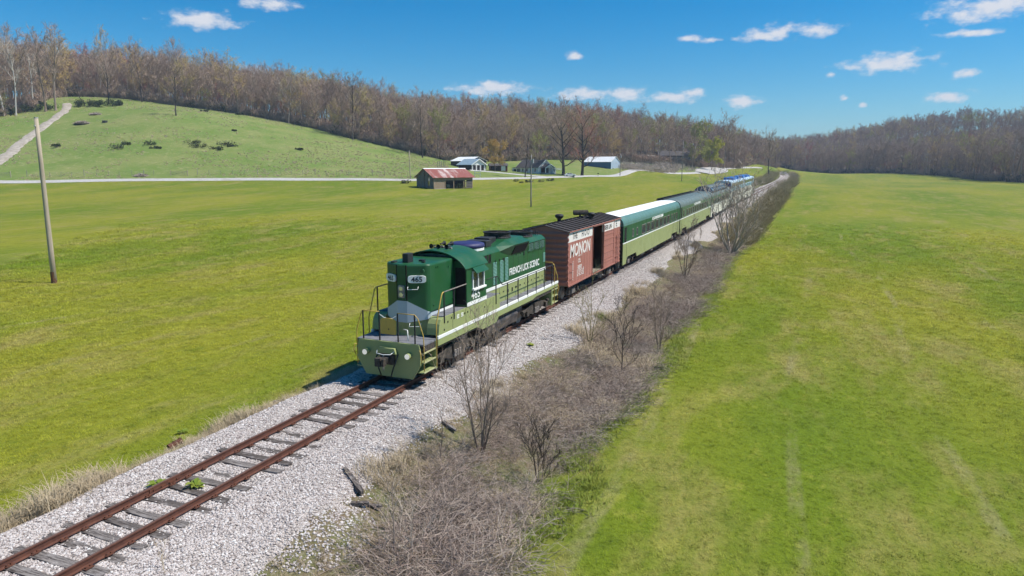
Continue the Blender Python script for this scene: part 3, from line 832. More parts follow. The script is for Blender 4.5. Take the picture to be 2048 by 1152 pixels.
# ------------------------------------------------------------------ locomotive
def build_locomotive():
    L = empty("locomotive", (0, 20.9, 0))
    tag(L, "green diesel locomotive numbered 465 leading the train, short hood forward", "locomotive")
    # frame and decks
    mb = MB(); mb.box(-1.44, 1.44, 0.12, 15.0, 1.12, 1.44); mb.box(-0.6, 0.6, 0.2, 14.9, 0.75, 1.12)
    mb.build("frame", M_UNDER, L)
    for s in (-1, 1):
        mb = MB()
        mb.prism([(1.10, 1.47), (1.10, 1.22), (4.45, 1.22), (5.05, 1.00), (6.45, 1.00), (6.75, 1.22), (11.0, 1.22), (11.5, 1.30), (14.95, 1.30), (14.95, 1.47)], s * 1.46, s * 1.50, 'x')
        mb.build("side_sill", M_LGREEN, L)
        mb = MB(); mb.box(min(s * 1.44, s * 1.512), max(s * 1.44, s * 1.512), 1.10, 14.97, 1.47, 1.60)
        mb.build("sill_stripe", M_WHITE, L, bevel=0.01)
    mb = MB(); mb.box(-1.44, 1.44, 0.1, 1.5, 1.44, 1.50); mb.build("front_deck", M_DECK, L)
    for s in (-1, 1):
        a, b = sorted((s * 0.95, s * 1.44))
        mb = MB(); mb.box(a, b, 6.92, 15.0, 1.50, 1.57)
        for k in range(9): mb.box(a, b, 7.3 + k * 0.85, 7.32 + k * 0.85, 1.57, 1.578)
        mb.build("walkway", M_DECK, L)
        # raised box beside short hood and cab
        mb = MB()
        mb.prism([(1.16, 1.60), (6.9, 1.60), (6.9, 2.24), (1.55, 2.24), (1.38, 2.17), (1.26, 2.02), (1.20, 1.86)], s * 0.96, s * 1.49, 'x')
        o = mb.build("battery_box", M_LGREEN, L, bevel=0.012)
        dm = MB()
        for yy in (2.32, 3.46, 5.42, 6.15): dm.box(s * 1.488, s * 1.494, yy - 0.008, yy + 0.008, 1.63, 2.22)
        dm.build("panel_seam", M_UNDER, o)
        dm = MB()
        for yy in (2.75, 3.12):
            for zz in (1.96, 2.02, 2.08): dm.box(s * 1.487, s * 1.505, yy - 0.1, yy + 0.1, zz, zz + 0.028)
        dm.build("vent_louvre", M_WHITE, o)
        dm = MB()
        for yy, zz in ((1.9, 2.0), (1.6, 1.75), (3.35, 2.05), (3.62, 2.05), (4.45, 1.98), (5.25, 1.95), (2.2, 2.1)): dm.box(s * 1.487, s * 1.515, yy - 0.02, yy + 0.02, zz - 0.04, zz + 0.03)
        dm.build("latch", M_BLACK, o)
        mb = MB(); mb.box(min(s * 0.96, s * 1.46), max(s * 0.96, s * 1.46), 1.6, 3.5, 2.243, 2.262); mb.box(min(s * 0.96, s * 1.46), max(s * 0.96, s * 1.46), 5.46, 6.88, 2.243, 2.262)
        mb.build("raised_walkway", M_DECK, L)
    # short hood with the pointed nose
    plan = [(-0.95, 3.55), (-0.95, 1.56), (-0.88, 1.42), (-0.21, 1.06), (0.21, 1.06), (0.88, 1.42), (0.95, 1.56), (0.95, 3.55)]
    mb = MB(); mb.prism(plan, 2.28, 4.27, 'z'); hood = mb.build("short_hood", M_DGREEN, L, bevel=0.09, segs=4)
    low = [(x * 0.985, y + (0.03 if y < 2 else 0)) for x, y in plan]
    mb = MB(); mb.prism(low, 1.50, 2.28, 'z'); mb.build("nose_base", M_LGREEN, L)
    def nose_strip(name, tops, bots, mat, off):
        pl = [(-0.95, 2.2), (-0.95, 1.56), (-0.88, 1.42), (-0.21, 1.06), (0.21, 1.06), (0.88, 1.42), (0.95, 1.56), (0.95, 2.2)]
        nrm = [(-1, 0), (-1, -0.3), (-0.8, -0.6), (-0.3, -1), (0.3, -1), (0.8, -0.6), (1, -0.3), (1, 0)]
        vs = []; fs = []
        for (p, n, t, b) in zip(pl, nrm, tops, bots):
            q = (p[0] + n[0] * off, p[1] + n[1] * off)
            vs += [(q[0], q[1], b), (q[0], q[1], t)]
        n = len(pl); k = 2 * n
        vs += [(p[0] * 0.9, p[1] + 0.06, v) for p, t, b in zip(pl, tops, bots) for v in (b, t)]
        for i in range(n - 1):
            fs += [(2 * i, 2 * i + 2, 2 * i + 3, 2 * i + 1), (2 * i + 1, 2 * i + 3, k + 2 * i + 3, k + 2 * i + 1), (2 * i, k + 2 * i, k + 2 * i + 2, 2 * i + 2)]
        m_ = MB(); m_.add(vs, fs); return m_.build(name, mat, L)
    nose_strip("nose_chevron", [2.36, 2.40, 2.46, 2.86, 2.86, 2.46, 2.40, 2.36], [2.26, 2.22, 2.14, 2.02, 2.02, 2.14, 2.22, 2.26], M_SILVER, 0.022)
    for s in (-1, 1):
        mb = MB(); mb.box(min(s * 0.94, s * 0.962), max(s * 0.94, s * 0.962), 1.9, 3.5, 2.27, 2.37); mb.build("hood_stripe", M_WHITE, L)
    # centre door of the nose, headlight, roof boxes
    mb = MB(); mb.box(-0.19, 0.19, 1.035, 1.075, 2.9, 4.22); ctr = mb.build("nose_door", M_BLACK, hood)
    mb = MB()
    for xx in (-0.205, 0.205): mb.box(xx - 0.018, xx + 0.018, 1.03, 1.08, 2.9, 4.24)
    mb.build("door_gap", M_DARK, hood)
    ctr.data.materials.clear(); ctr.data.materials.append(M_DGREEN)
    hl = MB(); hl.prism([(-0.14, 3.03), (-0.11, 2.98), (0.11, 2.98), (0.14, 3.03), (0.14, 3.42), (0.11, 3.47), (-0.11, 3.47), (-0.14, 3.42)], 0.985, 1.04, 'y')
    h = hl.build("headlight", M_STEEL, L, bevel=0.012)
    for z in (3.11, 3.34):
        m_ = MB(); m_.cyl((0, 0.965, z), (0, 1.0, z), 0.085, n=16); m_.build("lens", M_LENS, h)
    mb = MB(); mb.box(-0.20, 0.05, 1.45, 1.85, 4.25, 4.62); mb.build("roof_box", M_BLACK, L, bevel=0.02)
    mb = MB(); mb.box(-0.62, -0.45, 1.3, 1.5, 4.265, 4.32); mb.box(0.2, 0.42, 2.0, 2.15, 4.265, 4.34); mb.box(0.5, 0.62, 1.7, 1.8, 4.265, 4.33); mb.build("roof_fitting", M_BLACK, L)
    # number boards on the angled nose panels
    for s in (-1, 1):
        ang = math.atan2(0.36, 0.67) * s
        c = Vector((s * 0.56, 1.235, 3.70))
        e = empty("number_board", c, ang, L)
        pl = MB(); w_, h_ = 0.345, 0.145
        pts = []
        for k in range(20):
            t = 2 * math.pi * k / 20
            pts.append((math.copysign(abs(math.cos(t)) ** 0.45, math.cos(t)) * w_, math.copysign(abs(math.sin(t)) ** 0.45, math.sin(t)) * h_))
        pl.prism(pts, -0.045, 0.02, 'y'); pl.build("board", M_WHITE, e, bevel=0.008)
        text_mesh("number", "465", 0.255, M_BLACK, e, (0, -0.048, -0.088), FACE_FRONT, 0.003, 0.006, 'CENTER', 1.12)
    g = [(0.28, 1.03, 3.42), (0.28, 0.98, 3.32), (0.62, 1.17, 3.32), (0.62, 1.22, 3.42)]
    rail_tube("grab_iron", g, 0.014, M_WHITE, L)
    mb = MB(); mb.cyl((0.80, 1.30, 4.03), (0.80, 1.20, 4.03), 0.07, 0.09, 12); mb.build("class_light", M_DGREEN, L)
    # hood side details
    for s in (-1, 1):
        mb = MB()
        for (yy, zz) in ((2.0, 4.05), (2.15, 4.05), (3.0, 3.95), (1.75, 2.6), (3.3, 2.6), (3.3, 3.3)): mb.box(s * 0.945, s * 0.975, yy, yy + 0.05, zz, zz + 0.06)
        for zz in np.arange(2.42, 2.9, 0.07): mb.box(s * 0.945, s * 0.965, 2.6, 2.78, zz, zz + 0.03)
        mb.build("hood_latch", M_DGREEN, hood)
    # cab
    mb = MB()
    mb.prism([(-1.5, 2.26), (1.5, 2.26), (1.5, 3.88), (1.2, 4.15), (0.75, 4.34), (0, 4.42), (-0.75, 4.34), (-1.2, 4.15), (-1.5, 3.88)], 3.55, 5.44, 'y')
    cab = mb.build("cab", M_DGREEN, L, bevel=0.02)
    arc = [(1.58 * math.sin(t), 3.84 + 0.70 * (math.cos(t) - math.cos(1.25)) / (1 - math.cos(1.25))) for t in np.linspace(-1.25, 1.25, 23)]
    arc = [(x * 1.55 / 1.499, z) for x, z in arc]
    mb = MB(); mb.prism([(x, z) for x, z in arc] + [(x * 0.985, z - 0.05) for x, z in reversed(arc)], 3.38, 5.52, 'y')
    mb.build("cab_roof", M_DGREEN, cab, bevel=0.01)
    for s in (-1, 1):
        a, b = sorted((s * 1.0, s * 1.46)); mb = MB(); mb.box(a, b, 3.535, 3.56, 2.34, 3.86); mb.build("front_door_shade", M_DARK, cab)  # near-black panels: shade under the cab roof put into colour, door included
    mb = MB(); mb.prism([(-0.9, 4.28), (0.9, 4.28), (1.15, 4.12), (0.7, 4.31), (0, 4.385), (-0.7, 4.31), (-1.15, 4.12)], 3.53, 3.56, 'y'); mb.build("front_window", M_GLASS, cab)
    for s in (-1, 1):
        x0, x1 = sorted((s * 1.47, s * 1.506))
        mb = MB(); mb.box(x0, x1, 4.10, 5.12, 2.95, 3.62); win = mb.build("side_window", M_GLASS, L)
        mb = MB(); a, b = sorted((s * 1.50, s * 1.545))
        mb.box(a, b, 4.05, 4.11, 2.93, 3.66); mb.box(a, b, 5.11, 5.17, 2.93, 3.66); mb.box(a, b, 4.56, 4.61, 2.95, 3.62); mb.box(a, b, 4.11, 5.11, 3.60, 3.65)
        mb.build("window_frame", M_WHITE, win)
        mb = MB(); a, b = sorted((s * 1.50, s * 1.62)); mb.box(a, b, 4.0, 5.22, 2.86, 2.935); mb.build("armrest", M_WHITE, win, bevel=0.01)
        mb = MB(); mb.prism([(s * 1.50, 3.86), (s * 1.74, 3.60), (s * 1.72, 3.58), (s * 1.50, 3.80)], 4.02, 5.20, 'y'); mb.build("awning", M_DGREEN, win)
        mb = MB(); a, b = sorted((s * 1.49, s * 1.512)); mb.box(a, b, 3.56, 5.44, 2.262, 2.42); mb.build("cab_stripe", M_WHITE, cab)
    text_mesh("cab_number", "465", 0.50, M_WHITE, L, (1.507, 3.96, 2.49), FACE_RIGHT, 0.004, 0.004, 'LEFT', 1.12)
    # long hood
    mb = MB(); mb.prism([(-0.95, 2.42), (0.95, 2.42), (0.95, 4.02), (0.72, 4.22), (-0.72, 4.22), (-0.95, 4.02)], 5.44, 14.35, 'y')
    lh = mb.build("long_hood", M_DGREEN, L, bevel=0.03)
    mb = MB(); mb.box(-0.94, 0.94, 5.44, 14.34, 1.56, 2.30); lo = mb.build("hood_base", M_LGREEN, L)
    mb = MB(); mb.box(-0.965, 0.965, 5.44, 14.36, 2.30, 2.45); mb.build("hood_stripe", M_WHITE, L, bevel=0.006)
    text_mesh("lettering", "FRENCH LICK SCENIC", 0.48, M_WHITE, L, (0.957, 9.25, 2.69), FACE_RIGHT, 0.004, 0.008, 'LEFT', 0.87)
    for s in (-1, 1):
        mb = MB()
        for yy in (6.3, 7.25, 8.45, 9.2, 9.75, 10.45, 11.15, 11.65, 12.45, 13.25, 13.9): mb.box(s * 0.946, s * 0.953, yy - 0.009, yy + 0.009, 2.46, 3.66)
        for yy in (7.05, 8.1, 9.2, 10.3, 11.4, 12.5, 13.5): mb.box(s * 0.936, s * 0.943, yy - 0.009, yy + 0.009, 1.6, 2.28)
        mb.build("door_seam", M_UNDER, lh)
        mb = MB()
        r = random.Random(8)
        for yy in np.arange(7.0, 14.2, 0.52):
            for zz in (1.95, 3.55): mb.box(s * 0.945, s * 0.972, yy + r.uniform(-0.1, 0.1), yy + 0.06, zz + r.uniform(-0.1, 0.1), zz + 0.1)
        mb.build("door_latch", M_BLACK, lh)
        for (y0, y1, z0, z1) in ((6.05, 6.32, 2.55, 3.15), (7.35, 7.75, 2.52, 3.52), (8.12, 8.52, 2.52, 3.56), (8.72, 9.10, 2.52, 3.58), (13.98, 14.26, 2.75, 3.25)):
            mb = MB()
            for zz in np.arange(z0, z1, 0.066): mb.prism([(s * 0.95, zz), (s * 0.978, zz + 0.012), (s * 0.95, zz + 0.045)], y0, y1, 'y')
            o = mb.build("louvre", M_SILVER, lh); o.data.materials.clear(); o.data.materials.append(M_LOUVRE)
        mb = MB(); mb.box(s * 0.94, s * 0.955, 5.95, 7.15, 3.60, 3.98); g_ = mb.build("intake_grille", M_DARK, lh)
        mb = MB()
        for yy in (5.95, 6.35, 6.75, 7.12): mb.box(s * 0.945, s * 0.975, yy - 0.03, yy + 0.03, 3.58, 4.0)
        mb.build("grille_frame", M_DGREEN, g_)
        # flared dynamic brake blister with its dark opening
        mb = MB()
        y0, y1, y2, y3 = 8.1, 9.3, 11.25, 11.55
        vs = [(0.70 * s, y0, 4.21), (0.95 * s, y0, 4.00), (0.95 * s, y0 + 0.1, 3.95), (0.72 * s, y1, 4.44), (1.22 * s, y1, 4.20), (0.95 * s, y1, 3.66),
              (0.72 * s, y2, 4.44), (1.22 * s, y2, 4.20), (0.95 * s, y2, 3.66), (0.70 * s, y3, 4.40), (0.95 * s, y3, 4.12), (0.95 * s, y3, 3.66), (0, y1, 4.45), (0, y2, 4.45), (0, y0, 4.215), (0, y3, 4.41)]
        fs = [(0, 1, 4, 3), (1, 2, 5, 4), (3, 4, 7, 6), (4, 5, 8, 7), (6, 7, 10, 9), (7, 8, 11, 10), (14, 0, 3, 12), (12, 3, 6, 13), (13, 6, 9, 15), (9, 10, 11), (15, 9, 14)]
        mb.add(vs, fs); bl = mb.build("brake_blister", M_DGREEN, L)
        mb = MB(); mb.add([(1.20 * s, y1 + 0.12, 4.13), (0.985 * s, y1 + 0.12, 3.71), (0.985 * s, y2 - 0.1, 3.71), (1.20 * s, y2 - 0.1, 4.13), (1.215 * s, y1 + 0.12, 4.125), (1.0 * s, y1 + 0.12, 3.705), (1.0 * s, y2 - 0.1, 3.705), (1.215 * s, y2 - 0.1, 4.125)],
                          [(0, 1, 2, 3), (4, 7, 6, 5), (0, 4, 5, 1), (1, 5, 6, 2), (2, 6, 7, 3), (3, 7, 4, 0)])
        mb.build("blister_grille", M_DARK, bl)
        mb = MB(); mb.box(s * 0.94, s * 0.956, 11.75, 14.2, 3.56, 4.0); g_ = mb.build("radiator_grille", M_DARK, lh)
        mb = MB()
        for yy in (11.75, 12.55, 13.35, 14.18): mb.box(s * 0.948, s * 0.975, yy - 0.045, yy + 0.045, 3.54, 4.02)
        mb.box(s * 0.948, s * 0.975, 11.7, 14.2, 3.53, 3.57)
        mb.build("grille_frame", M_DGREEN, g_)
        mb = MB()
        for zz in np.arange(3.6, 3.98, 0.055): mb.box(s * 0.955, s * 0.965, 11.8, 14.14, zz, zz + 0.02)
        mb.build("grille_slat", M_LOUVRE, g_)
    # roof: fans, covers, horns
    for (yy, r_, h_, z_) in ((9.95, 0.66, 0.30, 4.44), (12.95, 0.66, 0.30, 4.21)):
        mb = MB(); mb.lathe([(r_ + 0.03, 0), (r_ + 0.03, 0.05), (r_, 0.07), (r_, h_ - 0.04), (r_ + 0.05, h_ - 0.03), (r_ + 0.05, h_), (r_ - 0.05, h_), (r_ - 0.06, h_ - 0.1), (0.05, h_ - 0.12)], (0, yy, z_), 28)
        o = mb.build("radiator_fan", M_BLACK, L)
        m_ = MB()
        for k in range(8):
            t = math.pi * k / 8; m_.cyl((math.cos(t) * r_ * 0.93, yy + math.sin(t) * r_ * 0.93, z_ + h_ - 0.03), (-math.cos(t) * r_ * 0.93, yy - math.sin(t) * r_ * 0.93, z_ + h_ - 0.03), 0.010, n=4)
        m_.build("fan_guard", M_UNDER, o)
    mb = MB(); mb.lathe([(0.80, 0), (0.80, 0.10), (0.74, 0.13)], (0, 6.55, 4.215), 26); o = mb.build("cover_skirt", M_WHITE, L)
    mb = MB(); mb.lathe([(0.80, 0.12), (0.84, 0.18), (0.80, 0.30), (0.6, 0.35), (0.3, 0.34), (0.02, 0.36)], (0, 6.55, 4.215), 26); mb.build("fan_cover", M_NAVY, L, smooth=True)
    mb = MB(); mb.box(-0.55, 0.5, 7.55, 8.15, 4.21, 4.52); mb.box(-0.45, 0.35, 8.25, 9.05, 4.21, 4.58); mb.build("exhaust_stack", M_BLACK, L, bevel=0.03)
    mb = MB()
    for k in range(7): mb.cyl((0.35, 7.4 + k * 0.2, 4.22), (0.35, 7.4 + k * 0.2, 4.30), 0.03, n=6)
    mb.build("lifting_lug", M_BLACK, L)
    mb = MB()
    for k in range(6): mb.tube([(-0.5 + k * 0.2, 14.0, 4.21), (-0.5 + k * 0.2, 14.02, 4.42 + 0.04 * (k % 2)), (-0.4 + k * 0.2, 14.02, 4.40), (-0.4 + k * 0.2, 14.0, 4.21)], 0.022, 5)
    mb.build("roof_pipe", M_UNDER, L)
    ho = empty("horn", (0, 4.35, 4.52), 0, L)
    for k, (dx, dy) in enumerate(((-0.36, 0), (-0.18, 0.1), (0, -0.05), (0.18, 0.1), (0.36, 0))):
        d = -1 if k % 2 == 0 else 1
        m_ = MB(); prof = [(0.03, 0), (0.035, 0.18), (0.055, 0.28), (0.10, 0.36), (0.085, 0.355), (0.03, 0.2)]
        m_.lathe(prof, n=12); o = m_.build("trumpet", M_BLACK, ho, smooth=True)
        o.location = (dx, dy, 0.11 + 0.05 * (k % 2)); o.rotation_euler = (math.pi / 2 * (1 if d < 0 else -1), 0, 0)
    m_ = MB(); m_.box(-0.42, 0.42, -0.05, 0.05, 0.0, 0.05); m_.box(-0.05, 0.05, -0.05, 0.05, -0.08, 0.08); m_.build("horn_bracket", M_STEEL, ho)
    # pilot, steps and coupler gear, the same at both ends
    for end in (0, 1):
        def Y(v): return v if end == 0 else 15.1 - v
        pts = [(-1.30, 1.50), (1.30, 1.50), (1.36, 1.30), (1.36, 0.72), (1.02, 0.16), (-1.02, 0.16), (-1.36, 0.72), (-1.36, 1.30)]
        mb = MB(); mb.prism(pts, Y(0.0), Y(0.07), 'y'); pi = mb.build("pilot", M_LGREEN, L, bevel=0.012)
        mb = MB(); mb.box(-0.30, 0.30, min(Y(-0.12), Y(0.0)), max(Y(-0.12), Y(0.0)), 0.66, 1.08); mb.build("coupler_pocket", M_UNDER, pi)
        mb = MB(); mb.prism([(-0.42, 1.08), (0.42, 1.08), (0.34, 1.30), (-0.34, 1.30)], Y(-0.16), Y(0.0), 'y'); mb.build("buffer_beam", M_LGREEN, pi, bevel=0.02)
        coupler(L, Y(-0.05), -0.75 if end == 0 else 0.75)
        mb = MB(); mb.tube([(-0.36, Y(-0.20), 1.20), (-0.3, Y(-0.34), 1.12), (0.0, Y(-0.38), 1.10), (0.3, Y(-0.34), 1.12), (0.36, Y(-0.20), 1.20)], 0.018, 5); mb.build("cut_lever", M_WHITE, pi, smooth=True)
        ch = MB()
        for k in range(7): ch.tube([(0.02 + 0.03 * math.cos(t), Y(-0.40) + (0.03 * math.sin(t) if k % 2 else 0), 1.06 - 0.085 * k + 0.035 * math.sin(t)) for t in np.linspace(0, 6.28, 9)], 0.013, 4)
        ch.build("chain", M_STEEL, pi)
        for s in (-1, 1):
            hz = MB(); hz.tube([(s * 0.42, Y(-0.02), 1.05), (s * 0.44, Y(-0.14), 0.92), (s * 0.32, Y(-0.22), 0.55), (s * 0.22, Y(-0.20), 0.25)], 0.028, 6); hz.build("air_hose", M_BLACK, pi, smooth=True)
            d_ = MB(); d_.cyl((s * 0.92, Y(-0.20), 1.07), (s * 0.92, Y(0.0), 1.07), 0.12, 0.10, 16); dl = d_.build("ditch_light", M_LGREEN, L)
            d_ = MB(); d_.cyl((s * 0.92, Y(-0.215), 1.07), (s * 0.92, Y(-0.19), 1.07), 0.100, n=16); d_.build("lens", M_DITCH, dl)
            # corner steps
            st = MB()
            a, b = sorted((s * 0.98, s * 1.46))
            for z_, y_ in ((0.40, 0.12), (0.78, 0.22), (1.14, 0.30)):
                lo_, hi_ = sorted((Y(0.08), Y(0.95))); st.box(a, b, lo_, hi_, z_, z_ + 0.045)
            lo_, hi_ = sorted((Y(0.95), Y(1.08))); st.box(a, b, lo_, hi_, 0.36, 1.44)
            st.box(min(s * 0.92, s * 0.98), max(s * 0.92, s * 0.98), *sorted((Y(0.08), Y(1.05))), 0.36, 1.44)
            step = st.build("steps", M_LGREEN, L, bevel=0.006)
            eg = MB()
            for z_ in (0.40, 0.78, 1.14): eg.box(min(s * 1.44, s * 1.475), max(s * 1.44, s * 1.475), *sorted((Y(0.08), Y(0.95))), z_ + 0.012, z_ + 0.06)
            eg.build("step_edge", M_STEPEDGE, step)
            rail_tube("grab_iron", [(s * 1.34, Y(-0.02), 1.30), (s * 1.42, Y(-0.12), 1.32), (s * 1.46, Y(-0.12), 1.10), (s * 1.44, Y(-0.02), 0.85)], 0.017, M_YELLOW, L)
        # front rails of the platform
        for (x_, m__) in ((-1.12, M_BLACK), (-0.40, M_BLACK), (0.40, M_BLACK), (1.12, M_BLACK)):
            mb = MB(); mb.box(x_ - 0.022, x_ + 0.022, Y(0.06) - 0.02, Y(0.06) + 0.02, 1.46, 2.60); mb.build("stanchion", m__, L)
        for s in (-1, 1):
            rail_tube("end_rail", [(s * 0.40, Y(0.06), 2.60), (s * 1.12, Y(0.06), 2.60), (s * 1.24, Y(0.10), 2.45), (s * 1.44, Y(0.10), 1.85), (s * 1.46, Y(0.10), 1.60), (s * 1.46, Y(0.10), 0.5)], 0.020, M_YELLOW, L)
            if end == 0:
                rail_tube("corner_rail", [(s * 1.50, 0.98, 0.45), (s * 1.50, 0.98, 2.1), (s * 1.50, 1.42, 3.12), (s * 1.50, 1.50, 3.20), (s * 1.50, 1.58, 3.21)], 0.023, M_YELLOW, L)
                rail_tube("side_rail", [(s * 1.50, 1.58, 3.21), (s * 1.49, 3.55, 3.22)], 0.022, M_STEEL, L)
                for y_ in (1.62, 2.42):
                    mb = MB(); mb.box(s * 1.50 - 0.02, s * 1.50 + 0.02, y_ - 0.022, y_ + 0.022, 2.0, 3.21); mb.build("stanchion", M_BLACK, L)
            else:
                rail_tube("corner_rail", [(s * 1.50, 14.10, 2.62), (s * 1.50, 14.25, 2.62), (s * 1.50, 14.35, 2.4), (s * 1.50, 14.35, 0.45)], 0.023, M_YELLOW, L)
        rail_tube("safety_chain", [(-0.40, Y(0.06), 2.52), (-0.2, Y(0.06), 2.40), (0, Y(0.06), 2.36), (0.2, Y(0.06), 2.40), (0.40, Y(0.06), 2.52)], 0.014, M_WHITE, L)
    arcp = [(-0.34, 1.78), (0.34, 1.78), (0.34, 2.30)] + [(0.34 * math.cos(t), 2.30 + 0.10 * math.sin(t)) for t in np.linspace(0.2, math.pi - 0.2, 8)] + [(-0.34, 2.30)]
    mb = MB(); mb.prism(arcp, 0.02, 0.05, 'y'); dp = mb.build("drop_plate", M_YELLOW, L, bevel=0.01)
    mb = MB(); mb.cyl((0.03, 0.005, 1.98), (0.03, 0.03, 1.98), 0.025, n=8); mb.build("drop_plate_bolt", M_BLACK, dp)
    rail_tube("grab_iron", [(0.35, 0.99, 2.02), (0.35, 0.93, 1.90), (0.72, 1.12, 1.90), (0.72, 1.19, 2.02)], 0.014, M_WHITE, L)
    rail_tube("deck_lever", [(0.62, 0.4, 1.50), (0.58, 0.42, 1.90), (0.42, 0.42, 1.92)], 0.022, M_WHITE, L)
    # side rails beside the long hood
    for s in (-1, 1):
        ys = [6.45, 7.75, 9.05, 10.3, 11.5, 12.7, 13.9]
        for k, y_ in enumerate(ys):
            mb = MB(); mb.box(s * 1.50 - 0.02, s * 1.50 + 0.02, y_ - 0.022, y_ + 0.022, 1.85 if k == 0 else 1.48, 3.10 if k == 0 else 2.62); mb.build("stanchion", M_BLACK, L)
        rail_tube("side_rail", [(s * 1.49, 5.46, 3.10), (s * 1.50, 6.45, 3.10), (s * 1.50, 6.62, 3.08), (s * 1.50, 7.15, 2.62), (s * 1.50, 7.3, 2.60), (s * 1.50, 14.1, 2.62)], 0.020, M_BLACK, L)
    # fuel tank and trucks
    mb = MB(); mb.prism([(-1.30, 1.02), (-1.38, 0.86), (-1.30, 0.46), (-1.05, 0.34), (1.05, 0.34), (1.30, 0.46), (1.38, 0.86), (1.30, 1.02), (1.0, 1.10), (-1.0, 1.10)], 5.75, 9.35, 'y'); mb.build("fuel_tank", M_TANK, L, bevel=0.03)
    truck(L, 3.05, 2.74, True, 0.51, 1.14); truck(L, 12.15, 2.74, True, 0.51, 1.14)
    return L
M_STEPEDGE = mat_paint("pale_step_edge", (0.42, 0.42, 0.22), 0.5, amount=0.35)
M_LOUVRE = mat_paint("louvre_paint", (0.105, 0.230, 0.180), 0.45, amount=0.2)
M_TANK = mat_rough("tank_black", (0.030, 0.028, 0.030), (0.12, 0.10, 0.09), 2.5, 0.5, 0.15, 0.01)
LOCO = build_locomotive()

def place_car(o, y0, y1):
    ym = (y0 + y1) / 2
    xa, xb = float(track_x(y0)), float(track_x(y1)); za, zb = float(track_z(y0)), float(track_z(y1))
    o.location = (xa, y0, za)
    o.rotation_euler = (math.atan2(zb - za, y1 - y0), 0, -math.atan2(xb - xa, y1 - y0))

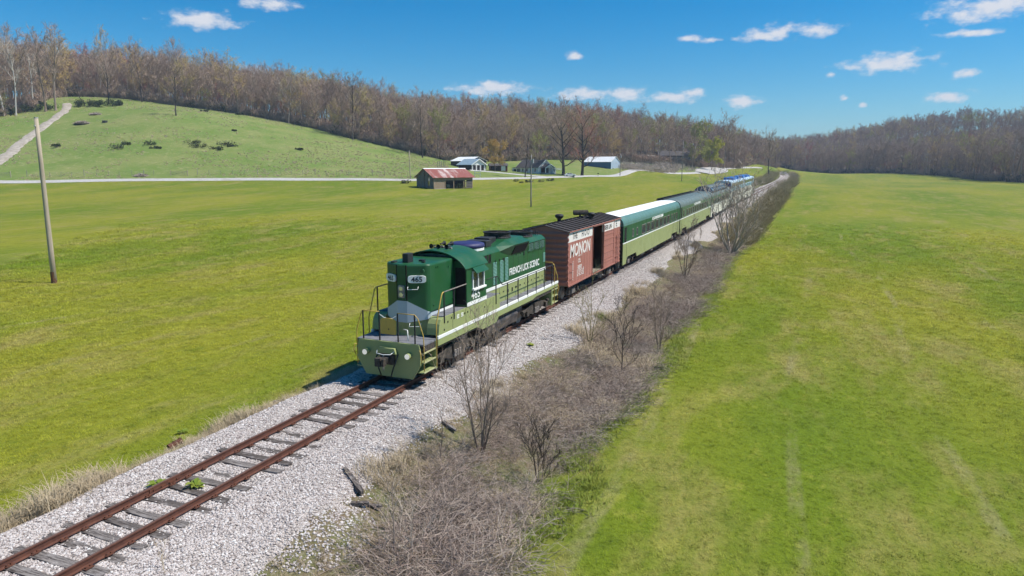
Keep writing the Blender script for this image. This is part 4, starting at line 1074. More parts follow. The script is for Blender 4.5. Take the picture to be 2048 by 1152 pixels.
# ------------------------------------------------------------------ boxcar
def build_boxcar():
    B = empty("boxcar")
    place_car(B, 37.75, 50.05)
    tag(B, "brown boxcar with white lettered band and open side door, behind the locomotive", "boxcar")
    Ln = 12.3
    D0, D1 = 5.05, 7.50
    x = 1.46
    for s in (-1, 1):
        a, b = sorted((s * (x - 0.06), s * x))
        for (u0, u1) in ((0.0, D0), (D1, Ln)):
            mb = MB(); mb.box(a, b, u0, u1, 0.98, 3.52); mb.build("side_wall", M_BROWN, B)
            mb = MB(); mb.box(a, b, u0, u1, 3.52, 4.15); mb.build("white_band", M_BROWNW, B)
        mb = MB(); mb.box(a, b, D0, D1, 4.06, 4.15); mb.build("door_header", M_BROWN, B)
    mb = MB(); mb.box(-1.40, 1.40, 0.05, Ln - 0.05, 0.92, 1.0); mb.build("floor", M_FLOORW, B)
    for (y_, dr) in ((0.0, -1), (Ln, 1)):
        # pressed steel end: broad horizontal ribs, scalloped where they meet the corners
        mb = MB(); n = 10
        zs = np.linspace(0.98, 4.15, n + 1)
        prof = []
        for k in range(n):
            z0, z1 = zs[k], zs[k + 1]
            prof += [(y_, z0), (y_ + dr * 0.015, z0 + 0.08), (y_ + dr * 0.085, z0 + 0.15), (y_ + dr * 0.085, z1 - 0.10), (y_ + dr * 0.015, z1 - 0.03)]
        prof += [(y_, 4.15), (y_ - dr * 0.06, 4.15), (y_ - dr * 0.06, 0.98)]
        mb.prism(prof, -1.40, 1.40, 'x')
        mb.prism([(-1.40, 4.15), (1.40, 4.15), (0, 4.47)], y_, y_ - dr * 0.06, 'y')
        en = mb.build("end_wall", M_BROWN, B)
        for s in (-1, 1):
            m_ = MB()
            for k in range(n):
                zc = (zs[k] + zs[k + 1]) / 2
                m_.prism([(s * 1.40, zs[k] + 0.04), (s * 1.40, zs[k + 1] - 0.02), (s * 1.47, zs[k + 1] - 0.05), (s * 1.49, zc), (s * 1.47, zs[k] + 0.09)], y_ - dr * 0.06, y_ + dr * 0.05, 'y')
            m_.build("corner_flange", M_BROWN, en)
    # roof sheets with raised seams
    for s in (-1, 1):
        mb = MB(); mb.add([(0, -0.06, 4.50), (s * 1.56, -0.06, 4.16), (s * 1.56, Ln + 0.06, 4.16), (0, Ln + 0.06, 4.50), (0, -0.06, 4.46), (s * 1.56, -0.06, 4.12), (s * 1.56, Ln + 0.06, 4.12), (0, Ln + 0.06, 4.46)],
                          [(0, 1, 2, 3), (7, 6, 5, 4), (0, 4, 5, 1), (1, 5, 6, 2), (2, 6, 7, 3)])
        rf = mb.build("roof", M_TARROOF, B)
        for k in range(15):
            yy = 0.35 + k * (Ln - 0.7) / 14
            m_ = MB(); m_.add([(s * 0.03, yy - 0.06, 4.50), (s * 0.03, yy + 0.06, 4.50), (s * 1.56, yy + 0.06, 4.167), (s * 1.56, yy - 0.06, 4.167), (s * 0.03, yy - 0.035, 4.565), (s * 0.03, yy + 0.035, 4.565), (s * 1.55, yy + 0.035, 4.23), (s * 1.55, yy - 0.035, 4.23)],
                              [(4, 5, 6, 7), (0, 3, 7, 4), (1, 5, 6, 2), (3, 2, 6, 7), (0, 4, 5, 1)])
            m_.build("roof_seam", M_TARROOF, rf)
    for (xx, yy, sc_, zt) in ((-0.25, 3.3, 1.0, 4.36), (0.55, 7.7, 1.0, 4.22)):
        mb = MB(); mb.lathe([(0.12, 0), (0.12, 0.28), (0.24, 0.38), (0.28, 0.47), (0.25, 0.55), (0.16, 0.59), (0.02, 0.60)], (xx, yy, zt), 18); mb.build("roof_vent", M_BLACK, B, smooth=True)
    mb = MB(); mb.cyl((-0.35, 6.6, 4.84), (0.45, 7.2, 4.84), 0.17, n=16); mb.cyl((0, 6.9, 4.45), (0, 6.9, 4.75), 0.07, n=8); mb.build("exhaust_muffler", M_UNDER, B)
    mb = MB(); mb.box(-1.50, 1.50, -0.07, Ln + 0.07, 4.10, 4.14)
    # side fittings: door rail, sill, ladder, posts
    for s in (-1, 1):
        a, b = sorted((s * 1.46, s * 1.50))
        mb = MB(); mb.box(a, b, 0.0, Ln, 0.90, 1.0); mb.box(*sorted((s * 1.46, s * 1.56)), D0 - 0.3, D1 + 2.9, 0.94, 1.0)
        for y_ in (D0 - 0.06, D1): mb.box(a, b, y_, y_ + 0.06, 1.0, 4.06)
        mb.build("side_sill", M_BROWN, B)
        mb = MB(); mb.box(*sorted((s * 1.46, s * 1.55)), D0 - 0.1, D1 + 2.9, 4.06, 4.12); mb.box(*sorted((s * 1.44, s * 1.58)), -0.05, Ln + 0.05, 4.125, 4.17); mb.build("door_track", M_BROWN, B)
        mb = MB()
        for k in range(7):
            yy = 0.75 + k * 0.62
            if s < 0 or yy < D0: mb.box(*sorted((s * 1.458, s * 1.468)), yy - 0.012, yy + 0.012, 1.0, 3.5)
        for k in range(8):
            yy = D1 + 0.4 + k * 0.6
            if yy < Ln: mb.box(*sorted((s * 1.458, s * 1.468)), yy - 0.012, yy + 0.012, 1.0, 3.5)
        mb.build("panel_seam", M_BROWN, B)
        # sliding door pushed open
        mb = MB(); mb.box(*sorted((s * 1.49, s * 1.53)), D1 + 0.02, D1 + 2.72, 1.0, 3.50); dr = mb.build("sliding_door", M_BROWN, B)
        mb = MB(); mb.box(*sorted((s * 1.49, s * 1.53)), D1 + 0.02, D1 + 2.72, 3.503, 4.04); mb.build("door_band", M_BROWNW, dr)
        mb = MB()
        for zz in (1.02, 1.40, 1.62, 2.05, 2.55, 2.95, 3.28, 3.50): mb.box(*sorted((s * 1.53, s * 1.556)), D1 + 0.04, D1 + 2.70, zz - 0.02, zz + 0.02)
        for yy in (D1 + 0.04, D1 + 2.68): mb.box(*sorted((s * 1.53, s * 1.56)), yy - 0.025, yy + 0.025, 1.0, 4.0)
        mb.build("door_rib", M_BROWN, dr)
        lad = MB()
        for yy in (10.95, 11.45): lad.box(*sorted((s * 1.53, s * 1.56)), yy - 0.02, yy + 0.02, 0.9, 3.0)
        for zz in np.arange(1.1, 2.95, 0.36): lad.box(*sorted((s * 1.53, s * 1.56)), 10.95, 11.45, zz - 0.015, zz + 0.015)
        for yy in (10.95, 11.45): lad.box(*sorted((s * 1.46, s * 1.53)), yy - 0.02, yy + 0.02, 1.3, 1.34)
        lad.build("ladder", M_BROWN, B)
        gi = MB()
        for zz in (1.35, 1.8, 2.3): gi.tube([(s * 1.46, 0.25, zz), (s * 1.53, 0.25, zz), (s * 1.53, 0.75, zz), (s * 1.46, 0.75, zz)], 0.014, 5)
        gi.build("grab_iron", M_BROWN, B)
        wp = MB(); wp.box(*sorted((s * 1.461, s * 1.472)), 0.86, 0.93, 1.2, 2.35); wp.box(*sorted((s * 1.461, s * 1.472)), 3.05, 3.10, 1.25, 1.75); wp.box(*sorted((s * 1.461, s * 1.472)), 10.5, 10.55, 1.2, 1.9); wp.build("white_mark", M_BROWNW, B)
        sp = MB()
        for (y0, y1) in ((0.15, 0.6), (Ln - 0.6, Ln - 0.15)): sp.tube([(s * 1.42, y0, 0.95), (s * 1.42, y0, 0.42), (s * 1.42, y1, 0.42), (s * 1.42, y1, 0.95)], 0.022, 5)
        sp.build("sill_step", M_BLACK, B)
    text_mesh("band_lettering", "THE", 0.50, M_BLACK, B, (1.462, 0.75, 3.66), FACE_RIGHT, 0.003, 0.006, 'LEFT', 1.05)
    text_mesh("band_lettering", "H O O", 0.50, M_BLACK, B, (1.462, 2.60, 3.66), FACE_RIGHT, 0.003, 0.006, 'LEFT', 1.12)
    text_mesh("door_lettering", "SIER LIN", 0.42, M_BLACK, B, (1.533, D1 + 0.10, 3.64), FACE_RIGHT, 0.003, 0.010, 'LEFT', 1.28)
    text_mesh("band_lettering", "E", 0.58, M_BLACK, B, (1.462, 11.0, 3.62), FACE_RIGHT, 0.003, 0.010, 'LEFT', 1.2)
    text_mesh("name_lettering", "MONON", 1.05, M_BROWNW, B, (1.463, 0.30, 2.62), FACE_RIGHT, 0.003, 0.026, 'LEFT', 1.00, 0.12)
    text_mesh("small_lettering", "CIL", 0.34, M_BROWNW, B, (1.463, 1.9, 2.12), FACE_RIGHT, 0.003, 0.004, 'LEFT', 1.2)
    mb = MB()
    r = random.Random(2)
    for (y0, y1, z_) in ((1.85, 2.75, 2.52), (1.85, 2.75, 1.92), (1.85, 2.75, 1.70)): mb.box(1.461, 1.466, y0, y1, z_, z_ + 0.03)
    for z_ in (1.30, 1.40, 1.50, 1.60):
        yy = 1.75
        while yy < 3.0:
            w_ = r.uniform(0.08, 0.22); mb.box(1.461, 1.466, yy, yy + w_, z_, z_ + 0.05); yy += w_ + r.uniform(0.06, 0.16)
    for k in range(6): mb.box(1.461, 1.466, 1.9 + k * 0.14, 1.98 + k * 0.14, 1.77, 1.90)
    mb.build("stencil_mark", M_BROWNW, B)
    mb = MB(); mb.box(-0.35, 0.35, 0.1, Ln - 0.1, 0.62, 0.92)
    for k in range(6): mb.box(-1.4, 1.4, 1.0 + k * 2.0, 1.12 + k * 2.0, 0.74, 0.92)
    mb.build("underframe", M_UNDER, B)
    truck(B, 1.85, 1.68, False, 0.42, 1.05); truck(B, Ln - 1.85, 1.68, False, 0.42, 1.05)
    coupler(B, 0.1, -0.7); coupler(B, Ln - 0.1, 0.7)
    return B
build_boxcar()

# ------------------------------------------------------------------ passenger cars
def coach_profile(n=9, zc=3.42, crown=4.22, w=1.50):
    pts = []
    for t in np.linspace(0, math.pi / 2, n):
        c, s_ = math.cos(t) ** 0.62, math.sin(t) ** 0.80
        pts.append((w * c, zc + (crown - zc) * s_))
    return pts
def build_coach(name, y0, y1, label, mats, roof_center=None, windows=(), sign=None, door=True, dome=False, skirt_gap=()):
    C = empty(name)
    place_car(C, y0, y1)
    tag(C, label, "passenger car")
    Ln = y1 - y0
    m_low, m_up, m_roof = mats
    prof = coach_profile()
    for s in (-1, 1):
        # lower side with the skirt cut away over the trucks
        mb = MB()
        k = 0.60
        mb.prism([(0.0, 2.06), (0.0, 1.10), (0.9, 0.60), (1.0, 0.95), (4.6, 0.95), (4.9, k), (Ln - 4.9, k), (Ln - 4.6, 0.95), (Ln - 1.0, 0.95), (Ln - 0.9, 0.60), (Ln, 1.10), (Ln, 2.06)] if not door else
                 [(0.0, 2.06), (0.0, 0.45), (1.0, 0.45), (1.5, 0.95), (4.6, 0.95), (4.9, k), (Ln - 4.9, k), (Ln - 4.6, 0.95), (Ln - 1.3, 0.95), (Ln - 0.9, k), (Ln, k), (Ln, 2.06)], s * 1.44, s * 1.50, 'x')
        mb.build("lower_side", m_low, C)
        mb = MB(); mb.box(*sorted((s * 1.44, s * 1.508)), 0, Ln, 2.06, 2.15); mb.build("belt_stripe", M_WHITE, C)
        mb = MB(); mb.box(*sorted((s * 1.44, s * 1.50)), 0, Ln, 2.15, 3.42); mb.build("upper_side", m_up, C)
        for (a, b, z0, z1) in windows:
            mb = MB(); mb.box(*sorted((s * 1.47, s * 1.504)), a, b, z0, z1); w_ = mb.build("window", M_GLASS, C)
            mb = MB(); t_ = 0.05
            mb.box(*sorted((s * 1.49, s * 1.515)), a - t_, b + t_, z0 - t_, z0); mb.box(*sorted((s * 1.49, s * 1.515)), a - t_, b + t_, z1, z1 + t_)
            mb.box(*sorted((s * 1.49, s * 1.515)), a - t_, a, z0, z1); mb.box(*sorted((s * 1.49, s * 1.515)), b, b + t_, z0, z1)
            mb.build("window_frame", M_STEEL, w_)
        if door:
            mb = MB(); mb.box(*sorted((s * 1.47, s * 1.505)), 0.35, 1.0, 2.18, 3.30); d_ = mb.build("door_window", M_DARK, C)
            mb = MB(); mb.box(*sorted((s * 1.495, s * 1.507)), 1.12, 1.15, 0.5, 3.40); mb.build("door_seam", M_UNDER, d_)
    # roof
    top = [(-x, z) for x, z in prof] + [(x, z) for x, z in reversed(prof)][1:]
    mb = MB(); mb.prism(top, 0, Ln, 'y'); rf = mb.build("roof", m_roof, C)
    if roof_center:
        arc = [p for p in top if abs(p[0]) < 1.12]
        mb = MB(); mb.prism([(x, z + 0.012) for x, z in arc] + [(arc[-1][0], arc[-1][1] - 0.04), (arc[0][0], arc[0][1] - 0.04)], 0.02, Ln - 0.02, 'y'); mb.build("roof_coating", roof_center, rf)
    mb = MB()
    for k in range(1, 12): mb.prism([(x * 1.003, z + 0.008) for x, z in top] + [(x * 0.98, z - 0.02) for x, z in reversed(top)], Ln * k / 12 - 0.015, Ln * k / 12 + 0.015, 'y')
    if not roof_center: mb.build("roof_seam", m_roof, rf)
    # ends and diaphragms
    for (y_, dr) in ((0.0, 1), (Ln, -1)):
        mb = MB(); mb.prism([(-1.48, 0.9), (1.48, 0.9), (1.48, 3.42)] + [(x * 0.985, z - 0.01) for x, z in prof[1:]] + [(-x * 0.985, z - 0.01) for x, z in reversed(prof[1:-1])] + [(-1.48, 3.42)], y_ + dr * 0.05, y_ + dr * 0.10, 'y'); mb.build("end_wall", M_BLACK, C)
        mb = MB(); mb.box(-0.55, 0.55, *sorted((y_ - dr * 0.26, y_ + dr * 0.05)), 1.2, 3.55); mb.box(-1.15, -0.55, *sorted((y_ - dr * 0.12, y_ + dr * 0.05)), 1.2, 3.7); mb.box(0.55, 1.15, *sorted((y_ - dr * 0.12, y_ + dr * 0.05)), 1.2, 3.7)
        mb.build("diaphragm", M_BLACK, C)
    if sign:
        for s in (1,):
            mb = MB(); mb.box(1.502, 1.512, sign[0], sign[1], sign[2], sign[3]); sg = mb.build("name_board", M_WHITE, C)
            text_mesh("lettering", "FRENCH LICK SCENIC", (sign[3] - sign[2]) * 0.95, M_DGREEN, sg, (1.513, sign[0] + 0.1, sign[2] + 0.05), FACE_RIGHT, 0.002, 0.0, 'LEFT', (sign[1] - sign[0] - 0.2) / (8.9 * (sign[3] - sign[2]) * 0.95 / 0.8))
    # underbody
    mb = MB(); mb.box(-1.2, 1.2, 0.4, Ln - 0.4, 0.92, 1.05)
    mb.build("underframe", M_UNDER, C)
    r = random.Random(int(y0))
    yy = 5.6
    while yy < Ln - 7:
        w_ = r.uniform(0.9, 2.0)
        mb = MB(); d0 = r.uniform(0.9, 1.05)
        for s in (-1, 1): mb.box(*sorted((s * d0, s * 1.34)), yy, yy + w_, r.uniform(0.30, 0.42), 0.93)
        mb.build("equipment_box", r.choice((M_UNDER, M_BLACK, M_STEEL)), C, bevel=0.02); yy += w_ + r.uniform(0.3, 0.8)
    truck(C, 2.9, 2.6, True, 0.45, 1.10); truck(C, Ln - 2.9, 2.6, True, 0.45, 1.10)
    return C
wins1 = [(3.05, 3.42, 2.42, 2.95), (4.55, 4.92, 2.42, 2.95)] + [(6.55 + k * 1.95, 7.95 + k * 1.95, 2.30, 3.02) for k in range(7)] + [(20.7 + k * 1.45, 21.25 + k * 1.45, 2.34, 3.02) for k in range(3)]
build_coach("passenger_car", 51.0, 76.9, "green passenger car with bright white roof, behind the brown boxcar", (M_LGREEN, M_DGREEN, M_ROOFTEAL), M_ROOFWHITE, wins1, (10.8, 16.0, 3.17, 3.40))
wins2 = [(1.9, 2.6, 2.3, 3.0)] + [(4.2 + k * 1.62, 5.25 + k * 1.62, 2.32, 3.02) for k in range(12)]
c2 = build_coach("passenger_car", 77.45, 104.3, "green passenger car with dark grey-green roof, second coach behind the boxcar", (M_LGREEN, M_OLIVE, M_ROOFGREY), None, wins2, (10.2, 15.6, 3.17, 3.40))
mb = MB()
mb.box(-1.25, -0.55, 1.0, 25.6, 4.05, 4.22); mb.box(-1.32, -1.24, 0.6, 25.9, 4.1, 4.34); mb.box(-0.60, -0.54, 0.6, 25.9, 4.2, 4.36)
for k in range(14): mb.box(-1.3, -0.55, 0.9 + k * 1.85, 0.96 + k * 1.85, 4.05, 4.35)
mb.build("roof_duct", M_BLACK, c2)
wins3 = [(2.2 + k * 1.9, 3.5 + k * 1.9, 2.32, 3.02) for k in range(12)]
c3 = build_coach("dome_car", 104.9, 131.4, "faded green dome car with glazed bubble on its roof, before the blue cars", (M_CREAM, M_OLIVE, M_ROOFGREY), None, wins3, None)
def build_dome(C, y0, y1):
    n = 15
    arc = [(1.36 * math.cos(t), 3.95 + 0.98 * math.sin(t)) for t in np.linspace(0.0, math.pi, n)]
    mb = MB(); mb.prism(arc, y0 + 0.9, y1 - 0.9, 'y'); d = mb.build("dome_shell", M_GLASS, C, smooth=False)
    # sloped glazed ends
    for (ya, yb) in ((y0, y0 + 0.9), (y1, y1 - 0.9)):
        m_ = MB(); vs = [(x * 0.93, ya, min(z, 4.12)) for x, z in arc] + [(x, yb, z) for x, z in arc]
        m_.add(vs, [(i, i + 1, n + i + 1, n + i) for i in range(n - 1)]); m_.build("dome_windshield", M_GLASS, d)
    m_ = MB()
    for k in range(9):
        yy = y0 + 0.9 + (y1 - y0 - 1.8) * k / 8
        m_.tube([(x * 1.01, yy, z * 1.004) for x, z in arc], 0.045, 5)
    for i in (2, 4, n - 5, n - 3): m_.tube([(arc[i][0] * 1.01, y0 + 0.9, arc[i][1] * 1.004), (arc[i][0] * 1.01, y1 - 0.9, arc[i][1] * 1.004)], 0.04, 5)
    for xx in (-0.85, -0.3, 0.3, 0.85): m_.tube([(xx, y0 - 0.02, 4.13), (xx * 1.0, y0 + 0.9, 3.95 + 0.98 * math.sqrt(1 - (xx / 1.36) ** 2))], 0.045, 5)
    m_.build("dome_frame", M_STEEL, d)
    m_ = MB(); cr = [p for p in arc if abs(p[0]) < 0.95]; m_.prism([(x, z + 0.02) for x, z in cr] + [(x, z - 0.03) for x, z in reversed(cr)], y0 + 0.88, y1 - 0.88, 'y'); m_.build("dome_roof_panel", M_ROOFGREY, d)
build_dome(c3, 1.2, 23.5)

def build_bilevel(y0, y1, label, first):
    C = empty("bilevel_car"); place_car(C, y0, y1); tag(C, label, "passenger car", group="two blue and white double-deck cars at the end of the train")
    Ln = y1 - y0; w = 1.52
    prof = coach_profile(7, 4.75, 5.12, w)
    for s in (-1, 1):
        mb = MB(); mb.prism([(0, 3.15), (0, 0.95), (4.2, 0.95), (4.6, 0.5), (Ln - 4.6, 0.5), (Ln - 4.2, 0.95), (Ln, 0.95), (Ln, 3.15)], s * (w - 0.06), s * w, 'x'); mb.build("lower_side", M_CREAM, C)
        mb = MB(); mb.box(*sorted((s * (w - 0.06), s * w)), 0, Ln, 3.15, 3.85); mb.build("aqua_band", M_AQUA, C)
        mb = MB(); mb.box(*sorted((s * (w - 0.06), s * w)), 0, Ln, 3.85, 4.75); mb.build("upper_side", M_PALEBLUE, C)
        for k in range(11):
            a = 0.9 + k * (Ln - 1.8) / 11; mb = MB(); mb.box(*sorted((s * (w - 0.03), s * (w + 0.006))), a, a + (Ln - 1.8) / 11 - 0.12, 3.98, 4.62); mb.build("upper_window", M_GLASS, C)
        for k in range(8):
            a = 5.0 + k * 2.0; mb = MB(); mb.box(*sorted((s * (w - 0.03), s * (w + 0.006))), a, a + 1.2, 1.95, 2.55); mb.build("lower_window", M_GLASS, C)
        mb = MB(); mb.box(*sorted((s * (w - 0.03), s * (w + 0.006))), Ln - 2.6, Ln - 1.7, 1.1, 3.0); mb.build("door", M_DARK, C)
    top = [(-x, z) for x, z in prof] + [(x, z) for x, z in reversed(prof)][1:]
    mb = MB(); mb.prism(top, 0, Ln, 'y'); mb.build("roof", M_PALEBLUE, C)
    for (a, b) in (((9.5, 16.5), (19.0, 22.0)) if first else ((3.0, 9.0), (12.0, 20.0))):
        mb = MB(); mb.prism([(-1.0, 5.0), (1.0, 5.0), (0.9, 5.55), (-0.9, 5.55)], a, b, 'y'); mb.build("roof_unit", M_BLUE, C, bevel=0.05)
    for (y_, dr) in ((0.0, 1), (Ln, -1)):
        full = [(-w * 0.985, 0.95), (w * 0.985, 0.95), (w * 0.985, 4.75)] + [(x * 0.985, z - 0.01) for x, z in prof[1:]] + [(-x * 0.985, z - 0.01) for x, z in reversed(prof[1:-1])] + [(-w * 0.985, 4.75)]
        mb = MB(); mb.prism(full, y_ + dr * 0.03, y_ + dr * 0.09, 'y'); ew = mb.build("end_wall", M_BLUEEND, C)
        mb = MB(); mb.box(-0.55, 0.55, *sorted((y_ - dr * 0.22, y_ + dr * 0.03)), 1.1, 3.2); mb.build("diaphragm", M_BLACK, ew)
    mb = MB(); mb.box(-1.2, 1.2, 0.4, Ln - 0.4, 0.85, 1.0); mb.build("underframe", M_UNDER, C)
    truck(C, 2.7, 2.6, True, 0.45, 1.10); truck(C, Ln - 2.7, 2.6, True, 0.45, 1.10)
    return C
build_bilevel(132.6, 158.2, "blue and white double-deck car next to the dome car", True)
build_bilevel(158.8, 184.4, "last car of the train, a blue and white double-decker farthest away", False)
# ------------------------------------------------------------------ plants: shapes
class Sticks:
    """branches as thin tapered prisms, twigs as slim blades; kept as arrays"""
    def __init__(self): self.v = []; self.f = []
    def seg(self, p, q, r0, r1, n=4):
        b = len(self.v)
        d = (q - p)
        if d.length < 1e-6: return
        d.normalize(); a = d.orthogonal().normalized(); c = d.cross(a)
        for (o, r) in ((p, r0), (q, r1)):
            for i in range(n):
                t = 2 * math.pi * i / n
                self.v.append(tuple(o + a * (r * math.cos(t)) + c * (r * math.sin(t))))
        for i in range(n): self.f.append((b + i, b + (i + 1) % n, b + n + (i + 1) % n, b + n + i))
    def path(self, pts, r0, r1, n=4):
        m = len(pts) - 1
        for k in range(m): self.seg(pts[k], pts[k + 1], r0 + (r1 - r0) * k / m, r0 + (r1 - r0) * (k + 1) / m, n)
    def blade(self, p, q, w, rng):
        d = (q - p); a = d.cross(Vector((rng.uniform(-1, 1), rng.uniform(-1, 1), rng.uniform(-1, 1))))
        if a.length < 1e-6: return
        a = a.normalized() * (w / 2); b = len(self.v)
        self.v += [tuple(p - a), tuple(p + a), tuple(q + a * 0.4), tuple(q - a * 0.4)]; self.f.append((b, b + 1, b + 2, b + 3))
    def leaf(self, p, s, rng):
        a = Vector((rng.gauss(0, 1), rng.gauss(0, 1), rng.gauss(0, 1))).normalized(); c = a.orthogonal().normalized(); e = a.cross(c)
        b = len(self.v)
        self.v += [tuple(p + c * s), tuple(p + e * s * 0.6), tuple(p - c * s), tuple(p - e * s * 0.6)]; self.f.append((b, b + 1, b + 2, b + 3))
    def mesh(self, name, mat):
        me = bpy.data.meshes.new(name); me.from_pydata(self.v, [], self.f); me.materials.append(mat); me.update(); return me
def rdir(rng, d, spread, up=0.0):
    v = Vector((rng.gauss(0, 1), rng.gauss(0, 1), rng.gauss(0, 1)))
    v = v - d * v.dot(d)
    r = (d + v.normalized() * spread * rng.uniform(0.6, 1.2) + Vector((0, 0, up)))
    return r.normalized()
def limb(rng, p, d, L, n=4, bend=0.18, up=0.12):
    pts = [p.copy()]
    for k in range(n):
        d = rdir(rng, d, bend, up)
        pts.append(pts[-1] + d * (L / n))
    return pts
def bare_tree(seed, H=22.0, crown_r=4.6, trunk_h=0.42, n1=11, n2=6, n3=6, n4=4, r0=None, leaf=0, leaf_s=0.10, tw=0.045, stems=1, lean=0.03, twig_w=1.0, sides=6, spread=0.8, elev=(0.45, 1.15), fan=0.28):
    """-> (trunk and limbs, twigs)"""
    rng = random.Random(seed)
    T, C = Sticks(), Sticks()
    r0 = r0 or H * 0.013
    for st in range(stems):
        d = Vector((rng.gauss(0, lean), rng.gauss(0, lean), 1)).normalized()
        if stems > 1:
            a = 2 * math.pi * st / stems + rng.uniform(-0.4, 0.4); d = Vector((math.cos(a) * fan, math.sin(a) * fan, 1)).normalized()
        h = H * (0.86 if stems == 1 else rng.uniform(0.65, 0.95))
        tr = limb(rng, Vector((0, 0, -0.2)), d, h, 9, 0.07, 0.06)
        T.path(tr, r0, r0 * 0.22, sides)
        if stems == 1: T.seg(Vector((0, 0, -0.3)), tr[1] * 0.35, r0 * 1.5, r0 * 0.98, sides)
        nb = n1 if stems == 1 else max(3, n1 // stems)
        for i in range(nb):
            t = trunk_h + (0.99 - trunk_h) * ((i + rng.uniform(0, 0.8)) / nb)
            k = min(int(t * 9), 8); f = t * 9 - k
            p = tr[k].lerp(tr[k + 1], min(f, 1))
            az = i * 2.4 + rng.uniform(-0.5, 0.5); el = elev[0] + (elev[1] - elev[0]) * t + rng.uniform(-0.15, 0.15)
            dd = Vector((math.cos(az) * math.cos(el), math.sin(az) * math.cos(el), math.sin(el)))
            prof = math.sin(math.pi * min(1, max(0.12, (t - trunk_h * 0.75) / (1.08 - trunk_h * 0.75)))) ** 0.6
            L = crown_r * (0.55 + 0.55 * prof) * rng.uniform(0.8, 1.2)
            lm = limb(rng, p, dd, L, 4, 0.22, 0.14)
            rl = r0 * 0.42 * (1 - 0.5 * t)
            T.path(lm, rl, rl * 0.35, 4)
            for j in range(n2):
                u = rng.uniform(0.25, 1.0); kk = min(int(u * 4), 3); q = lm[kk].lerp(lm[kk + 1], u * 4 - kk)
                bd = rdir(rng, (lm[kk + 1] - lm[kk]).normalized(), spread, 0.25)
                Lb = L * rng.uniform(0.32, 0.55)
                bp = limb(rng, q, bd, Lb, 2, 0.25, 0.15)
                C.path(bp, max(tw * 0.75, rl * 0.3), tw * 0.5, 3)
                for m_ in range(n3):
                    v = rng.uniform(0.15, 1.0); k2 = min(int(v * 2), 1); s = bp[k2].lerp(bp[k2 + 1], v * 2 - k2)
                    td = rdir(rng, bd, 0.9, 0.2); Lt = Lb * rng.uniform(0.35, 0.65); e = s + td * Lt
                    C.blade(s, e, tw * twig_w, rng)
                    for w_ in range(n4):
                        s2 = s.lerp(e, rng.uniform(0.2, 1)); e2 = s2 + rdir(rng, td, 0.9, 0.15) * Lt * rng.uniform(0.35, 0.75)
                        C.blade(s2, e2, tw * 0.75 * twig_w, rng)
                        for l_ in range(leaf): C.leaf(s2.lerp(e2, rng.uniform(0.2, 1.1)) + Vector((rng.gauss(0, 1), rng.gauss(0, 1), rng.gauss(0, 1))) * leaf_s, leaf_s * rng.uniform(0.6, 1.3), rng)
    return T, C

M_BARK = mat_plant("bark", [(0.171, 0.124, 0.091), (0.261, 0.195, 0.146), (0.359, 0.275, 0.213)])
M_BARKPALE = mat_plant("pale_bark", [(0.42, 0.39, 0.34), (0.50, 0.47, 0.42)])
M_BARKDARK = mat_plant("dark_bark", [(0.040, 0.033, 0.028), (0.065, 0.053, 0.045)])
M_TWIG = mat_plant("twigs", [(0.360, 0.258, 0.189), (0.435, 0.316, 0.226), (0.394, 0.295, 0.226), (0.478, 0.352, 0.220), (0.452, 0.360, 0.201), (0.419, 0.301, 0.232)])
M_TWIGGREY = mat_plant("grey_twigs", [(0.412, 0.339, 0.275), (0.483, 0.399, 0.323)])
M_BUDTAN = mat_plant("tan_buds", [(0.539, 0.360, 0.159), (0.490, 0.345, 0.177), (0.506, 0.395, 0.159)])
M_BUDRED = mat_plant("red_buds", [(0.440, 0.173, 0.140), (0.383, 0.186, 0.140)])
M_BUDGREEN = mat_plant("spring_leaves", [(0.369, 0.352, 0.098), (0.426, 0.379, 0.110), (0.334, 0.333, 0.104)], trans=0.25)
M_BUDYELLOW = mat_plant("yellow_leaves", [(0.520, 0.460, 0.050), (0.450, 0.430, 0.060)], trans=0.25)
M_BUDORANGE = mat_plant("orange_buds", [(0.520, 0.340, 0.120), (0.470, 0.330, 0.140)], trans=0.2)
M_EVERGREEN = mat_plant("dark_evergreen", [(0.030, 0.048, 0.018), (0.045, 0.065, 0.022), (0.060, 0.070, 0.030)])

# forest tree kinds: shared shapes, many individuals
KINDS = []       # (trunk mesh, crown mesh, height)
for k in range(8):
    H = 22.0
    T, C = bare_tree(100 + k, H, crown_r=(4.9, 5.6, 6.2, 4.6, 5.3, 6.0, 5.1, 5.7)[k], trunk_h=(0.34, 0.40, 0.28, 0.44, 0.37, 0.30, 0.41, 0.34)[k], n1=12, n2=7, n3=6, n4=4, tw=0.066, elev=(0.30, 1.05))
    KINDS.append((T.mesh("trunk", M_BARK), C.mesh("crown", M_TWIG), H))
LEAFY = []
for k, (mt) in enumerate((M_BUDTAN, M_BUDGREEN, M_BUDRED, M_BUDTAN)):
    T, C = bare_tree(140 + k, 20.0, crown_r=5.8, trunk_h=0.30, n1=12, n2=6, n3=5, n4=3, tw=0.055, leaf=2, leaf_s=0.13, elev=(0.30, 1.05))
    LEAFY.append((T.mesh("trunk", M_BARK), C.mesh("crown", mt), 20.0))
T, C = bare_tree(160, 23.0, crown_r=4.6, trunk_h=0.4, n1=11, n2=6, n3=5, n4=3, tw=0.07)
PALE = (T.mesh("trunk", M_BARKPALE), C.mesh("crown", M_TWIGGREY), 23.0)
ALLKINDS = KINDS + LEAFY + [PALE]

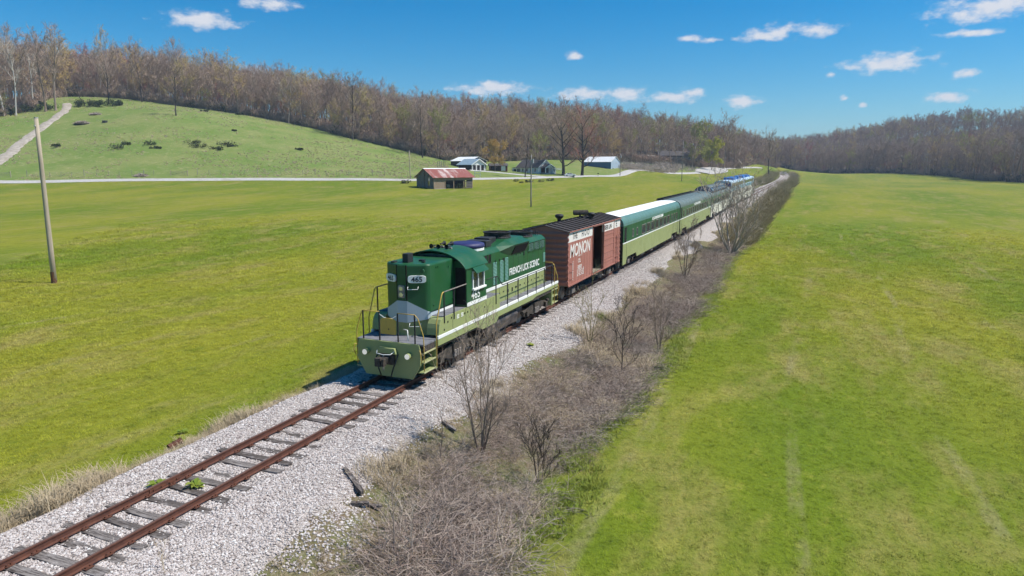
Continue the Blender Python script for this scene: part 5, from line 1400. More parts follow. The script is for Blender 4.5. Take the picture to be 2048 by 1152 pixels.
def make_tree(name, kind, loc, H, rz, label, group=None, category="tree", sxy=1.0):
    tr, cr, h0 = kind
    t = empty(name, loc, rz); k = H / h0; t.scale = (k * sxy, k * sxy, k)
    for nm, me in (("trunk", tr), ("crown", cr)):
        o = link(bpy.data.objects.new(nm, me)); o.parent = t
    tag(t, label, category, group)
    return t
def own_tree(name, seed, loc, label, group=None, bark=None, crown=None, category="tree", rz=0.0, **kw):
    T, C = bare_tree(seed, **kw)
    t = empty(name, loc, rz)
    for nm, st, m_ in (("trunk", T, bark or M_BARK), ("crown", C, crown or M_TWIG)):
        o = link(bpy.data.objects.new(nm, st.mesh(nm, m_))); o.parent = t
    tag(t, label, category, group)
    return t

def proto(name, mesh):
    return bpy.data.objects.new(name, mesh)          # a shape for scattering, not itself in the scene
def scatter(name, pts, protos, idx, rz, sc, label, category, tilt=None, kind="stuff", sz=None):
    me = bpy.data.meshes.new(name)
    pts = np.asarray(pts, np.float32)
    me.vertices.add(len(pts)); me.vertices.foreach_set('co', pts.ravel())
    for nm, typ, val in (("rz", 'FLOAT', rz), ("sc", 'FLOAT', sc), ("pi", 'INT', idx), ("ti", 'FLOAT', np.zeros(len(pts)) if tilt is None else tilt), ("sz", 'FLOAT', sc if sz is None else sz)):
        a = me.attributes.new(nm, typ, 'POINT'); a.data.foreach_set('value', np.asarray(val, np.int32 if typ == 'INT' else np.float32))
    o = link(bpy.data.objects.new(name, me))
    ng = bpy.data.node_groups.new(name, 'GeometryNodeTree')
    ng.interface.new_socket("Geometry", in_out='INPUT', socket_type='NodeSocketGeometry'); ng.interface.new_socket("Geometry", in_out='OUTPUT', socket_type='NodeSocketGeometry')
    N, Lk = ng.nodes.new, ng.links.new
    gi, go = N('NodeGroupInput'), N('NodeGroupOutput')
    def attr(nm, typ):
        n = N('GeometryNodeInputNamedAttribute'); n.data_type = typ; n.inputs[0].default_value = nm; return n.outputs[0]
    join = N('GeometryNodeJoinGeometry')
    cx = N('ShaderNodeCombineXYZ'); Lk(attr("ti", 'FLOAT'), cx.inputs[0]); Lk(attr("rz", 'FLOAT'), cx.inputs[2])
    er = N('FunctionNodeEulerToRotation'); Lk(cx.outputs[0], er.inputs[0])
    cs = N('ShaderNodeCombineXYZ'); s_ = attr("sc", 'FLOAT'); Lk(s_, cs.inputs[0]); Lk(s_, cs.inputs[1]); Lk(attr("sz", 'FLOAT'), cs.inputs[2])
    pa = attr("pi", 'INT')
    for i, p in enumerate(protos):
        oi = N('GeometryNodeObjectInfo'); oi.inputs['Object'].default_value = p; oi.inputs['As Instance'].default_value = True
        cp = N('FunctionNodeCompare'); cp.data_type = 'INT'; cp.operation = 'EQUAL'; Lk(pa, cp.inputs[2]); cp.inputs[3].default_value = i
        ip = N('GeometryNodeInstanceOnPoints')
        Lk(gi.outputs[0], ip.inputs['Points']); Lk(cp.outputs[0], ip.inputs['Selection']); Lk(oi.outputs['Geometry'], ip.inputs['Instance'])
        Lk(er.outputs[0], ip.inputs['Rotation']); Lk(cs.outputs[0], ip.inputs['Scale'])
        Lk(ip.outputs[0], join.inputs[0])
    Lk(join.outputs[0], go.inputs[0])
    md = o.modifiers.new("scatter", 'NODES'); md.node_group = ng
    tag(o, label, category, kind=kind)
    return o

# ------------------------------------------------------------------ the woods
def poisson(cands, dmin, nmax):
    """keep points at least dmin apart (cell grid)"""
    cell = {}; keep = []
    for i, (x, y) in enumerate(cands):
        c = (int(x // dmin), int(y // dmin)); ok = True
        for a in (-1, 0, 1):
            for b in (-1, 0, 1):
                for j in cell.get((c[0] + a, c[1] + b), ()):
                    if (cands[j][0] - x) ** 2 + (cands[j][1] - y) ** 2 < dmin * dmin: ok = False; break
                if not ok: break
            if not ok: break
        if ok: cell.setdefault(c, []).append(i); keep.append(i)
        if len(keep) >= nmax: break
    return keep
def build_woods():
    rng = np.random.RandomState(12)
    pts = []
    # angle from straight up the track, distance behind the edge of the wood
    n = 60000
    a = rng.uniform(-64, 20, n)
    ea, er_ = polar(EL_W[:, 0], EL_W[:, 1]); ra, rr = polar(ER_W[:, 0], ER_W[:, 1])
    split = ea[-1]
    base = np.where(a < split, np.interp(a, ea, er_), np.interp(a, ra, rr))
    depth = rng.uniform(0, 1, n) ** 1.3 * np.where(a < -30, 150, np.where(a < split, 210, 330))
    r = base + depth + rng.uniform(-3, 3, n)
    x = CAM_X + r * np.sin(np.radians(a)); y = r * np.cos(np.radians(a))
    order = np.argsort(r); x, y, a, r, depth = x[order], y[order], a[order], r[order], depth[order]
    # keep clear: the lane and the grassy slope behind the farm, the track itself
    clear = np.zeros(len(x), bool)
    for (px, py, rad) in ((1330, 322, 16), (1290, 314, 10), (1365, 324, 14), (1400, 331, 14), (1345, 334, 22), (1310, 330, 14)):
        q = drop(px, py); clear |= np.hypot(x - q.x, y - q.y) < rad
    clear |= np.abs(x - track_x(y)) < 6
    ok = ~clear
    x, y, a, r, depth = x[ok], y[ok], a[ok], r[ok], depth[ok]
    far = depth > 60
    k1 = poisson(list(zip(x[~far], y[~far])), 6.0, 4000)
    k2 = poisson(list(zip(x[far], y[far])), 8.0, 4000)
    X = np.r_[x[~far][k1], x[far][k2]]; Y = np.r_[y[~far][k1], y[far][k2]]
    A, R = polar(X, Y); DEP = np.r_[depth[~far][k1], depth[far][k2]]
    Z = ground(X, Y)
    H = np.clip(rng.normal(20.5, 3.2, len(X)), 12, 29)
    H = np.where(A < -52, H * 1.06, H)
    H = np.where((A > -30) & (A < split), H * 0.95, H)
    K = rng.choice(len(ALLKINDS), len(X), p=[0.098] * 8 + [0.055, 0.055, 0.016, 0.055] + [0.035])
    K = np.where((A < -40) & (K == 9), 2, K)
    RZ = rng.uniform(0, 6.28, len(X))
    # the ones that show largest stand as trees of their own
    score = H / R * np.where(DEP < 14, 1.0, 0.4)
    big = np.argsort(-score)[:290]
    isb = np.zeros(len(X), bool); isb[big] = True
    for i in big:
        if A[i] < -40: lab, grp = "tall bare grey-brown tree in the wood along the left ridge", "bare trees along the left ridge"
        elif A[i] < split: lab, grp = "bare brown tree in the wood behind the pasture and farm", "bare trees behind the pasture and farm"
        else: lab, grp = "bare tree at the edge of the wooded hill on the right", "bare trees below the right hill"
        if K[i] in (8, 11): lab, grp = lab.replace("bare grey-brown", "tan budding").replace("bare brown", "tan budding").replace("bare tree", "tan budding tree"), grp.replace("bare", "tan budding")
        elif K[i] == 9: lab, grp = lab.replace("bare grey-brown", "pale green budding").replace("bare brown", "pale green budding").replace("bare tree", "pale green budding tree"), grp.replace("bare", "green budding")
        elif K[i] == 10: lab, grp = lab.replace("bare grey-brown", "reddish budding").replace("bare brown", "reddish budding").replace("bare tree", "reddish budding tree"), grp.replace("bare", "reddish budding")
        elif K[i] == 12: lab, grp = lab.replace("bare grey-brown", "pale-barked").replace("bare brown", "pale-barked").replace("bare tree", "pale-barked tree"), grp.replace("bare", "pale-barked")
        make_tree("bare_tree" if K[i] < 8 or K[i] == 12 else "budding_tree", ALLKINDS[K[i]], (float(X[i]), float(Y[i]), float(Z[i])), float(H[i]), float(RZ[i]), lab, grp, sxy=float(rng.uniform(0.85, 1.15)))
    rest = ~isb
    protos = []
    for (tr, cr, h0) in ALLKINDS:
        me = bpy.data.meshes.new("wood_tree")
        nv = len(tr.vertices)
        v = [tuple(q.co) for q in tr.vertices] + [tuple(q.co) for q in cr.vertices]
        f = [tuple(q.vertices) for q in tr.polygons] + [tuple(i + nv for i in q.vertices) for q in cr.polygons]
        me.from_pydata(v, [], f); me.materials.append(tr.materials[0]); me.materials.append(cr.materials[0])
        me.polygons.foreach_set('material_index', [0] * len(tr.polygons) + [1] * len(cr.polygons)); me.update()
        protos.append(proto("wood_tree", me))
    hs = np.array([k_[2] for k_ in ALLKINDS])[K]
    fr = np.where((DEP < 70) & (rng.uniform(0, 1, len(X)) < 0.85))[0]
    ux = X[fr] + rng.normal(0, 2.5, len(fr)); uy = Y[fr] + rng.normal(0, 2.5, len(fr)); uk = rng.choice(12, len(fr))
    uh = rng.uniform(6, 12, len(fr)) / np.array([k_[2] for k_ in ALLKINDS])[uk]
    scatter("understory", np.stack([ux, uy, ground(ux, uy)], 1), protos, uk, rng.uniform(0, 6, len(fr)), uh * 1.25, "young twiggy trees filling the edge of the woods", "young trees", sz=uh)
    for nm, sel, lab in (("left_woodland", rest & (A < split), "deep bare spring woodland filling the hills behind pasture and farm"), ("right_woodland", rest & (A >= split), "bare woodland covering the hill across the right field")):
        scatter("woodland", np.stack([X, Y, Z], 1)[sel], protos, K[sel], RZ[sel], (H / hs)[sel], lab, "woodland")
    # undergrowth along the edges
    S = Sticks(); r2 = random.Random(4)
    for k in range(150):
        a_ = r2.uniform(0, 6.28); d = Vector((math.cos(a_) * r2.uniform(0.2, 0.9), math.sin(a_) * r2.uniform(0.2, 0.9), 1)).normalized(); L = r2.uniform(0.8, 2.0)
        p = Vector((r2.gauss(0, 0.5), r2.gauss(0, 0.5), 0)); q = p + d * L; S.blade(p, q, 0.07, r2)
        for _ in range(3): s = p.lerp(q, r2.uniform(0.3, 1)); S.blade(s, s + rdir(r2, d, 1.0) * 0.7, 0.06, r2)
    sh = proto("undergrowth_shrub", S.mesh("undergrowth_shrub", M_TWIG))
    S2 = Sticks()
    for k in range(420):
        p = Vector((r2.gauss(0, 0.7), r2.gauss(0, 0.7), abs(r2.gauss(0.8, 0.5)))); S2.leaf(p, r2.uniform(0.10, 0.22), r2)
    sh2 = proto("undergrowth_green", S2.mesh("undergrowth_green", M_EVERGREEN))
    n = 2600
    a = rng.uniform(-64, 20, n); base = np.where(a < split, np.interp(a, ea, er_), np.interp(a, ra, rr))
    r = base + np.abs(rng.normal(0, 7, n)) - 2
    x = CAM_X + r * np.sin(np.radians(a)); y = r * np.cos(np.radians(a))
    ok = (np.abs(x - track_x(y)) > 5); x, y, a = x[ok], y[ok], a[ok]
    grn = np.where(a > split, rng.uniform(0, 1, len(x)) < 0.4, rng.uniform(0, 1, len(x)) < 0.12)
    scatter("undergrowth", np.stack([x, y, ground(x, y)], 1), [sh, sh2], grn.astype(int), rng.uniform(0, 6, len(x)), rng.uniform(0.8, 2.3, len(x)), "low brushy undergrowth along the edge of the woods", "undergrowth")
build_woods()
# ------------------------------------------------------------------ farm buildings
GRID = YAW + math.radians(39)                       # the farm's walls run on one grid
M_BOARD = mat_rough("weathered_boards", (0.255, 0.225, 0.195), (0.150, 0.130, 0.115), 1.4, 0.9, 0.3, 0.02, (6, 6, 0.3))
M_BOARDTAN = mat_rough("tan_boards", (0.36, 0.27, 0.19), (0.25, 0.18, 0.125), 1.6, 0.9, 0.3, 0.02, (6, 6, 0.5))
def mat_rustroof():
    m, nt, p, _ = new_mat("rusty_tin_roof")
    co = obj_co(nt)
    n = noise_node(nt, 0.55, 6, 0.7, co, (1, 0.35, 0.35)); n2 = noise_node(nt, 2.5, 4, 0.6, co)
    c = mixrgb(nt, ramp(nt, n, 0.47, 0.70), (0.235, 0.062, 0.045), (0.56, 0.46, 0.42))
    c = mixrgb(nt, math_node(nt, 'MULTIPLY', ramp(nt, n2, 0.5, 0.8), 0.5), c, (0.13, 0.05, 0.04))
    nt.links.new(c, p.inputs['Base Color']); p.inputs['Roughness'].default_value = 0.7
    return m
M_RUSTROOF = mat_rustroof()
M_TINWHITE = mat_paint("white_metal_roof", (0.78, 0.78, 0.76), 0.5, amount=0.15, streak=False)
M_TINBLUE = mat_paint("blue_grey_metal_roof", (0.28, 0.37, 0.43), 0.45, amount=0.15, streak=False)
M_DARKWALL = mat_paint("dark_and_shaded_siding", (0.022, 0.024, 0.030), 0.6, amount=0.2)
M_BLUEWALL = mat_paint("blue_siding", (0.040, 0.125, 0.235), 0.5, amount=0.15)
M_PALEWALL = mat_paint("sunlit_blue_siding", (0.40, 0.48, 0.56), 0.5, amount=0.15)
M_HOUSE = mat_paint("white_siding", (0.74, 0.73, 0.69), 0.7, amount=0.25)
M_SHINGLE = mat_rough("grey_shingles", (0.105, 0.092, 0.088), (0.075, 0.066, 0.064), 3, 0.9, 0.2, 0.02)
M_REDWALL = mat_rough("red_brown_boards", (0.150, 0.055, 0.038), (0.095, 0.040, 0.030), 2, 0.9, 0.2, 0.02)
M_CONC = mat_rough("pale_stone", (0.42, 0.40, 0.36), (0.33, 0.31, 0.28), 2, 0.9, 0.2, 0.02)

def corner_at(px, py, depth):
    p = pix_at(px, py, depth); return Vector((p[0], p[1], gz(p[0], p[1])))
def gable(name, origin, rz, W, D, hw, rise, wall, roof, label, category, gable_axis='x', over=0.35, trim=None, gable_wall=None, th=0.12):
    """box with a gable roof. local x to the right, y away. ridge along x or y"""
    root = empty(name, origin, rz); tag(root, label, category)
    base = -0.6
    A, Bn = (W, D) if gable_axis == 'x' else (D, W)        # A = along ridge, B = across
    def P(a, b, z): return (a, b, z) if gable_axis == 'x' else (b, a, z)
    def wallbox(nm, a0, a1, b0, b1, m_):
        lo, hi = P(a0, b0, base), P(a1, b1, hw); mb = MB(); mb.box(min(lo[0], hi[0]), max(lo[0], hi[0]), min(lo[1], hi[1]), max(lo[1], hi[1]), base, hw); return mb.build(nm, m_, root)
    wallbox("wall", 0.12, A - 0.12, 0, 0.12, wall); wallbox("wall", 0.12, A - 0.12, Bn - 0.12, Bn, wall)
    gw = gable_wall or wall
    for a in (0, A - 0.12):
        mb = MB(); mb.prism([(0, base), (Bn, base), (Bn, hw), (Bn / 2, hw + rise), (0, hw)], a, a + 0.12, 'x' if gable_axis == 'x' else 'y'); mb.build("gable_wall", gw, root)
    sl = rise / (Bn / 2)
    for s in (0, 1):
        b0, b1 = (-over, Bn / 2) if s == 0 else (Bn + over, Bn / 2)
        z0 = hw - over * sl
        pts = [(b0, z0 + 0.02), (b1, hw + rise + 0.02), (b1, hw + rise + th), (b0, z0 + th)]
        mb = MB(); mb.prism(pts, -over, A + over, 'x' if gable_axis == 'x' else 'y'); rf = mb.build("roof", roof, root)
        n = max(4, int(A / 1.0)); m_ = MB()
        for k in range(1, n):
            a = -over + (A + 2 * over) * k / n
            m_.prism([(b0, z0 + th), (b1, hw + rise + th), (b1, hw + rise + th + 0.05), (b0, z0 + th + 0.05)], a - 0.03, a + 0.03, 'x' if gable_axis == 'x' else 'y')
        m_.build("roof_rib", roof, rf)
        if trim:
            for a in (-over - 0.04, A + over - 0.02):
                m_ = MB(); m_.prism([(b0, z0 - 0.22), (b1, hw + rise - 0.22), (b1, hw + rise + th + 0.03), (b0, z0 + th + 0.03)], a, a + 0.06, 'x' if gable_axis == 'x' else 'y'); m_.build("rake_trim", trim, rf)
    return root
def panel(root, name, face, a0, a1, z0, z1, mat, W, D, out=0.02, thick=0.05):
    """flat opening or door set into a face: front (y=0), right (x=W), left (x=0)"""
    mb = MB()
    if face == 'front': mb.box(a0, a1, -out, thick, z0, z1)
    elif face == 'left': mb.box(-out, thick, a0, a1, z0, z1)
    else: mb.box(W - thick, W + out, a0, a1, z0, z1)
    return mb.build(name, mat, root)
def win(root, face, a0, a1, z0, z1, W, D):
    w = panel(root, "window", face, a0, a1, z0, z1, M_GLASS, W, D, 0.02)
    mb = MB(); t = 0.1
    for (p0, p1, q0, q1) in ((a0 - t, a1 + t, z0 - t, z0), (a0 - t, a1 + t, z1, z1 + t), (a0 - t, a0, z0, z1), (a1, a1 + t, z0, z1), ((a0 + a1) / 2 - 0.03, (a0 + a1) / 2 + 0.03, z0, z1)):
        if face == 'front': mb.box(p0, p1, -0.06, -0.01, q0, q1)
        elif face == 'left': mb.box(-0.06, -0.01, p0, p1, q0, q1)
        else: mb.box(W + 0.01, W + 0.06, p0, p1, q0, q1)
    mb.build("window_frame", M_HOUSE, w)

# the weathered open barn in the field
def build_barn():
    o = corner_at(868, 378, 192)
    W, D, hw, rise = 13.4, 9.3, 3.35, 2.3
    root = empty("field_barn", o, GRID); tag(root, "weathered open-fronted barn with rusty red tin roof, in the field by the road", "barn")
    def boards(nm, n, fn, mat, skip=()):
        r = random.Random(6)
        for k in range(n):
            if k in skip: continue
            mb = MB(); fn(mb, k, n, r); mb.build(nm, mat, root)
    # left gable (local x = 0), vertical boards
    def g(mb, k, n, r):
        b0, b1 = D * k / n + 0.015, D * (k + 1) / n - 0.015
        h = lambda b: hw + rise * (1 - abs(2 * b / D - 1)) - 0.05
        x = r.uniform(0, 0.05); mb.prism([(b0, -0.5 + r.uniform(0, 0.2)), (b1, -0.5), (b1, h(b1)), (b0, h(b0))], x, x + 0.06, 'x')
    boards("wall_board", 26, g, M_BOARD, (7, 13))
    def g2(mb, k, n, r):
        b0, b1 = D * k / n + 0.015, D * (k + 1) / n - 0.015
        h = lambda b: hw + rise * (1 - abs(2 * b / D - 1)) - 0.05
        mb.prism([(b0, -0.5), (b1, -0.5), (b1, h(b1)), (b0, h(b0))], W - 0.06, W, 'x')
    boards("wall_board", 12, g2, M_BOARD, (4,))
    def bk(mb, k, n, r):
        a0, a1 = W * k / n + 0.02, W * (k + 1) / n - 0.02; mb.box(a0, a1, D - 0.06, D, -0.5, hw)
    boards("wall_board", 16, bk, M_BOARD, (5,))
    # front: header, boarded bay at the left, posts
    mb = MB(); mb.box(0.08, W - 0.08, 0.0, 0.08, 2.35, hw); mb.build("header_board", M_BOARDTAN, root)
    def fr(mb, k, n, r):
        a0, a1 = 0.1 + 3.5 * k / n, 0.1 + 3.5 * (k + 1) / n - 0.03; mb.box(a0, a1, 0.0, 0.06, 0.1, 2.33)
    boards("wall_board", 9, fr, M_BOARDTAN)
    mb = MB(); mb.box(0.1, 3.9, -0.1, 0.14, -0.5, 0.1); mb.build("foundation", M_CONC, root)
    for a in (0.05, 3.75, 6.7, 10.2, 13.25):
        mb = MB(); mb.box(a - 0.1, a + 0.1, -0.06, 0.12, -0.5, 2.6); mb.build("post", M_BOARDTAN, root)
    for k in range(5):
        mb = MB(); mb.box(10.8, 13.2, 0.0, 0.06, 0.15 + k * 0.42, 0.42 + k * 0.42); mb.build("rail_board", M_BOARD, root)
    # roof of separate tin sheets
    sl = rise / (D / 2); ov = 0.55; n = 12
    for s in (0, 1):
        b0, b1 = (-ov, D / 2) if s == 0 else (D + ov, D / 2); z0 = hw - ov * sl
        for k in range(n):
            a0, a1 = -0.6 + (W + 1.2) * k / n, -0.6 + (W + 1.2) * (k + 1) / n
            dz = 0.012 * (k % 3)
            mb = MB(); mb.prism([(b0, z0 + 0.02 + dz), (b1, hw + rise + 0.02 + dz), (b1, hw + rise + 0.08 + dz), (b0, z0 + 0.08 + dz)], a0, a1 - 0.004, 'x'); mb.build("roof_sheet", M_RUSTROOF, root)
    mb = MB(); mb.prism([(D / 2 - 0.35, hw + rise - 0.05), (D / 2, hw + rise + 0.16), (D / 2 + 0.35, hw + rise - 0.05), (D / 2, hw + rise + 0.10)], -0.62, W + 0.62, 'x'); mb.build("ridge_cap", M_TINWHITE, root)
    mb = MB(); mb.box(0.1, W - 0.1, 0.1, D - 0.1, -0.3, 0.05); mb.build("dirt_floor", M_DARKSOIL, root)
    # what stands in the open bay
    rb = empty("round_bale", o + Matrix.Rotation(GRID, 3, 'Z') @ Vector((5.2, 2.2, 0)), GRID); tag(rb, "pale round hay bale inside the open barn", "hay bale")
    mb = MB(); mb.cyl((0, 0, 0.62), (1.3, 0, 0.62), 0.68, n=18); mb.build("bale", M_HAY, rb)
    mb = MB()
    for k in range(3): mb.cyl((0.3 + k * 0.35, 0, 0.62), (0.33 + k * 0.35, 0, 0.62), 0.69, n=18)
    mb.build("twine", M_BOARD, rb)
    return root
M_DARKSOIL = mat_rough("barn_dirt", (0.10, 0.08, 0.06), (0.06, 0.05, 0.04), 2, 0.95, 0.2, 0.02)
M_HAY = mat_rough("hay", (0.38, 0.31, 0.17), (0.26, 0.21, 0.11), 9, 0.95, 0.4, 0.03)
build_barn()

def build_farm():
    # dark barn with white roof, behind
    o = corner_at(940, 333, 300); W, D = 9.0, 15.0
    b = gable("dark_barn", o, GRID, W, D, 3.4, 1.7, M_DARKWALL, M_TINWHITE, "dark-walled barn with white metal roof behind the blue-roofed garage", "barn", 'y')
    panel(b, "window", 'left', 5.5, 6.4, 1.0, 2.0, M_PALEWALL, W, D)
    panel(b, "gable_vent", 'front', 4.0, 5.0, 3.6, 4.2, M_TINWHITE, W, D)
    # garage with blue-grey roof
    o = corner_at(944, 341.5, 272); W, D = 6.6, 9.4
    g_ = gable("garage", o, GRID, W, D, 2.5, 2.0, M_DARKWALL, M_TINBLUE, "small open garage with blue-grey roof and white gable by the drive", "garage", 'y', over=0.6, trim=M_HOUSE, gable_wall=M_HOUSE)  # dark long walls: the shade on that side is put into their colour
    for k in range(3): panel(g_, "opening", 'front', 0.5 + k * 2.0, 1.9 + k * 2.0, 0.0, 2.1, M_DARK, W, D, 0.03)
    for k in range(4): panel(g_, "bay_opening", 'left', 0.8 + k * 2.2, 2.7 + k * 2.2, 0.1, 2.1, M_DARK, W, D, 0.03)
    for k in range(4):
        mb = MB(); mb.box(0.2 + k * 2.0, 0.4 + k * 2.0, -0.10, -0.03, 0, 2.4); mb.build("post", M_HOUSE, g_)
    # small shed
    o = corner_at(980, 338.5, 290); W, D = 7.5, 5.0
    s = gable("tool_shed", o, GRID - 0.55, W, D, 2.1, 0.9, M_REDWALL, M_SHINGLE, "low red-brown open shed behind the orange budding tree", "shed", 'x')
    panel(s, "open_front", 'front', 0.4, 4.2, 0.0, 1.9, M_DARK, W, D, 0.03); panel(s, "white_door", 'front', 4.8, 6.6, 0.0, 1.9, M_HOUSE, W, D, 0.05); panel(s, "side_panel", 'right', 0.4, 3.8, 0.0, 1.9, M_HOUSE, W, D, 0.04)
    # house
    o = corner_at(1077, 345.5, 288); W, D = 7.6, 14.5
    h = gable("farmhouse", o, GRID, W, D, 2.8, 3.0, M_HOUSE, M_SHINGLE, "white farmhouse with dark grey shingle roof and gabled porch", "house", 'y', over=0.45, trim=M_HOUSE)
    for a in (1.6, 4.3, 7.0, 9.8, 12.0): win(h, 'left', a, a + 1.1, 0.9, 2.2, W, D)
    panel(h, "side_door", 'left', 13.2, 14.1, 0.0, 2.1, M_DARK, W, D, 0.03)
    win(h, 'front', 3.2, 4.4, 3.4, 4.4, W, D)
    mb = MB(); mb.box(1.2, 6.0, -3.2, 0, -0.5, 0.35); mb.build("porch_floor", M_CONC, h)
    for a in (1.3, 3.6, 5.9):
        mb = MB(); mb.box(a - 0.12, a + 0.12, -3.15, -2.9, 0.35, 2.5); mb.build("porch_post", M_HOUSE, h)
    mb = MB(); mb.box(1.4, 5.8, -0.05, -0.02, 0.4, 2.4); mb.build("porch_door", M_DARK, h)
    for sgn in (0, 1):
        b0, b1 = (0.8, 3.6) if sgn == 0 else (6.4, 3.6)
        mb = MB(); mb.prism([(b0, 2.4), (b1, 3.9), (b1, 4.05), (b0, 2.55)], -3.6, 0.1, 'y'); pr = mb.build("porch_roof", M_SHINGLE, h)
        mb = MB(); mb.prism([(b0, 2.25), (b1, 3.75), (b1, 4.08), (b0, 2.58)], -3.68, -3.6, 'y'); mb.build("rake_trim", M_HOUSE, pr)
    mb = MB(); mb.prism([(1.3, 2.5), (5.9, 2.5), (3.6, 3.75)], -3.1, -3.0, 'y'); mb.build("porch_gable", M_HOUSE, h)
    mb = MB(); mb.box(5.2, 7.55, -2.6, 0, -0.5, 2.5); wg = mb.build("porch_room", M_HOUSE, h)
    panel(h, "room_window", 'front', 5.8, 6.9, 0.9, 2.0, M_GLASS, W, D, 2.63, -2.6)
    mb = MB(); mb.box(-2.6, 0, 9.6, 13.8, -0.5, 0.4); mb.build("side_deck", M_BOARD, h)
    mb = MB(); mb.box(0.5, 5.0, D, D + 3.6, -0.5, 2.3); an = mb.build("annex", M_HOUSE, h)
    mb = MB(); mb.prism([(D, 2.75), (D + 3.9, 2.35), (D + 3.9, 2.45), (D, 2.85)], 0.3, 5.2, 'x'); mb.build("annex_roof", M_SHINGLE, an)
    mb = MB(); mb.box(0.44, 0.51, D + 1.0, D + 2.6, -0.1, 1.9); mb.build("annex_door", M_DARK, an)
    # blue machine shed
    o = corner_at(1222, 336, 333); W, D = 8.0, 16.0
    b = gable("machine_shed", o, GRID + 0.18, W, D, 3.5, 2.4, M_BLUEWALL, M_TINWHITE, "blue metal machine shed with white roof and pale sunlit gable end", "shed", 'y', over=0.3, gable_wall=M_PALEWALL)  # sun on the gable and shade on the walls put into the colours
    for k in range(3): panel(b, "sliding_door", 'left', 1.2 + k * 4.9, 5.2 + k * 4.9, 0.0, 2.9, M_BLUEWALL, W, D, 0.08)
    mb = MB()
    for k in range(1, 12): mb.box(W * k / 12 - 0.03, W * k / 12 + 0.03, -0.03, 0.0, 0, 3.5)
    mb.build("siding_rib", M_PALEWALL, b)
    panel(b, "vent_opening", 'front', 1.4, 2.2, -0.2, 0.5, M_DARK, W, D, 0.05)
    # dim house among the trees up the lane
    o = corner_at(1318, 310.5, 432); W, D = 22.0, 9.0
    c = gable("woodland_house", o, YAW, W, D, 3.4, 2.8, M_BOARD, M_SHINGLE, "long dim grey-brown house among the trees above the lane", "house", 'x')
    for k in range(6): win(c, 'front', 1.6 + k * 3.4, 3.0 + k * 3.4, 1.1, 2.3, W, D)
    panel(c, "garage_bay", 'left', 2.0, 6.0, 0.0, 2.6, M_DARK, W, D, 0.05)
build_farm()

# ------------------------------------------------------------------ poles, fence, small farm things
M_POLE = mat_rough("pole_wood", (0.46, 0.39, 0.29), (0.33, 0.27, 0.20), 1.2, 0.9, 0.25, 0.01, (8, 8, 0.4))
M_POLEGREY = mat_rough("grey_pole_wood", (0.30, 0.275, 0.245), (0.21, 0.19, 0.17), 1.2, 0.9, 0.25, 0.01, (8, 8, 0.4))
M_CREOSOTE = mat_rough("creosote", (0.17, 0.085, 0.045), (0.09, 0.05, 0.03), 3, 0.9, 0.2, 0.01)
M_GALV = mat_paint("galvanised", (0.36, 0.37, 0.38), 0.5, amount=0.3)
def pole(px, py, top, depth, label, r=0.16, lean=0.0, mat=None, arm=False, box=False, base_band=False):
    p = pix_at(px, py, depth); o = Vector((p[0], p[1], gz(p[0], p[1])))
    H = (py - top) * depth / F_PX / math.cos(PITCH) * 1.0
    root = empty("utility_pole", o, YAW); tag(root, label, "utility pole")
    mb = MB(); pts = [(lean * t * H, 0, -0.8 + (H + 0.8) * t) for t in (0, 0.25, 0.5, 0.75, 1)]
    mb.tube(pts, r, 12, r * 0.68); sh = mb.build("shaft", mat or M_POLE, root, smooth=True)
    mb = MB(); mb.cyl((lean * H, 0, H), (lean * H, 0, H + 0.07), r * 0.72, n=12); mb.build("cap", M_GALV, root)
    if base_band: mb = MB(); mb.cyl((0, 0, -0.1), (0, 0, 0.95), r * 1.02, r * 1.0, 12); mb.build("stained_base", M_CREOSOTE, root)
    if arm:
        mb = MB(); mb.box(lean * H - 1.2, lean * H + 1.2, -0.06, 0.06, H - 0.55, H - 0.42); mb.build("crossarm", mat or M_POLE, root)
        mb = MB()
        for a in (-1.1, -0.4, 0.4, 1.1): mb.cyl((lean * H + a, 0, H - 0.42), (lean * H + a, 0, H - 0.25), 0.05, n=8)
        mb.build("insulator", M_GALV, root)
    else:
        mb = MB(); mb.cyl((lean * H, -r * 0.9, H - 0.6), (lean * H, -r * 0.9 - 0.12, H - 0.6), 0.05, n=8); mb.build("bracket", M_GALV, root)
    if box: mb = MB(); mb.cyl((lean * H + 0.35, 0, H - 1.8), (lean * H + 0.35, 0, H - 0.9), 0.24, n=12); mb.build("transformer", M_GALV, root)
    return root
pole(112, 594, 279, 55.7, "leaning pale bare utility pole standing nearest, in the left field", 0.215, 0.008, M_POLE, base_band=True)
pole(1062, 413, 312, 149, "grey utility pole with crossarm in the field behind the boxcar", 0.17, 0, M_POLEGREY, arm=False, box=True)
pole(1240, 351, 308, 318, "utility pole by the road in front of the blue machine shed", 0.2, 0, M_POLEGREY, box=True)
pole(821, 362, 307, 222, "slim pole beside the road left of the weathered barn", 0.15, -0.02, M_POLE)
pole(1364, 346, 268, 300, "tall thin pole in the field left of the yellow-green tree", 0.16, 0, M_POLEGREY)
pole(1450, 337, 296, 470, "far pole beside the gravel lot under the big bare tree", 0.2, 0, M_POLEGREY)

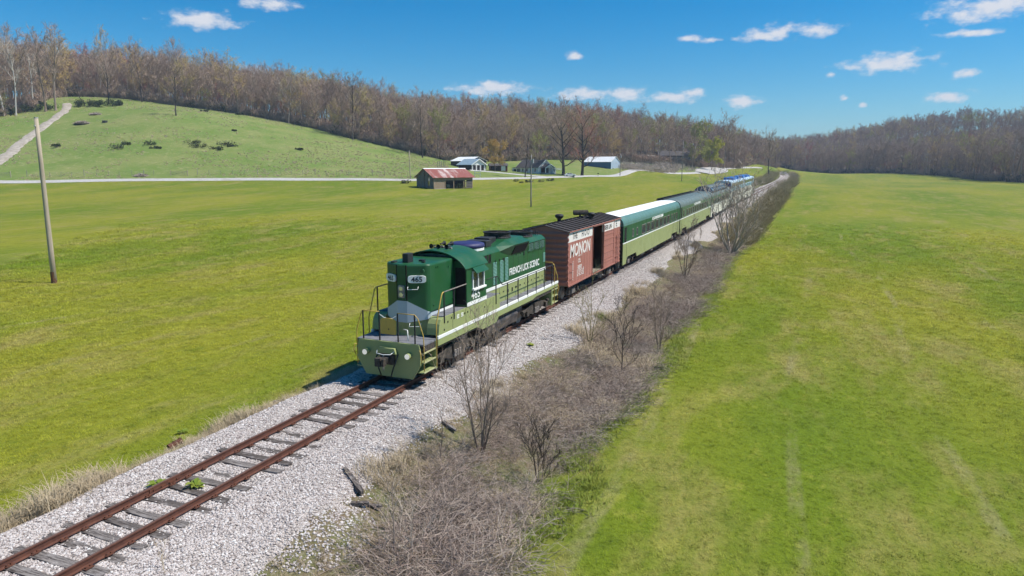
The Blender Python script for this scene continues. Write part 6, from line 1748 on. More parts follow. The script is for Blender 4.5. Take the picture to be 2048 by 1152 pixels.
def build_fence():
    root = empty("pasture_fence"); tag(root, "wire pasture fence with weathered posts along the far side of the road", "fence")
    rng = random.Random(9)
    line = []
    x = 55.0
    pm = None; prev = None
    wires = MB()
    k = 0
    while x < 840:
        q = pix_at(x, np.interp(x, [0, 130, 300, 450, 620, 800, 900], [361, 358.5, 356, 355.5, 356.5, 357.5, 356]), np.interp(x, [0, 300, 620, 900], [206, 212, 220, 233]))
        o = Vector((q[0], q[1], gz(q[0], q[1])))
        if not (325 < x < 378):
            mb = MB(); h = rng.uniform(1.25, 1.6) * (1.35 if k % 5 == 0 else 1); r = 0.09 if k % 5 == 0 else 0.055
            if pm is None: mb.cyl((0, 0, -0.4), (0, 0, 1.4), 0.07, 0.06, 7); p = mb.build("fence_post", M_POLEGREY, root); pm = p.data
            else: p = link(bpy.data.objects.new("fence_post", pm)); p.parent = root
            p.location = o; p.scale = (r / 0.07, r / 0.07, h / 1.4); p.rotation_euler = (rng.gauss(0, 0.04), rng.gauss(0, 0.04), 0)
            if prev is not None:
                for z in (0.4, 0.8, 1.15): wires.cyl(prev + Vector((0, 0, z)), o + Vector((0, 0, z)), 0.012, n=3, caps=False)
            prev = o
        else: prev = None
        x += rng.uniform(20, 26); k += 1
    wires.build("fence_wire", M_GALV, root)
    def gate(px0, px1, py, d, label):
        a = pix_at(px0, py, d); b = pix_at(px1, py, d); a = Vector((a[0], a[1], gz(a[0], a[1]))); b = Vector((b[0], b[1], gz(b[0], b[1])))
        v = b - a; root = empty("farm_gate", a, math.atan2(v.y, v.x)); tag(root, label, "gate"); L = Vector((v.x, v.y)).length
        for k_ in range(5): mb = MB(); mb.cyl((0.1, 0, 0.3 + k_ * 0.24), (L - 0.1, 0, 0.3 + k_ * 0.24), 0.028, n=6); mb.build("gate_bar", M_POLEGREY, root)
        for a_ in (0.0, L): mb = MB(); mb.cyl((a_, 0, -0.4), (a_, 0, 1.7), 0.11, n=8); mb.build("gate_post", M_POLE, root)
        mb = MB(); mb.cyl((0.1, 0.02, 0.3), (L - 0.1, 0.02, 1.26), 0.025, n=6); mb.build("gate_brace", M_POLEGREY, root)
    gate(342, 376, 356.5, 212, "pale bar gate in the pasture fence across the road"); gate(-8, 22, 356.5, 205, "grey gate at the foot of the hill track, far left")
build_fence()

def build_sedan():
    o = pix_at(1140, 352, 277); o = Vector((o[0], o[1], gz(o[0], o[1]) + 0.30))
    root = empty("parked_car", o, YAW + 0.12); tag(root, "white car parked on the roadside below the big bare trees", "car")
    M_CARW = mat_paint("car_white", (0.72, 0.72, 0.70), 0.3, amount=0.08, streak=False, spec=0.6)
    L, Wd = 4.7, 1.75
    def section(pts, y0, y1, nm, m_, bev): mb = MB(); mb.prism(pts, y0, y1, 'y'); return mb.build(nm, m_, root, bevel=bev)
    body = [(-2.35, 0.35), (-2.30, 0.75), (-2.2, 0.88), (-1.25, 0.98), (1.55, 0.95), (2.20, 0.80), (2.35, 0.55), (2.32, 0.30), (1.9, 0.22), (-2.0, 0.22)]
    section(body, -Wd / 2, Wd / 2, "body", M_CARW, 0.06)
    cabin = [(-1.75, 0.95), (-1.15, 1.38), (0.25, 1.42), (1.15, 0.95)]
    section(cabin, -Wd / 2 + 0.12, Wd / 2 - 0.12, "roof_cabin", M_CARW, 0.05)
    for s in (-1, 1):
        y = s * (Wd / 2 - 0.12)
        for (a, b, c, d) in (((-1.45, 1.0), (-1.05, 1.32), (-0.45, 1.34), (-0.45, 1.0)), ((-0.36, 1.0), (-0.36, 1.34), (0.2, 1.34), (0.85, 1.0))):
            mb = MB(); mb.prism([a, b, c, d], y - 0.01, y + 0.015 * s + 0.005, 'y'); mb.build("side_window", M_GLASS, root)
        for x in (-1.45, 1.42):
            mb = MB(); mb.cyl((x, s * (Wd / 2 - 0.2), 0.32), (x, s * (Wd / 2 + 0.02), 0.32), 0.33, n=16); w = mb.build("wheel", M_BLACK, root)
            mb = MB(); mb.cyl((x, s * (Wd / 2 + 0.02), 0.32), (x, s * (Wd / 2 + 0.035), 0.32), 0.2, n=12); mb.build("hub_cap", M_GALV, w)
        mb = MB(); mb.box(2.30, 2.37, s * 0.55 - 0.15, s * 0.55 + 0.15, 0.55, 0.70); mb.build("headlight", M_LENS, root)
        mb = MB(); mb.box(-2.38, -2.30, s * 0.6 - 0.15, s * 0.6 + 0.15, 0.62, 0.76); mb.build("tail_light", M_RUSTROOF, root)
    mb = MB(); mb.add([(0.30, -0.70, 1.39), (0.30, 0.70, 1.39), (1.12, 0.74, 0.985), (1.12, -0.74, 0.985), (0.32, -0.70, 1.42), (0.32, 0.70, 1.42), (1.16, 0.74, 1.0), (1.16, -0.74, 1.0)], [(4, 5, 6, 7), (0, 3, 2, 1), (0, 4, 7, 3), (1, 2, 6, 5)]); mb.build("windshield", M_GLASS, root)
build_sedan()
def build_small():
    p = pix_at(1196, 352.5, 296); o = Vector((p[0], p[1], gz(p[0], p[1]))); t = empty("mailbox", o, YAW); tag(t, "dark mailbox on a post beside the road below the blue shed", "mailbox")
    mb = MB(); mb.box(-0.07, 0.07, -0.07, 0.07, -0.3, 1.1); mb.build("post", M_BOARD, t)
    mb = MB(); mb.prism([(-0.22, 1.1), (0.22, 1.1), (0.22, 1.42)] + [(0.22 * math.cos(a), 1.42 + 0.2 * math.sin(a)) for a in np.linspace(0.3, 2.84, 7)] + [(-0.22, 1.42)], -0.35, 0.35, 'y'); bx = mb.build("box", M_BLACK, t)
    mb = MB(); mb.box(0.23, 0.25, -0.2, -0.1, 1.3, 1.6); mb.build("flag", M_RUSTROOF, bx)
    p = pix_at(955, 356, 240); o = Vector((p[0], p[1], gz(p[0], p[1]))); t = empty("board_frame", o, YAW); tag(t, "pale wooden post and rail frame on the lawn behind the weathered barn", "wooden frame")
    for a in (-0.95, 0.95): mb = MB(); mb.box(a - 0.09, a + 0.09, -0.09, 0.09, -0.3, 2.2); mb.build("post", M_HOUSE, t)
    for z in (1.05, 1.95): mb = MB(); mb.box(-0.86, 0.86, -0.05, 0.05, z, z + 0.16); mb.build("rail", M_HOUSE, t)
    # old posts by the dark barn
    for k, px in enumerate((876, 880, 883, 887, 890)):
        p = pix_at(px, 338 - 0.5 * k, 268 + 3 * k); t = empty("corral_post", (p[0], p[1], gz(p[0], p[1]))); tag(t, "grey corral post standing on the slope left of the dark barn", "post", "corral posts left of the dark barn")
        mb = MB(); mb.cyl((0, 0, -0.3), (0.05 * (k - 2), 0, 2.3 + 0.2 * (k % 2)), 0.14, 0.11, 8); mb.build("shaft", M_POLEGREY, t)
        mb = MB(); mb.box(-0.16, 0.16, -0.16, 0.16, 2.3 + 0.2 * (k % 2) - 0.02, 2.34 + 0.2 * (k % 2)); mb.build("post_cap", M_POLEGREY, t)
    # black trough on the hill
    p = drop(210, 245); t = empty("water_trough", p, YAW); tag(t, "small black water trough high on the pasture hill", "trough")
    mb = MB(); mb.lathe([(0.95, -0.2), (1.0, 0.75), (0.9, 0.75), (0.85, 0.3), (0.05, 0.3)], n=16); mb.build("tub", M_BLACK, t)
    mb = MB(); mb.lathe([(0.84, 0.58), (0.02, 0.58)], n=16); mb.build("water", M_GLASS, t)
    # car-sized white things by the maples: stones round a flower bed, a picnic bench
    p = drop(1118, 341.5); t = empty("garden_bench", p, YAW); tag(t, "white garden bench on the lawn right of the farmhouse", "bench")
    for a in (-0.9, 0.9): mb = MB(); mb.box(a - 0.08, a + 0.08, -0.25, 0.25, -0.1, 0.45); mb.build("leg", M_HOUSE, t)
    mb = MB(); mb.box(-1.2, 1.2, -0.28, 0.28, 0.45, 0.53); mb.build("seat", M_HOUSE, t)
    mb = MB(); mb.box(-1.2, 1.2, 0.26, 0.32, 0.6, 1.0); mb.build("backrest", M_HOUSE, t)
build_small()

# ------------------------------------------------------------------ single trees one can point to
def tree_at(name, px, py, depth, top, label, kind=None, seed=None, sxy=1.0, rz=0.0, **kw):
    p = pix_at(px, py, depth); o = Vector((p[0], p[1], gz(p[0], p[1])))
    q = pix_at(px, top, depth); H = q[2] - o.z
    if kind is not None: return make_tree(name, kind, o, H, rz, label, sxy=sxy)
    return own_tree(name, seed, o, label, H=H, rz=rz, **kw)
tree_at("bare_tree", 352, 227, 290, 131, "lone dark bare tree standing on the crest of the pasture", None, 301, crown_r=4.3, trunk_h=0.30, bark=M_BARKDARK, crown=M_BARK, n1=10, n2=6, n3=5, n4=3, tw=0.07)
tree_at("bare_tree", 284, 200, 338, 112, "spreading dark bare oak on the ridge behind the pasture crest", None, 302, crown_r=6.0, trunk_h=0.30, bark=M_BARKDARK, crown=M_BARK, tw=0.075)
tree_at("bare_tree", 217, 210, 318, 118, "broad bare tree rising from the hilltop thicket beside the track", None, 303, crown_r=7.0, trunk_h=0.22, bark=M_BARKDARK, tw=0.075)
tree_at("bare_tree", 112, 222, 300, 58, "tallest bare tree on the far left, beside the hill track", None, 304, crown_r=7.5, trunk_h=0.38, tw=0.085, n1=13)
tree_at("bare_tree", 92, 224, 298, 64, "tall bare tree just left of the hill track top", None, 305, crown_r=6.5, trunk_h=0.42, tw=0.085, n1=12)
tree_at("pale_tree", 32, 229, 290, 78, "tall pale-trunked sycamore at the left edge woods", PALE, sxy=0.8)
tree_at("pale_tree", 8, 231, 288, 64, "pale bare tree at the left border of the photo", PALE, sxy=0.85, rz=2.0)
tree_at("bare_tree", 705, 277, 330, 155, "tall bare tree standing above the wood, halfway along the pasture edge", None, 306, crown_r=7.5, trunk_h=0.40, bark=M_BARKDARK, crown=M_BARK, tw=0.08, n1=12)
tree_at("bare_tree", 845, 308, 318, 205, "broad bare tree at the low end of the pasture slope", None, 307, crown_r=6.5, trunk_h=0.28, tw=0.08, bark=M_BARKDARK)
tree_at("bare_tree", 577, 243, 340, 160, "many-limbed grey bare tree on the pasture edge", None, 308, crown_r=7.0, trunk_h=0.2, tw=0.08, crown=M_TWIGGREY)
tree_at("bare_tree", 1050, 361, 256, 246, "slender dark bare tree by the road in front of the farmhouse", None, 309, crown_r=4.6, trunk_h=0.30, bark=M_BARKDARK, crown=M_BARK, n1=12, n2=5, n3=5, n4=3, tw=0.055)
tree_at("maple_tree", 1127, 343, 286, 238, "great bare maple with low forking trunk right of the farmhouse", None, 310, crown_r=9.0, trunk_h=0.16, r0=0.75, bark=M_BARKDARK, tw=0.075, n1=14, n2=7, n3=6, elev=(0.15, 1.0))
tree_at("maple_tree", 1164, 346, 288, 236, "big dark-trunked maple with red buds beside the blue machine shed", None, 311, crown_r=9.0, trunk_h=0.18, r0=0.72, bark=M_BARKDARK, crown=M_BUDRED, tw=0.07, n1=14, n2=7, n3=6, leaf=1, leaf_s=0.12, elev=(0.15, 1.0))
tree_at("budding_tree", 990, 341, 282, 291, "small rounded tree with orange-tan buds behind the garage", None, 312, crown_r=4.6, trunk_h=0.15, crown=M_BUDORANGE, leaf=7, leaf_s=0.15, tw=0.05)
tree_at("budding_tree", 1078, 330, 310, 268, "pale green budding tree behind the farmhouse roof", LEAFY[1])
tree_at("budding_tree", 1398, 337, 425, 262, "tall olive and yellow-green leafing tree near the gravel lot", None, 313, crown_r=8.5, trunk_h=0.12, crown=M_BUDGREEN, leaf=6, leaf_s=0.28, tw=0.06)
tree_at("budding_tree", 1423, 338, 428, 284, "bright yellow leafing tree beside the gravel lot", None, 314, crown_r=6.5, trunk_h=0.12, crown=M_BUDYELLOW, leaf=7, leaf_s=0.26, tw=0.05)
tree_at("bare_tree", 1447, 337, 455, 236, "tall bare tree to the right of the yellow tree, above the blue cars", None, 315, crown_r=9.0, trunk_h=0.30, tw=0.10, n1=13)
tree_at("bare_tree", 1466, 338, 470, 252, "bare tree leaning right, next to the tallest one above the blue cars", None, 316, crown_r=7.0, trunk_h=0.34, tw=0.10)
tree_at("bare_tree", 1490, 338, 520, 268, "thin bare tree at the far road behind the blue cars", None, 317, crown_r=6.5, trunk_h=0.3, tw=0.10)
tree_at("bare_tree", 1538, 345, 430, 268, "dark fan-shaped bare tree beside the track beyond the train", None, 318, crown_r=8.0, trunk_h=0.16, bark=M_BARKDARK, tw=0.09, n1=14, elev=(0.6, 1.2))
tree_at("snag", 1945, 352, 500, 290, "pale broken dead trunk in the wood below the right hill", None, 319, crown_r=2.0, trunk_h=0.55, bark=M_BARKPALE, crown=M_TWIGGREY, n1=3, n2=2, n3=1, n4=1, lean=0.12, r0=0.4)
for k, (px, py, d, top) in enumerate(((1260, 330, 370, 262), (1285, 330, 395, 258), (1320, 332, 400, 250), (1340, 334, 402, 262), (1355, 332, 405, 256), (1385, 336, 415, 268))):
    tree_at("bare_tree", px, py, d, top, "slim bare tree on the grassy slope between the blue shed and the lane", KINDS[k], sxy=0.9, rz=k)["group"] = "slim trees on the slope below the lane"
# ------------------------------------------------------------------ bushes
def leaf_bush(name, px, py, size, label, mat, seed, group=None, n=520, depth=None, flat=0.6, leaf=0.16, cat="bush"):
    o = drop(px, py); r = random.Random(seed)
    t = empty(name, o); tag(t, label, cat, group)
    S, B = Sticks(), Sticks()
    lumps = [(Vector((r.gauss(0, size * 0.45), r.gauss(0, size * 0.35), size * flat * r.uniform(0.2, 0.6))), size * r.uniform(0.25, 0.5)) for _ in range(6)]
    for k in range(n):
        c, rad = r.choice(lumps); v = Vector((r.gauss(0, 1), r.gauss(0, 1), r.gauss(0, 0.8))).normalized() * rad * r.uniform(0.5, 1.05)
        p = c + v
        if p.z > 0: S.leaf(p, leaf * r.uniform(0.6, 1.5), r)
    for c, rad in lumps:
        for _ in range(3): B.path(limb(r, Vector((c.x * 0.3, c.y * 0.3, -0.2)), (c + Vector((0, 0, 0.3))).normalized(), c.length * 1.15, 3), 0.05, 0.02, 4)
    for nm, s_, m_ in (("foliage", S, mat), ("stem", B, M_BARKDARK)):
        ob = link(bpy.data.objects.new(nm, s_.mesh(nm, m_))); ob.parent = t
    return t
for k, (px, py, s) in enumerate(((118, 293, 2.6), (238, 297, 3.6), (252, 289, 2.4), (302, 290, 3.2), (314, 297, 1.8), (384, 287, 2.8), (398, 294, 3.4), (448, 291, 3.6), (436, 299, 2.6), (466, 293, 2.0), (478, 230, 2.2), (408, 223, 1.8), (598, 300, 1.8), (470, 262, 1.4))):
    leaf_bush("juniper_bush", px, py, s, "low dark juniper patch on the pasture slope", M_EVERGREEN, 500 + k, "low dark juniper patches on the pasture", 380, flat=0.30, leaf=0.20)
for k, (px, py, s) in enumerate(((158, 213, 3.4), (176, 212, 3.8), (196, 213, 3.4), (222, 212, 3.6), (240, 211, 3.0))):
    leaf_bush("thicket_bush", px, py, s, "dark leafy bush in the hilltop thicket right of the gravel track", M_EVERGREEN, 520 + k, "bushes of the hilltop thicket", 620, flat=1.0, leaf=0.22)
for k, (px, py, s) in enumerate(((20, 228, 3.2), (48, 224, 3.6), (70, 222, 3.2), (95, 219, 3.4), (85, 212, 3.0))):
    leaf_bush("thicket_bush", px, py, s, "dark bush under the tall trees left of the gravel track", M_EVERGREEN, 530 + k, "bushes under the left edge trees", 520, flat=0.9, leaf=0.22)
leaf_bush("road_bush", 812, 367, 1.8, "small olive bush at the left corner of the weathered barn", M_EVERGREEN, 540, None, 420, flat=0.7, leaf=0.12)
leaf_bush("vine_bush", 921, 377, 1.9, "green vine-like bush growing in the barn's open front", M_EVERGREEN, 541, None, 500, flat=1.0, leaf=0.11)
for k, (px, py, s) in enumerate(((1030, 363, 1.6), (1060, 365, 1.8), (1085, 364, 1.6), (1100, 362, 1.8), (1042, 366, 1.3))):
    leaf_bush("weedy_bush", px, py, s, "scrubby green weeds along the road below the farmhouse", M_EVERGREEN if k % 2 else M_BUDGREEN, 550 + k, "scrub along the road below the farmhouse", 380, flat=0.5, leaf=0.11)
# piles of brush on the hill
for k, (px, py, s, lab) in enumerate(((165, 247, 3.2, "larger grey-brown brush pile beside the gravel track on the hill"), (192, 229, 2.4, "smaller brush pile below the hilltop thicket"), (283, 352, 2.0, "brush heap at the fence below the pasture"))):
    o = drop(px, py); r = random.Random(70 + k); t = empty("brush_pile", o); tag(t, lab, "brush pile")
    S = Sticks(); M = MB()
    for j in range(260):
        a = r.uniform(0, 6.28); rad = s * math.sqrt(r.random()); z = max(0.05, s * 0.33 * (1 - (rad / s) ** 2)) * r.uniform(0.5, 1.1)
        p = Vector((rad * math.cos(a), rad * math.sin(a), z)); d = Vector((r.gauss(0, 1), r.gauss(0, 1), r.gauss(0, 0.25))).normalized(); S.blade(p - d * 0.8, p + d * 0.8, 0.09, r)
    n = 14; M.add([(s * math.cos(6.28 * i / n), s * math.sin(6.28 * i / n), -0.2) for i in range(n)] + [(s * 0.5 * math.cos(6.28 * i / n), s * 0.5 * math.sin(6.28 * i / n), s * 0.22 + r.uniform(-0.1, 0.1)) for i in range(n)] + [(0, 0, s * 0.28)], [(i, (i + 1) % n, n + (i + 1) % n, n + i) for i in range(n)] + [(n + i, n + (i + 1) % n, 2 * n) for i in range(n)])
    ob = link(bpy.data.objects.new("branches", S.mesh("branches", M_TWIGGREY))); ob.parent = t
    M.build("earth", M_DARKSOIL, t)

# ------------------------------------------------------------------ gravel, grass, brush near the track
def mat_stone():
    m, nt, p, _ = new_mat("limestone")
    oi = nt.nodes.new('ShaderNodeObjectInfo'); cr = nt.nodes.new('ShaderNodeValToRGB'); nt.links.new(oi.outputs['Random'], cr.inputs[0])
    els = [(0.0, (0.20, 0.165, 0.15)), (0.16, (0.34, 0.29, 0.265)), (0.40, (0.46, 0.41, 0.38)), (0.62, (0.55, 0.505, 0.475)), (0.85, (0.47, 0.40, 0.36)), (1.0, (0.68, 0.66, 0.63))]
    cr.color_ramp.elements[0].position = 0; cr.color_ramp.elements[0].color = (*els[0][1], 1); cr.color_ramp.elements[1].position = 1; cr.color_ramp.elements[1].color = (*els[-1][1], 1)
    for pz, c in els[1:-1]: e = cr.color_ramp.elements.new(pz); e.color = (*c, 1)
    nt.links.new(cr.outputs[0], p.inputs['Base Color']); p.inputs['Roughness'].default_value = 0.9; p.inputs['Specular IOR Level'].default_value = 0.2
    return m
M_STONE = mat_stone()
def stone_mesh(seed):
    import bmesh
    r = random.Random(seed); bm = bmesh.new(); bmesh.ops.create_icosphere(bm, subdivisions=1, radius=1.0)
    sx, sy, sz = r.uniform(0.8, 1.25), r.uniform(0.7, 1.0), r.uniform(0.5, 0.8)
    for v in bm.verts: k = r.uniform(0.75, 1.15); v.co = Vector((v.co.x * sx * k, v.co.y * sy * k, v.co.z * sz * k))
    me = bpy.data.meshes.new("stone"); bm.to_mesh(me); bm.free(); me.materials.append(M_STONE); return me
STONES = [proto("stone", stone_mesh(k)) for k in range(5)]
def in_view(x, y, z, m=60):
    P = np.stack([x, y, z], 1) - CO; w = P @ FW; u = 1024 + F_PX * (P @ RT) / w; v = 576 - F_PX * (P @ UP) / w
    return (w > 2) & (u > -m) & (u < 2048 + m) & (v > -m) & (v < 1152 + m)
def build_gravel():
    rng = np.random.RandomState(3)
    n = 190000
    y = 6 + (rng.uniform(0, 1, n) ** 1.5) * 60; s = rng.uniform(-3.3, 5.2, n)
    x = s.copy()
    wl = -2.75 + (vnoise(np.zeros(n), y, 2.2, 21) - 0.5) * 0.8; wr = 3.15 + (vnoise(np.full(n, 5.0), y, 4.5, 23) - 0.5) * 1.7 + np.where(y < 13, 0.35, 0) + np.where(y > 26, 0.35, 0)
    inside = (s > wl + rng.normal(0, 0.12, n)) & (s < wr + np.abs(rng.normal(0, 0.30, n)))
    inside |= (np.hypot((x - 3.9) / 1.1, (y - 11.9) / 1.5) < 1) & (rng.uniform(0, 1, n) < 0.55)
    inside &= ~((np.abs(np.abs(x) - 0.7525) < 0.09)) & (rng.uniform(0, 1, n) < np.clip((66 - y) / 26, 0, 1))
    ty = np.array([t_[0] for t_ in TIES]); tr = np.array([t_[1] for t_ in TIES])
    j = np.clip(np.searchsorted(ty, y), 1, len(ty) - 1); j = np.where(np.abs(ty[j] - y) < np.abs(ty[j - 1] - y), j, j - 1)
    on_tie = (np.abs(s) < 1.36) & (np.abs(y - ty[j] - tr[j] * s) < 0.14)
    inside &= ~on_tie | (rng.uniform(0, 1, n) < 0.06 + 0.45 * (vnoise(x, y, 0.55, 77) > 0.66))
    x, y = x[inside], y[inside]
    z0 = ballast_zs(x, y)
    v = in_view(x, y, z0); x, y, z0 = x[v], y[v], z0[v]
    sc = rng.uniform(0.020, 0.040, len(x)) * np.where(y > 25, 1.25, 1.0)
    z = z0 + sc * 0.25
    scatter("ballast_gravel", np.stack([x, y, z], 1), STONES, rng.randint(0, 5, len(x)), rng.uniform(0, 6.28, len(x)), sc, "loose pale limestone gravel of the track bed", "gravel", tilt=rng.uniform(-0.5, 0.5, len(x)))
build_gravel()

def mat_fieldgrass():
    m, nt, p, out = new_mat("field_grass")
    c, fine, pos = field_colour(nt)
    oi = nt.nodes.new('ShaderNodeObjectInfo')
    hv = nt.nodes.new('ShaderNodeHueSaturation'); nt.links.new(c, hv.inputs['Color'])
    nt.links.new(ramp(nt, oi.outputs['Random'], 0, 1, 1.0, 1.85), hv.inputs['Value'])
    nt.links.new(hv.outputs[0], p.inputs['Base Color']); p.inputs['Roughness'].default_value = 0.8; p.inputs['Specular IOR Level'].default_value = 0.15
    soft_up(nt, p, 0.35)
    t = nt.nodes.new('ShaderNodeBsdfTranslucent'); nt.links.new(hv.outputs[0], t.inputs[0])
    mx = nt.nodes.new('ShaderNodeMixShader'); mx.inputs[0].default_value = 0.15
    nt.links.new(p.outputs[0], mx.inputs[1]); nt.links.new(t.outputs[0], mx.inputs[2]); nt.links.new(mx.outputs[0], out.inputs[0])
    return m
M_FGRASS = mat_fieldgrass()
M_DRY = mat_plant("dry_grass", [(0.50, 0.41, 0.27), (0.42, 0.33, 0.22), (0.56, 0.49, 0.35), (0.36, 0.28, 0.18)], trans=0.15, up=0.9)
M_BRAMBLE = mat_plant("bramble_stems", [(0.255, 0.180, 0.150), (0.330, 0.250, 0.215), (0.390, 0.310, 0.265), (0.430, 0.365, 0.300)])
M_BRUSHOLIVE = mat_plant("olive_brush", [(0.270, 0.205, 0.125), (0.330, 0.265, 0.150), (0.300, 0.265, 0.130)])
M_WEED = mat_plant("green_weed", [(0.150, 0.220, 0.030), (0.210, 0.260, 0.045), (0.265, 0.290, 0.055)], trans=0.2, up=0.5)
M_DARKGRASS = mat_plant("dark_grass", [(0.028, 0.075, 0.012), (0.045, 0.100, 0.018)], trans=0.2)
def tuft(seed, n, h, spread, w, mat, name="tuft", lean=0.5, bend=0.3):
    r = random.Random(seed); S = Sticks()
    for k in range(n):
        a = r.uniform(0, 6.28); p = Vector((r.gauss(0, spread), r.gauss(0, spread), -0.02))
        d = Vector((math.cos(a) * lean * r.random(), math.sin(a) * lean * r.random(), 1)).normalized(); L = h * r.uniform(0.5, 1.2)
        m_ = p + d * L * 0.55; e = m_ + (d + Vector((math.cos(a), math.sin(a), -0.4)) * bend * r.uniform(0.3, 1.4)).normalized() * L * 0.5
        b = len(S.v); sd = Vector((-math.sin(a), math.cos(a), 0)) * w / 2
        S.v += [tuple(p - sd), tuple(p + sd), tuple(m_ + sd * 0.8), tuple(m_ - sd * 0.8), tuple(e)]; S.f += [(b, b + 1, b + 2, b + 3), (b + 3, b + 2, b + 4)]
    return S.mesh(name, mat)
def bramble(seed, n, mat, h=1.2, w=0.016, spread=0.45, twigs=3, arch=0.9):
    r = random.Random(seed); S = Sticks()
    for k in range(n):
        a = r.uniform(0, 6.28); p = Vector((r.gauss(0, spread), r.gauss(0, spread), -0.05)); d = Vector((math.cos(a) * 0.45, math.sin(a) * 0.45, 1)).normalized()
        L = h * r.uniform(0.7, 1.6); pts = [p]; m = 5
        for i in range(m):
            d = (d + Vector((math.cos(a), math.sin(a), -0.55)) * arch * 0.30 + Vector((r.gauss(0, 0.15), r.gauss(0, 0.15), r.gauss(0, 0.1)))).normalized(); pts.append(pts[-1] + d * L / m)
        for i in range(m): S.blade(pts[i], pts[i + 1], w * (1.2 - 0.6 * i / m), r)
        for _ in range(twigs):
            i = r.randrange(1, m); q = pts[i].lerp(pts[i + 1], r.random()); S.blade(q, q + rdir(r, (pts[i + 1] - pts[i]).normalized(), 1.0, 0.1) * L * r.uniform(0.15, 0.4), w * 0.7, r)
    return S.mesh("bramble", mat)
def build_grass():
    rng = np.random.RandomState(8)
    G = [proto("grass_tuft", tuft(k, 12, 0.11, 0.06, 0.014, M_FGRASS, "grass_tuft", 0.9, 0.6)) for k in range(4)]
    n = 260000
    y = 6 + rng.uniform(0, 1, n) ** 2.0 * 150
    x = np.where(rng.uniform(0, 1, n) < 0.62, 8.0 + rng.uniform(-0.4, 1, n) * (22 + y * 0.55), -3.6 - rng.uniform(0, 1, n) * (22 + y * 0.75))
    edge = np.where(x > 0, x > 8.0 + (vnoise(np.full(n, 3.0), y, 2.5, 9) - 0.5) * 1.6, x < -3.75 + (vnoise(np.zeros(n), y, 2, 10) - 0.5) * 0.8)
    x, y = x[edge], y[edge]; z = ground(x, y); v = in_view(x, y, z); x, y, z = x[v], y[v], z[v]
    d = np.hypot(x - CAM_X, y); k = rng.uniform(0, 1, len(x)) < np.clip((125 - d) / 85, 0, 1); x, y, z, d = x[k], y[k], z[k], d[k]
    sc = rng.uniform(0.6, 1.25, len(x)) * np.clip(d / 26, 0.85, 3.6)
    scatter("field_grass", np.stack([x, y, z], 1), G, rng.randint(0, 4, len(x)), rng.uniform(0, 6.28, len(x)), sc, "short bright grass of the two fields beside the track", "grass", sz=sc * 0.75)
    # fresh taller green weeds where the field meets the brush
    n = 2600; y = 8 + rng.uniform(0, 1, n) ** 1.6 * 110; x = 8.15 + (vnoise(np.full(n, 3.0), y, 2.5, 9) - 0.5) * 1.6 + rng.normal(0, 0.35, n)
    W = [proto("weed_tuft", tuft(30 + k, 30, 0.20, 0.13, 0.02, M_WEED, "weed_tuft", 1.0, 0.5)) for k in range(3)]
    scatter("edge_weeds", np.stack([x, y, ground(x, y)], 1), W, rng.randint(0, 3, n), rng.uniform(0, 6.28, n), rng.uniform(0.5, 1.3, n), "fresh green weeds along the edge of the right field", "weeds")
    # dry grass: left edge of the ballast, and through the brush
    D = [proto("dry_tuft", tuft(50 + k, 34, 0.55, 0.14, 0.012, M_DRY, "dry_tuft", 1.1, 1.1)) for k in range(4)]
    n1 = 1500; y1 = 6 + rng.uniform(0, 1, n1) ** 1.5 * 75; x1 = -3.25 + (vnoise(np.zeros(n1), y1, 2, 10) - 0.5) * 0.7 + rng.normal(0, 0.34, n1)
    n2 = 6500; y2 = 8 + rng.uniform(0, 1, n2) ** 1.4 * 110; x2 = rng.uniform(3.1, 8.1, n2)
    keep = vnoise(x2, y2, 2.6, 41) + np.where((y2 < 13) & (x2 > 4.6), 0.3, 0) - np.where((y2 < 14.5) & (x2 < 4.5), 0.25, 0) - np.where((y2 > 35) & (x2 < 4.4), 0.10, 0) > 0.46; x2, y2 = x2[keep], y2[keep]
    x = np.r_[x1, x2]; y = np.r_[y1, y2]; sc = rng.uniform(0.35, 1.0, len(x)) * (0.45 + 1.1 * vnoise(x, y, 1.7, 61)) * np.where((y < 13.5) & (x > 0) & (x < 5.6), 0.45, 1.0) * np.where((x < 0) & (y < 12), 1.35, 1.0)
    z = ballast_zs(x, y)
    scatter("dry_grass", np.stack([x, y, z], 1), D, rng.randint(0, 4, len(x)), rng.uniform(0, 6.28, len(x)), sc, "dry straw-coloured grass along both sides of the ballast", "dry grass")
    # brambles
    B = [proto("bramble_clump", bramble(60 + k, 30, M_BRAMBLE)) for k in range(5)]
    n = 3300; y = 10 + rng.uniform(0, 1, n) ** 1.25 * 120; x = rng.uniform(3.4, 8.3, n) + (vnoise(np.full(n, 7.0), y, 5, 43) - 0.5) * 0.8
    dens = vnoise(x, y, 3.0, 44) * 0.6 + vnoise(x, y, 1.3, 45) * 0.4 + np.interp(x, [3.4, 4.6, 7.6, 8.6], [-0.45, 0.12, 0.15, -0.25]) + np.interp(y, [9, 12, 15], [-0.55, -0.2, 0.0]) - np.where(x < np.interp(y, [10, 14, 17, 28, 45, 130], [6.0, 5.2, 3.8, 3.9, 4.9, 5.4]), 0.4, 0)
    k = dens > 0.47; x, y = x[k], y[k]
    sc = rng.uniform(0.45, 0.95, len(x)) * (0.65 + 0.5 * vnoise(x, y, 6, 46)) * np.interp(y, [10, 30, 60, 130], [1, 1, 0.8, 0.75])
    z = ballast_zs(x, y)
    scatter("bramble_thicket", np.stack([x, y, z], 1), B, rng.randint(0, 5, len(x)), rng.uniform(0, 6.28, len(x)), sc, "tangled bare mauve-brown bramble thicket between ballast and right field", "brambles")
    # olive brush farther along the line, both sides beyond the train
    O = [proto("brush_clump", bramble(80 + k, 34, M_BRUSHOLIVE, 2.2, 0.030, 0.5, 4, 0.25)) for k in range(4)]
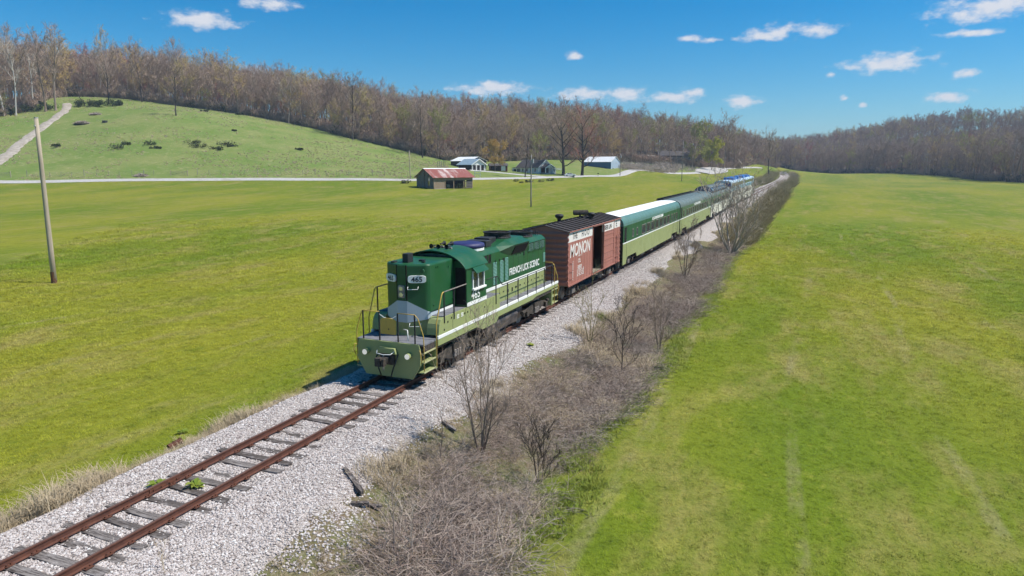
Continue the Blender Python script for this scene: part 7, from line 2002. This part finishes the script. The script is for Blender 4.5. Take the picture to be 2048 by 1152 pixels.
    n = 1500; y = np.r_[rng.uniform(84, 205, n), rng.uniform(190, 520, n // 2)]; s = np.r_[rng.uniform(5.4, 8.8, n), np.where(rng.uniform(0, 1, n // 2) < 0.6, rng.uniform(-11, -4.5, n // 2), rng.uniform(4.0, 8.0, n // 2))]
    k = vnoise(s, y, 7, 47) > np.where(y < 80, 0.55, 0.25); x, y = (s + track_x(y))[k], y[k]
    sc = rng.uniform(0.55, 1.1, len(x)) * np.interp(y, [84, 150, 220], [0.55, 0.75, 1.1])
    scatter("line_side_brush", np.stack([x, y, ground(x, y)], 1), O, rng.randint(0, 4, len(x)), rng.uniform(0, 6.28, len(x)), sc, "olive-brown brush growing along the line in the distance", "brush")
    # rough tufts on the pasture hill
    n = 9000; a = rng.uniform(-62, -28, n); ra, rr = polar(ROAD_W[:, 0], ROAD_W[:, 1]); ea, er_ = polar(EL_W[:, 0], EL_W[:, 1])
    r0, r1 = np.interp(a, ra, rr) + 4, np.interp(a, ea, er_) - 2; r = r0 + (r1 - r0) * rng.uniform(0, 1, n)
    x = CAM_X + r * np.sin(np.radians(a)); y = r * np.cos(np.radians(a)); k = vnoise(x, y, 18, 51) * 0.6 + vnoise(x, y, 5, 52) * 0.4 > 0.45; x, y = x[k], y[k]
    PT = [proto("pasture_tuft", tuft(70 + i, 40, 0.55, 0.28, 0.05, m_, "pasture_tuft", 0.8, 0.6)) for i, m_ in enumerate((M_DRY, M_DRY, M_WEED))]
    scatter("pasture_tufts", np.stack([x, y, ground(x, y)], 1), PT, rng.choice(3, len(x), p=[0.45, 0.45, 0.1]), rng.uniform(0, 6.28, len(x)), rng.uniform(0.3, 0.8, len(x)), "rough pale tufts of old grass on the pasture hill", "grass")
    # shrub belt below the lane, by the blue shed
    n = 260; q0, q1 = drop(1248, 340), drop(1345, 338); t = rng.uniform(0, 1, n); x = q0.x + (q1.x - q0.x) * t + rng.normal(0, 4, n); y = q0.y + (q1.y - q0.y) * t + rng.normal(0, 6, n) + 6
    scatter("shrub_belt", np.stack([x, y, ground(x, y)], 1), [proto("shrub_clump", bramble(95, 40, M_TWIGGREY, 2.6, 0.06, 0.8, 5, 0.3))], np.zeros(n, int), rng.uniform(0, 6, n), rng.uniform(0.7, 1.3, n), "grey-brown shrub belt right of the blue machine shed", "shrubs")
build_grass()

# ------------------------------------------------------------------ saplings in the brush
def sapling(px, py, top_px, seed, label, mat=M_BARK, cat="sapling", name="bare_sapling", **kw):
    o = drop(px, py); d = pix_dir(px, py); dep = float((np.array(o) - CO) @ FW); H = (py - top_px) * dep / F_PX
    a = dict(H=H, crown_r=H * 0.34, trunk_h=0.15, n1=12, n2=5, n3=4, n4=2, r0=H * 0.010, tw=0.010, elev=(0.7, 1.25), spread=0.55, sides=6)
    a.update(kw)
    t = own_tree(name, seed, o, label, bark=mat, crown=mat if 'crown' not in kw else kw.pop('crown'), category=cat, **a)
    return t
sapling(962, 905, 655, 201, "bare many-stemmed sapling rising from the brush beside the locomotive", M_BARK, stems=6, n1=24, crown_r=1.5, r0=0.035, tw=0.011, fan=0.42)
sapling(1463, 508, 372, 202, "large spreading bare tree in the brush between train and right field", M_TWIGGREY, name="bare_tree", cat="tree", stems=8, n1=40, crown_r=3.4, r0=0.12, tw=0.030, fan=0.75, n2=6, n3=4, n4=3)
sapling(1240, 755, 610, 203, "slim dark leaning sapling in the brambles beside the boxcar", M_BARKDARK, lean=0.12, crown_r=1.2)
sapling(1180, 690, 560, 204, "thin olive sapling at the ballast edge beside the boxcar", M_BRUSHOLIVE, stems=3, n1=12)
sapling(1079, 965, 845, 205, "low twiggy bush in the brambles near the right field", M_BARKDARK, stems=4, n1=16, crown_r=0.9)
sapling(792, 1128, 905, 206, "thin reddish sapling in front, right of the loose ties", M_BRAMBLE, crown_r=0.55, n1=9, n2=3, n3=2, n4=1, lean=0.02)
sapling(832, 1150, 990, 207, "pale thin arching sapling at the bottom edge of the photo", M_TWIGGREY, crown_r=0.6, n1=8, n2=3, n3=2, n4=1, lean=0.1)
sapling(878, 925, 780, 208, "thin upright sapling just left of the many-stemmed one", M_BARK, crown_r=0.4, n1=8, n2=3, n3=2, n4=1)
sapling(328, 1150, 1055, 209, "hair-thin dead weed stalk at the bottom by the ballast", M_DRY, crown_r=0.3, n1=6, n2=2, n3=2, n4=1, tw=0.007, name="weed_stalk", cat="weed")
sapling(1370, 560, 445, 210, "bare dark bush in the brambles left of the large bare tree", M_BARK, stems=5, n1=20, crown_r=1.5, tw=0.018)
sapling(1318, 700, 590, 211, "dark-stemmed bush at the field edge beside the thicket", M_BARK, stems=4, n1=16, crown_r=1.1, tw=0.014)
sapling(905, 735, 655, 212, "dead twiggy bush against the locomotive's front truck", M_TWIGGREY, stems=7, n1=24, crown_r=0.9, tw=0.012, name="dead_bush", cat="bush")
sapling(990, 690, 620, 213, "small dead bush beside the locomotive's fuel tank", M_TWIGGREY, stems=5, n1=16, crown_r=0.6, tw=0.010, name="dead_bush", cat="bush")

# ------------------------------------------------------------------ things lying about
def rosette(px, py, label, seed, s=0.30):
    o = drop(px, py); o.z = ballast_z(o.x, o.y); r = random.Random(seed)
    t = empty("leafy_weed", o); tag(t, label, "weed")
    for k in range(16):
        a = k * 2.4; L = s * r.uniform(0.6, 1.2); el = 0.5 + 0.05 * k; w = L * 0.26
        mb = MB(); d = Vector((math.cos(a), math.sin(a), 0)); sd = Vector((-math.sin(a), math.cos(a), 0))
        p0 = Vector((0, 0, 0.02)); p1 = d * L * 0.45 + Vector((0, 0, L * 0.5 * el)); p2 = d * L + Vector((0, 0, L * 0.42 * el))
        mb.add([p0, p1 + sd * w, p2, p1 - sd * w, p1 - Vector((0, 0, 0.03)), p0 - Vector((0, 0, 0.004))], [(0, 1, 4), (1, 2, 4), (2, 3, 4), (3, 0, 4)])
        mb.build("leaf", M_WEED, t)
rosette(318, 978, "left of two leafy green weeds growing between the rails", 1); rosette(392, 978, "right of two leafy green weeds growing between the rails", 2, 0.27)
rosette(1062, 697, "small green weed on the ballast slope beside the train", 3, 0.22); rosette(367, 866, "dark green weed beside the rusty pipe", 4, 0.22)
def clump(px, py, label, mat, seed, h, n=160, sp=0.16):
    o = drop(px, py); t = empty("grass_clump", o); tag(t, label, "grass clump")
    ob = link(bpy.data.objects.new("blade", tuft(seed, n, h, sp, 0.012, mat, "blade", 0.5, 0.35))); ob.parent = t
clump(866, 1075, "dark green grass clump among dry brush at the bottom", M_DARKGRASS, 91, 0.42)
clump(1318, 742, "fresh dark green clump where the thicket meets the right field", M_DARKGRASS, 92, 0.35)
clump(1200, 640, "yellow-green clump at the upper edge of the brambles", M_WEED, 93, 0.5)
def beam(px, py, L, rz, label, tilt=0.05, w=0.11, name="old_tie", z=0.03):
    o = drop(px, py); o.z = max(o.z, ballast_z(o.x, o.y)) + z
    t = empty(name, o, rz); tag(t, label, "wooden tie"); r = random.Random(int(px)); mb = MB(); n = 6; vs = []
    for i in range(n + 1):
        x = L * i / n; ww = w * (1 if 0 < i < n else r.uniform(0.5, 0.9))
        for (a, b) in ((-1, -1), (1, -1), (1, 1), (-1, 1)): vs.append((x, a * ww * r.uniform(0.8, 1.1), x * tilt + b * w * 0.75 * r.uniform(0.7, 1.1)))
    mb.add(vs, [(i * 4 + j, i * 4 + (j + 1) % 4, i * 4 + 4 + (j + 1) % 4, i * 4 + 4 + j) for i in range(n) for j in range(4)] + [(3, 2, 1, 0), tuple(n * 4 + j for j in range(4))])
    mb.build("timber", M_TIE, t)
    mb = MB(); mb.box(L * 0.3, L * 0.3 + 0.02, -0.01, 0.01, L * 0.3 * tilt + w * 0.6, L * 0.3 * tilt + w * 0.95); mb.build("spike", M_PLATE, t)
beam(690, 948, 1.15, -0.55, "splintered old tie lying on the ballast slope, longest of the loose pieces", -0.20, 0.07)
beam(768, 915, 0.55, -0.75, "short grey stick of tie, right of the longest piece", -0.25, 0.045); beam(758, 935, 0.50, -0.7, "thin broken stick between two loose tie pieces", -0.25, 0.035)
beam(800, 903, 0.30, -1.0, "stubby tie fragment nearest the brush", -0.2, 0.045); beam(702, 1010, 0.45, 0.5, "chunk of tie at the lower end of the longest piece", 0.0, 0.06); beam(735, 1012, 0.40, 0.2, "small flat tie chunk by the gravel mound", 0.0, 0.05)
beam(548, 806, 0.9, 0.25, "dark tie half buried in the grass left of the rails", 0.0, 0.08); beam(885, 845, 0.8, -0.5, "dark broken tie poking from the brush near the sapling", -0.1, 0.05)
beam(12, 1052, 0.48, 0.30, "round-ended log section in dry grass at the left edge", 0.0, 0.10, "log_section")
p = drop(348, 897); t = empty("rusty_pipe", p, 1.5); t.scale = (0.62, 0.62, 0.62); tag(t, "short rusty red iron pipe in the dry grass left of the rails", "pipe")
mb = MB(); n = 18
mb.lathe([(0.16, 0), (0.16, 0.62), (0.185, 0.62), (0.185, 0.70), (0.145, 0.70), (0.14, 0.1), (0.02, 0.1)], n=n); ob = mb.build("barrel", M_RAIL, t); ob.rotation_euler = (0.15, math.radians(78), 0); ob.location = (-0.3, 0, 0.16)
mb = MB(); mb.lathe([(0.17, 0.3), (0.18, 0.3), (0.18, 0.36), (0.17, 0.36)], n=n); ob = mb.build("band", M_PLATE, t); ob.rotation_euler = (0.15, math.radians(78), 0); ob.location = (-0.3, 0, 0.16)

# ------------------------------------------------------------------ haze in the valley air
def build_haze(density):
    mb = MB(); mb.box(-1600, 1600, -400, 2700, -8, 140)
    o = mb.build("haze", None)
    m = bpy.data.materials.new("haze"); m.use_nodes = True; nt = m.node_tree; nt.nodes.clear()
    out = nt.nodes.new('ShaderNodeOutputMaterial'); v = nt.nodes.new('ShaderNodeVolumePrincipled')
    v.inputs['Color'].default_value = (0.66, 0.82, 1.0, 1); v.inputs['Density'].default_value = density; v.inputs['Anisotropy'].default_value = 0.0
    nt.links.new(v.outputs[0], out.inputs['Volume'])
    o.data.materials.append(m)
    tag(o, "thin bluish spring haze over the valley", "haze", kind="stuff")
build_haze(0.00020)
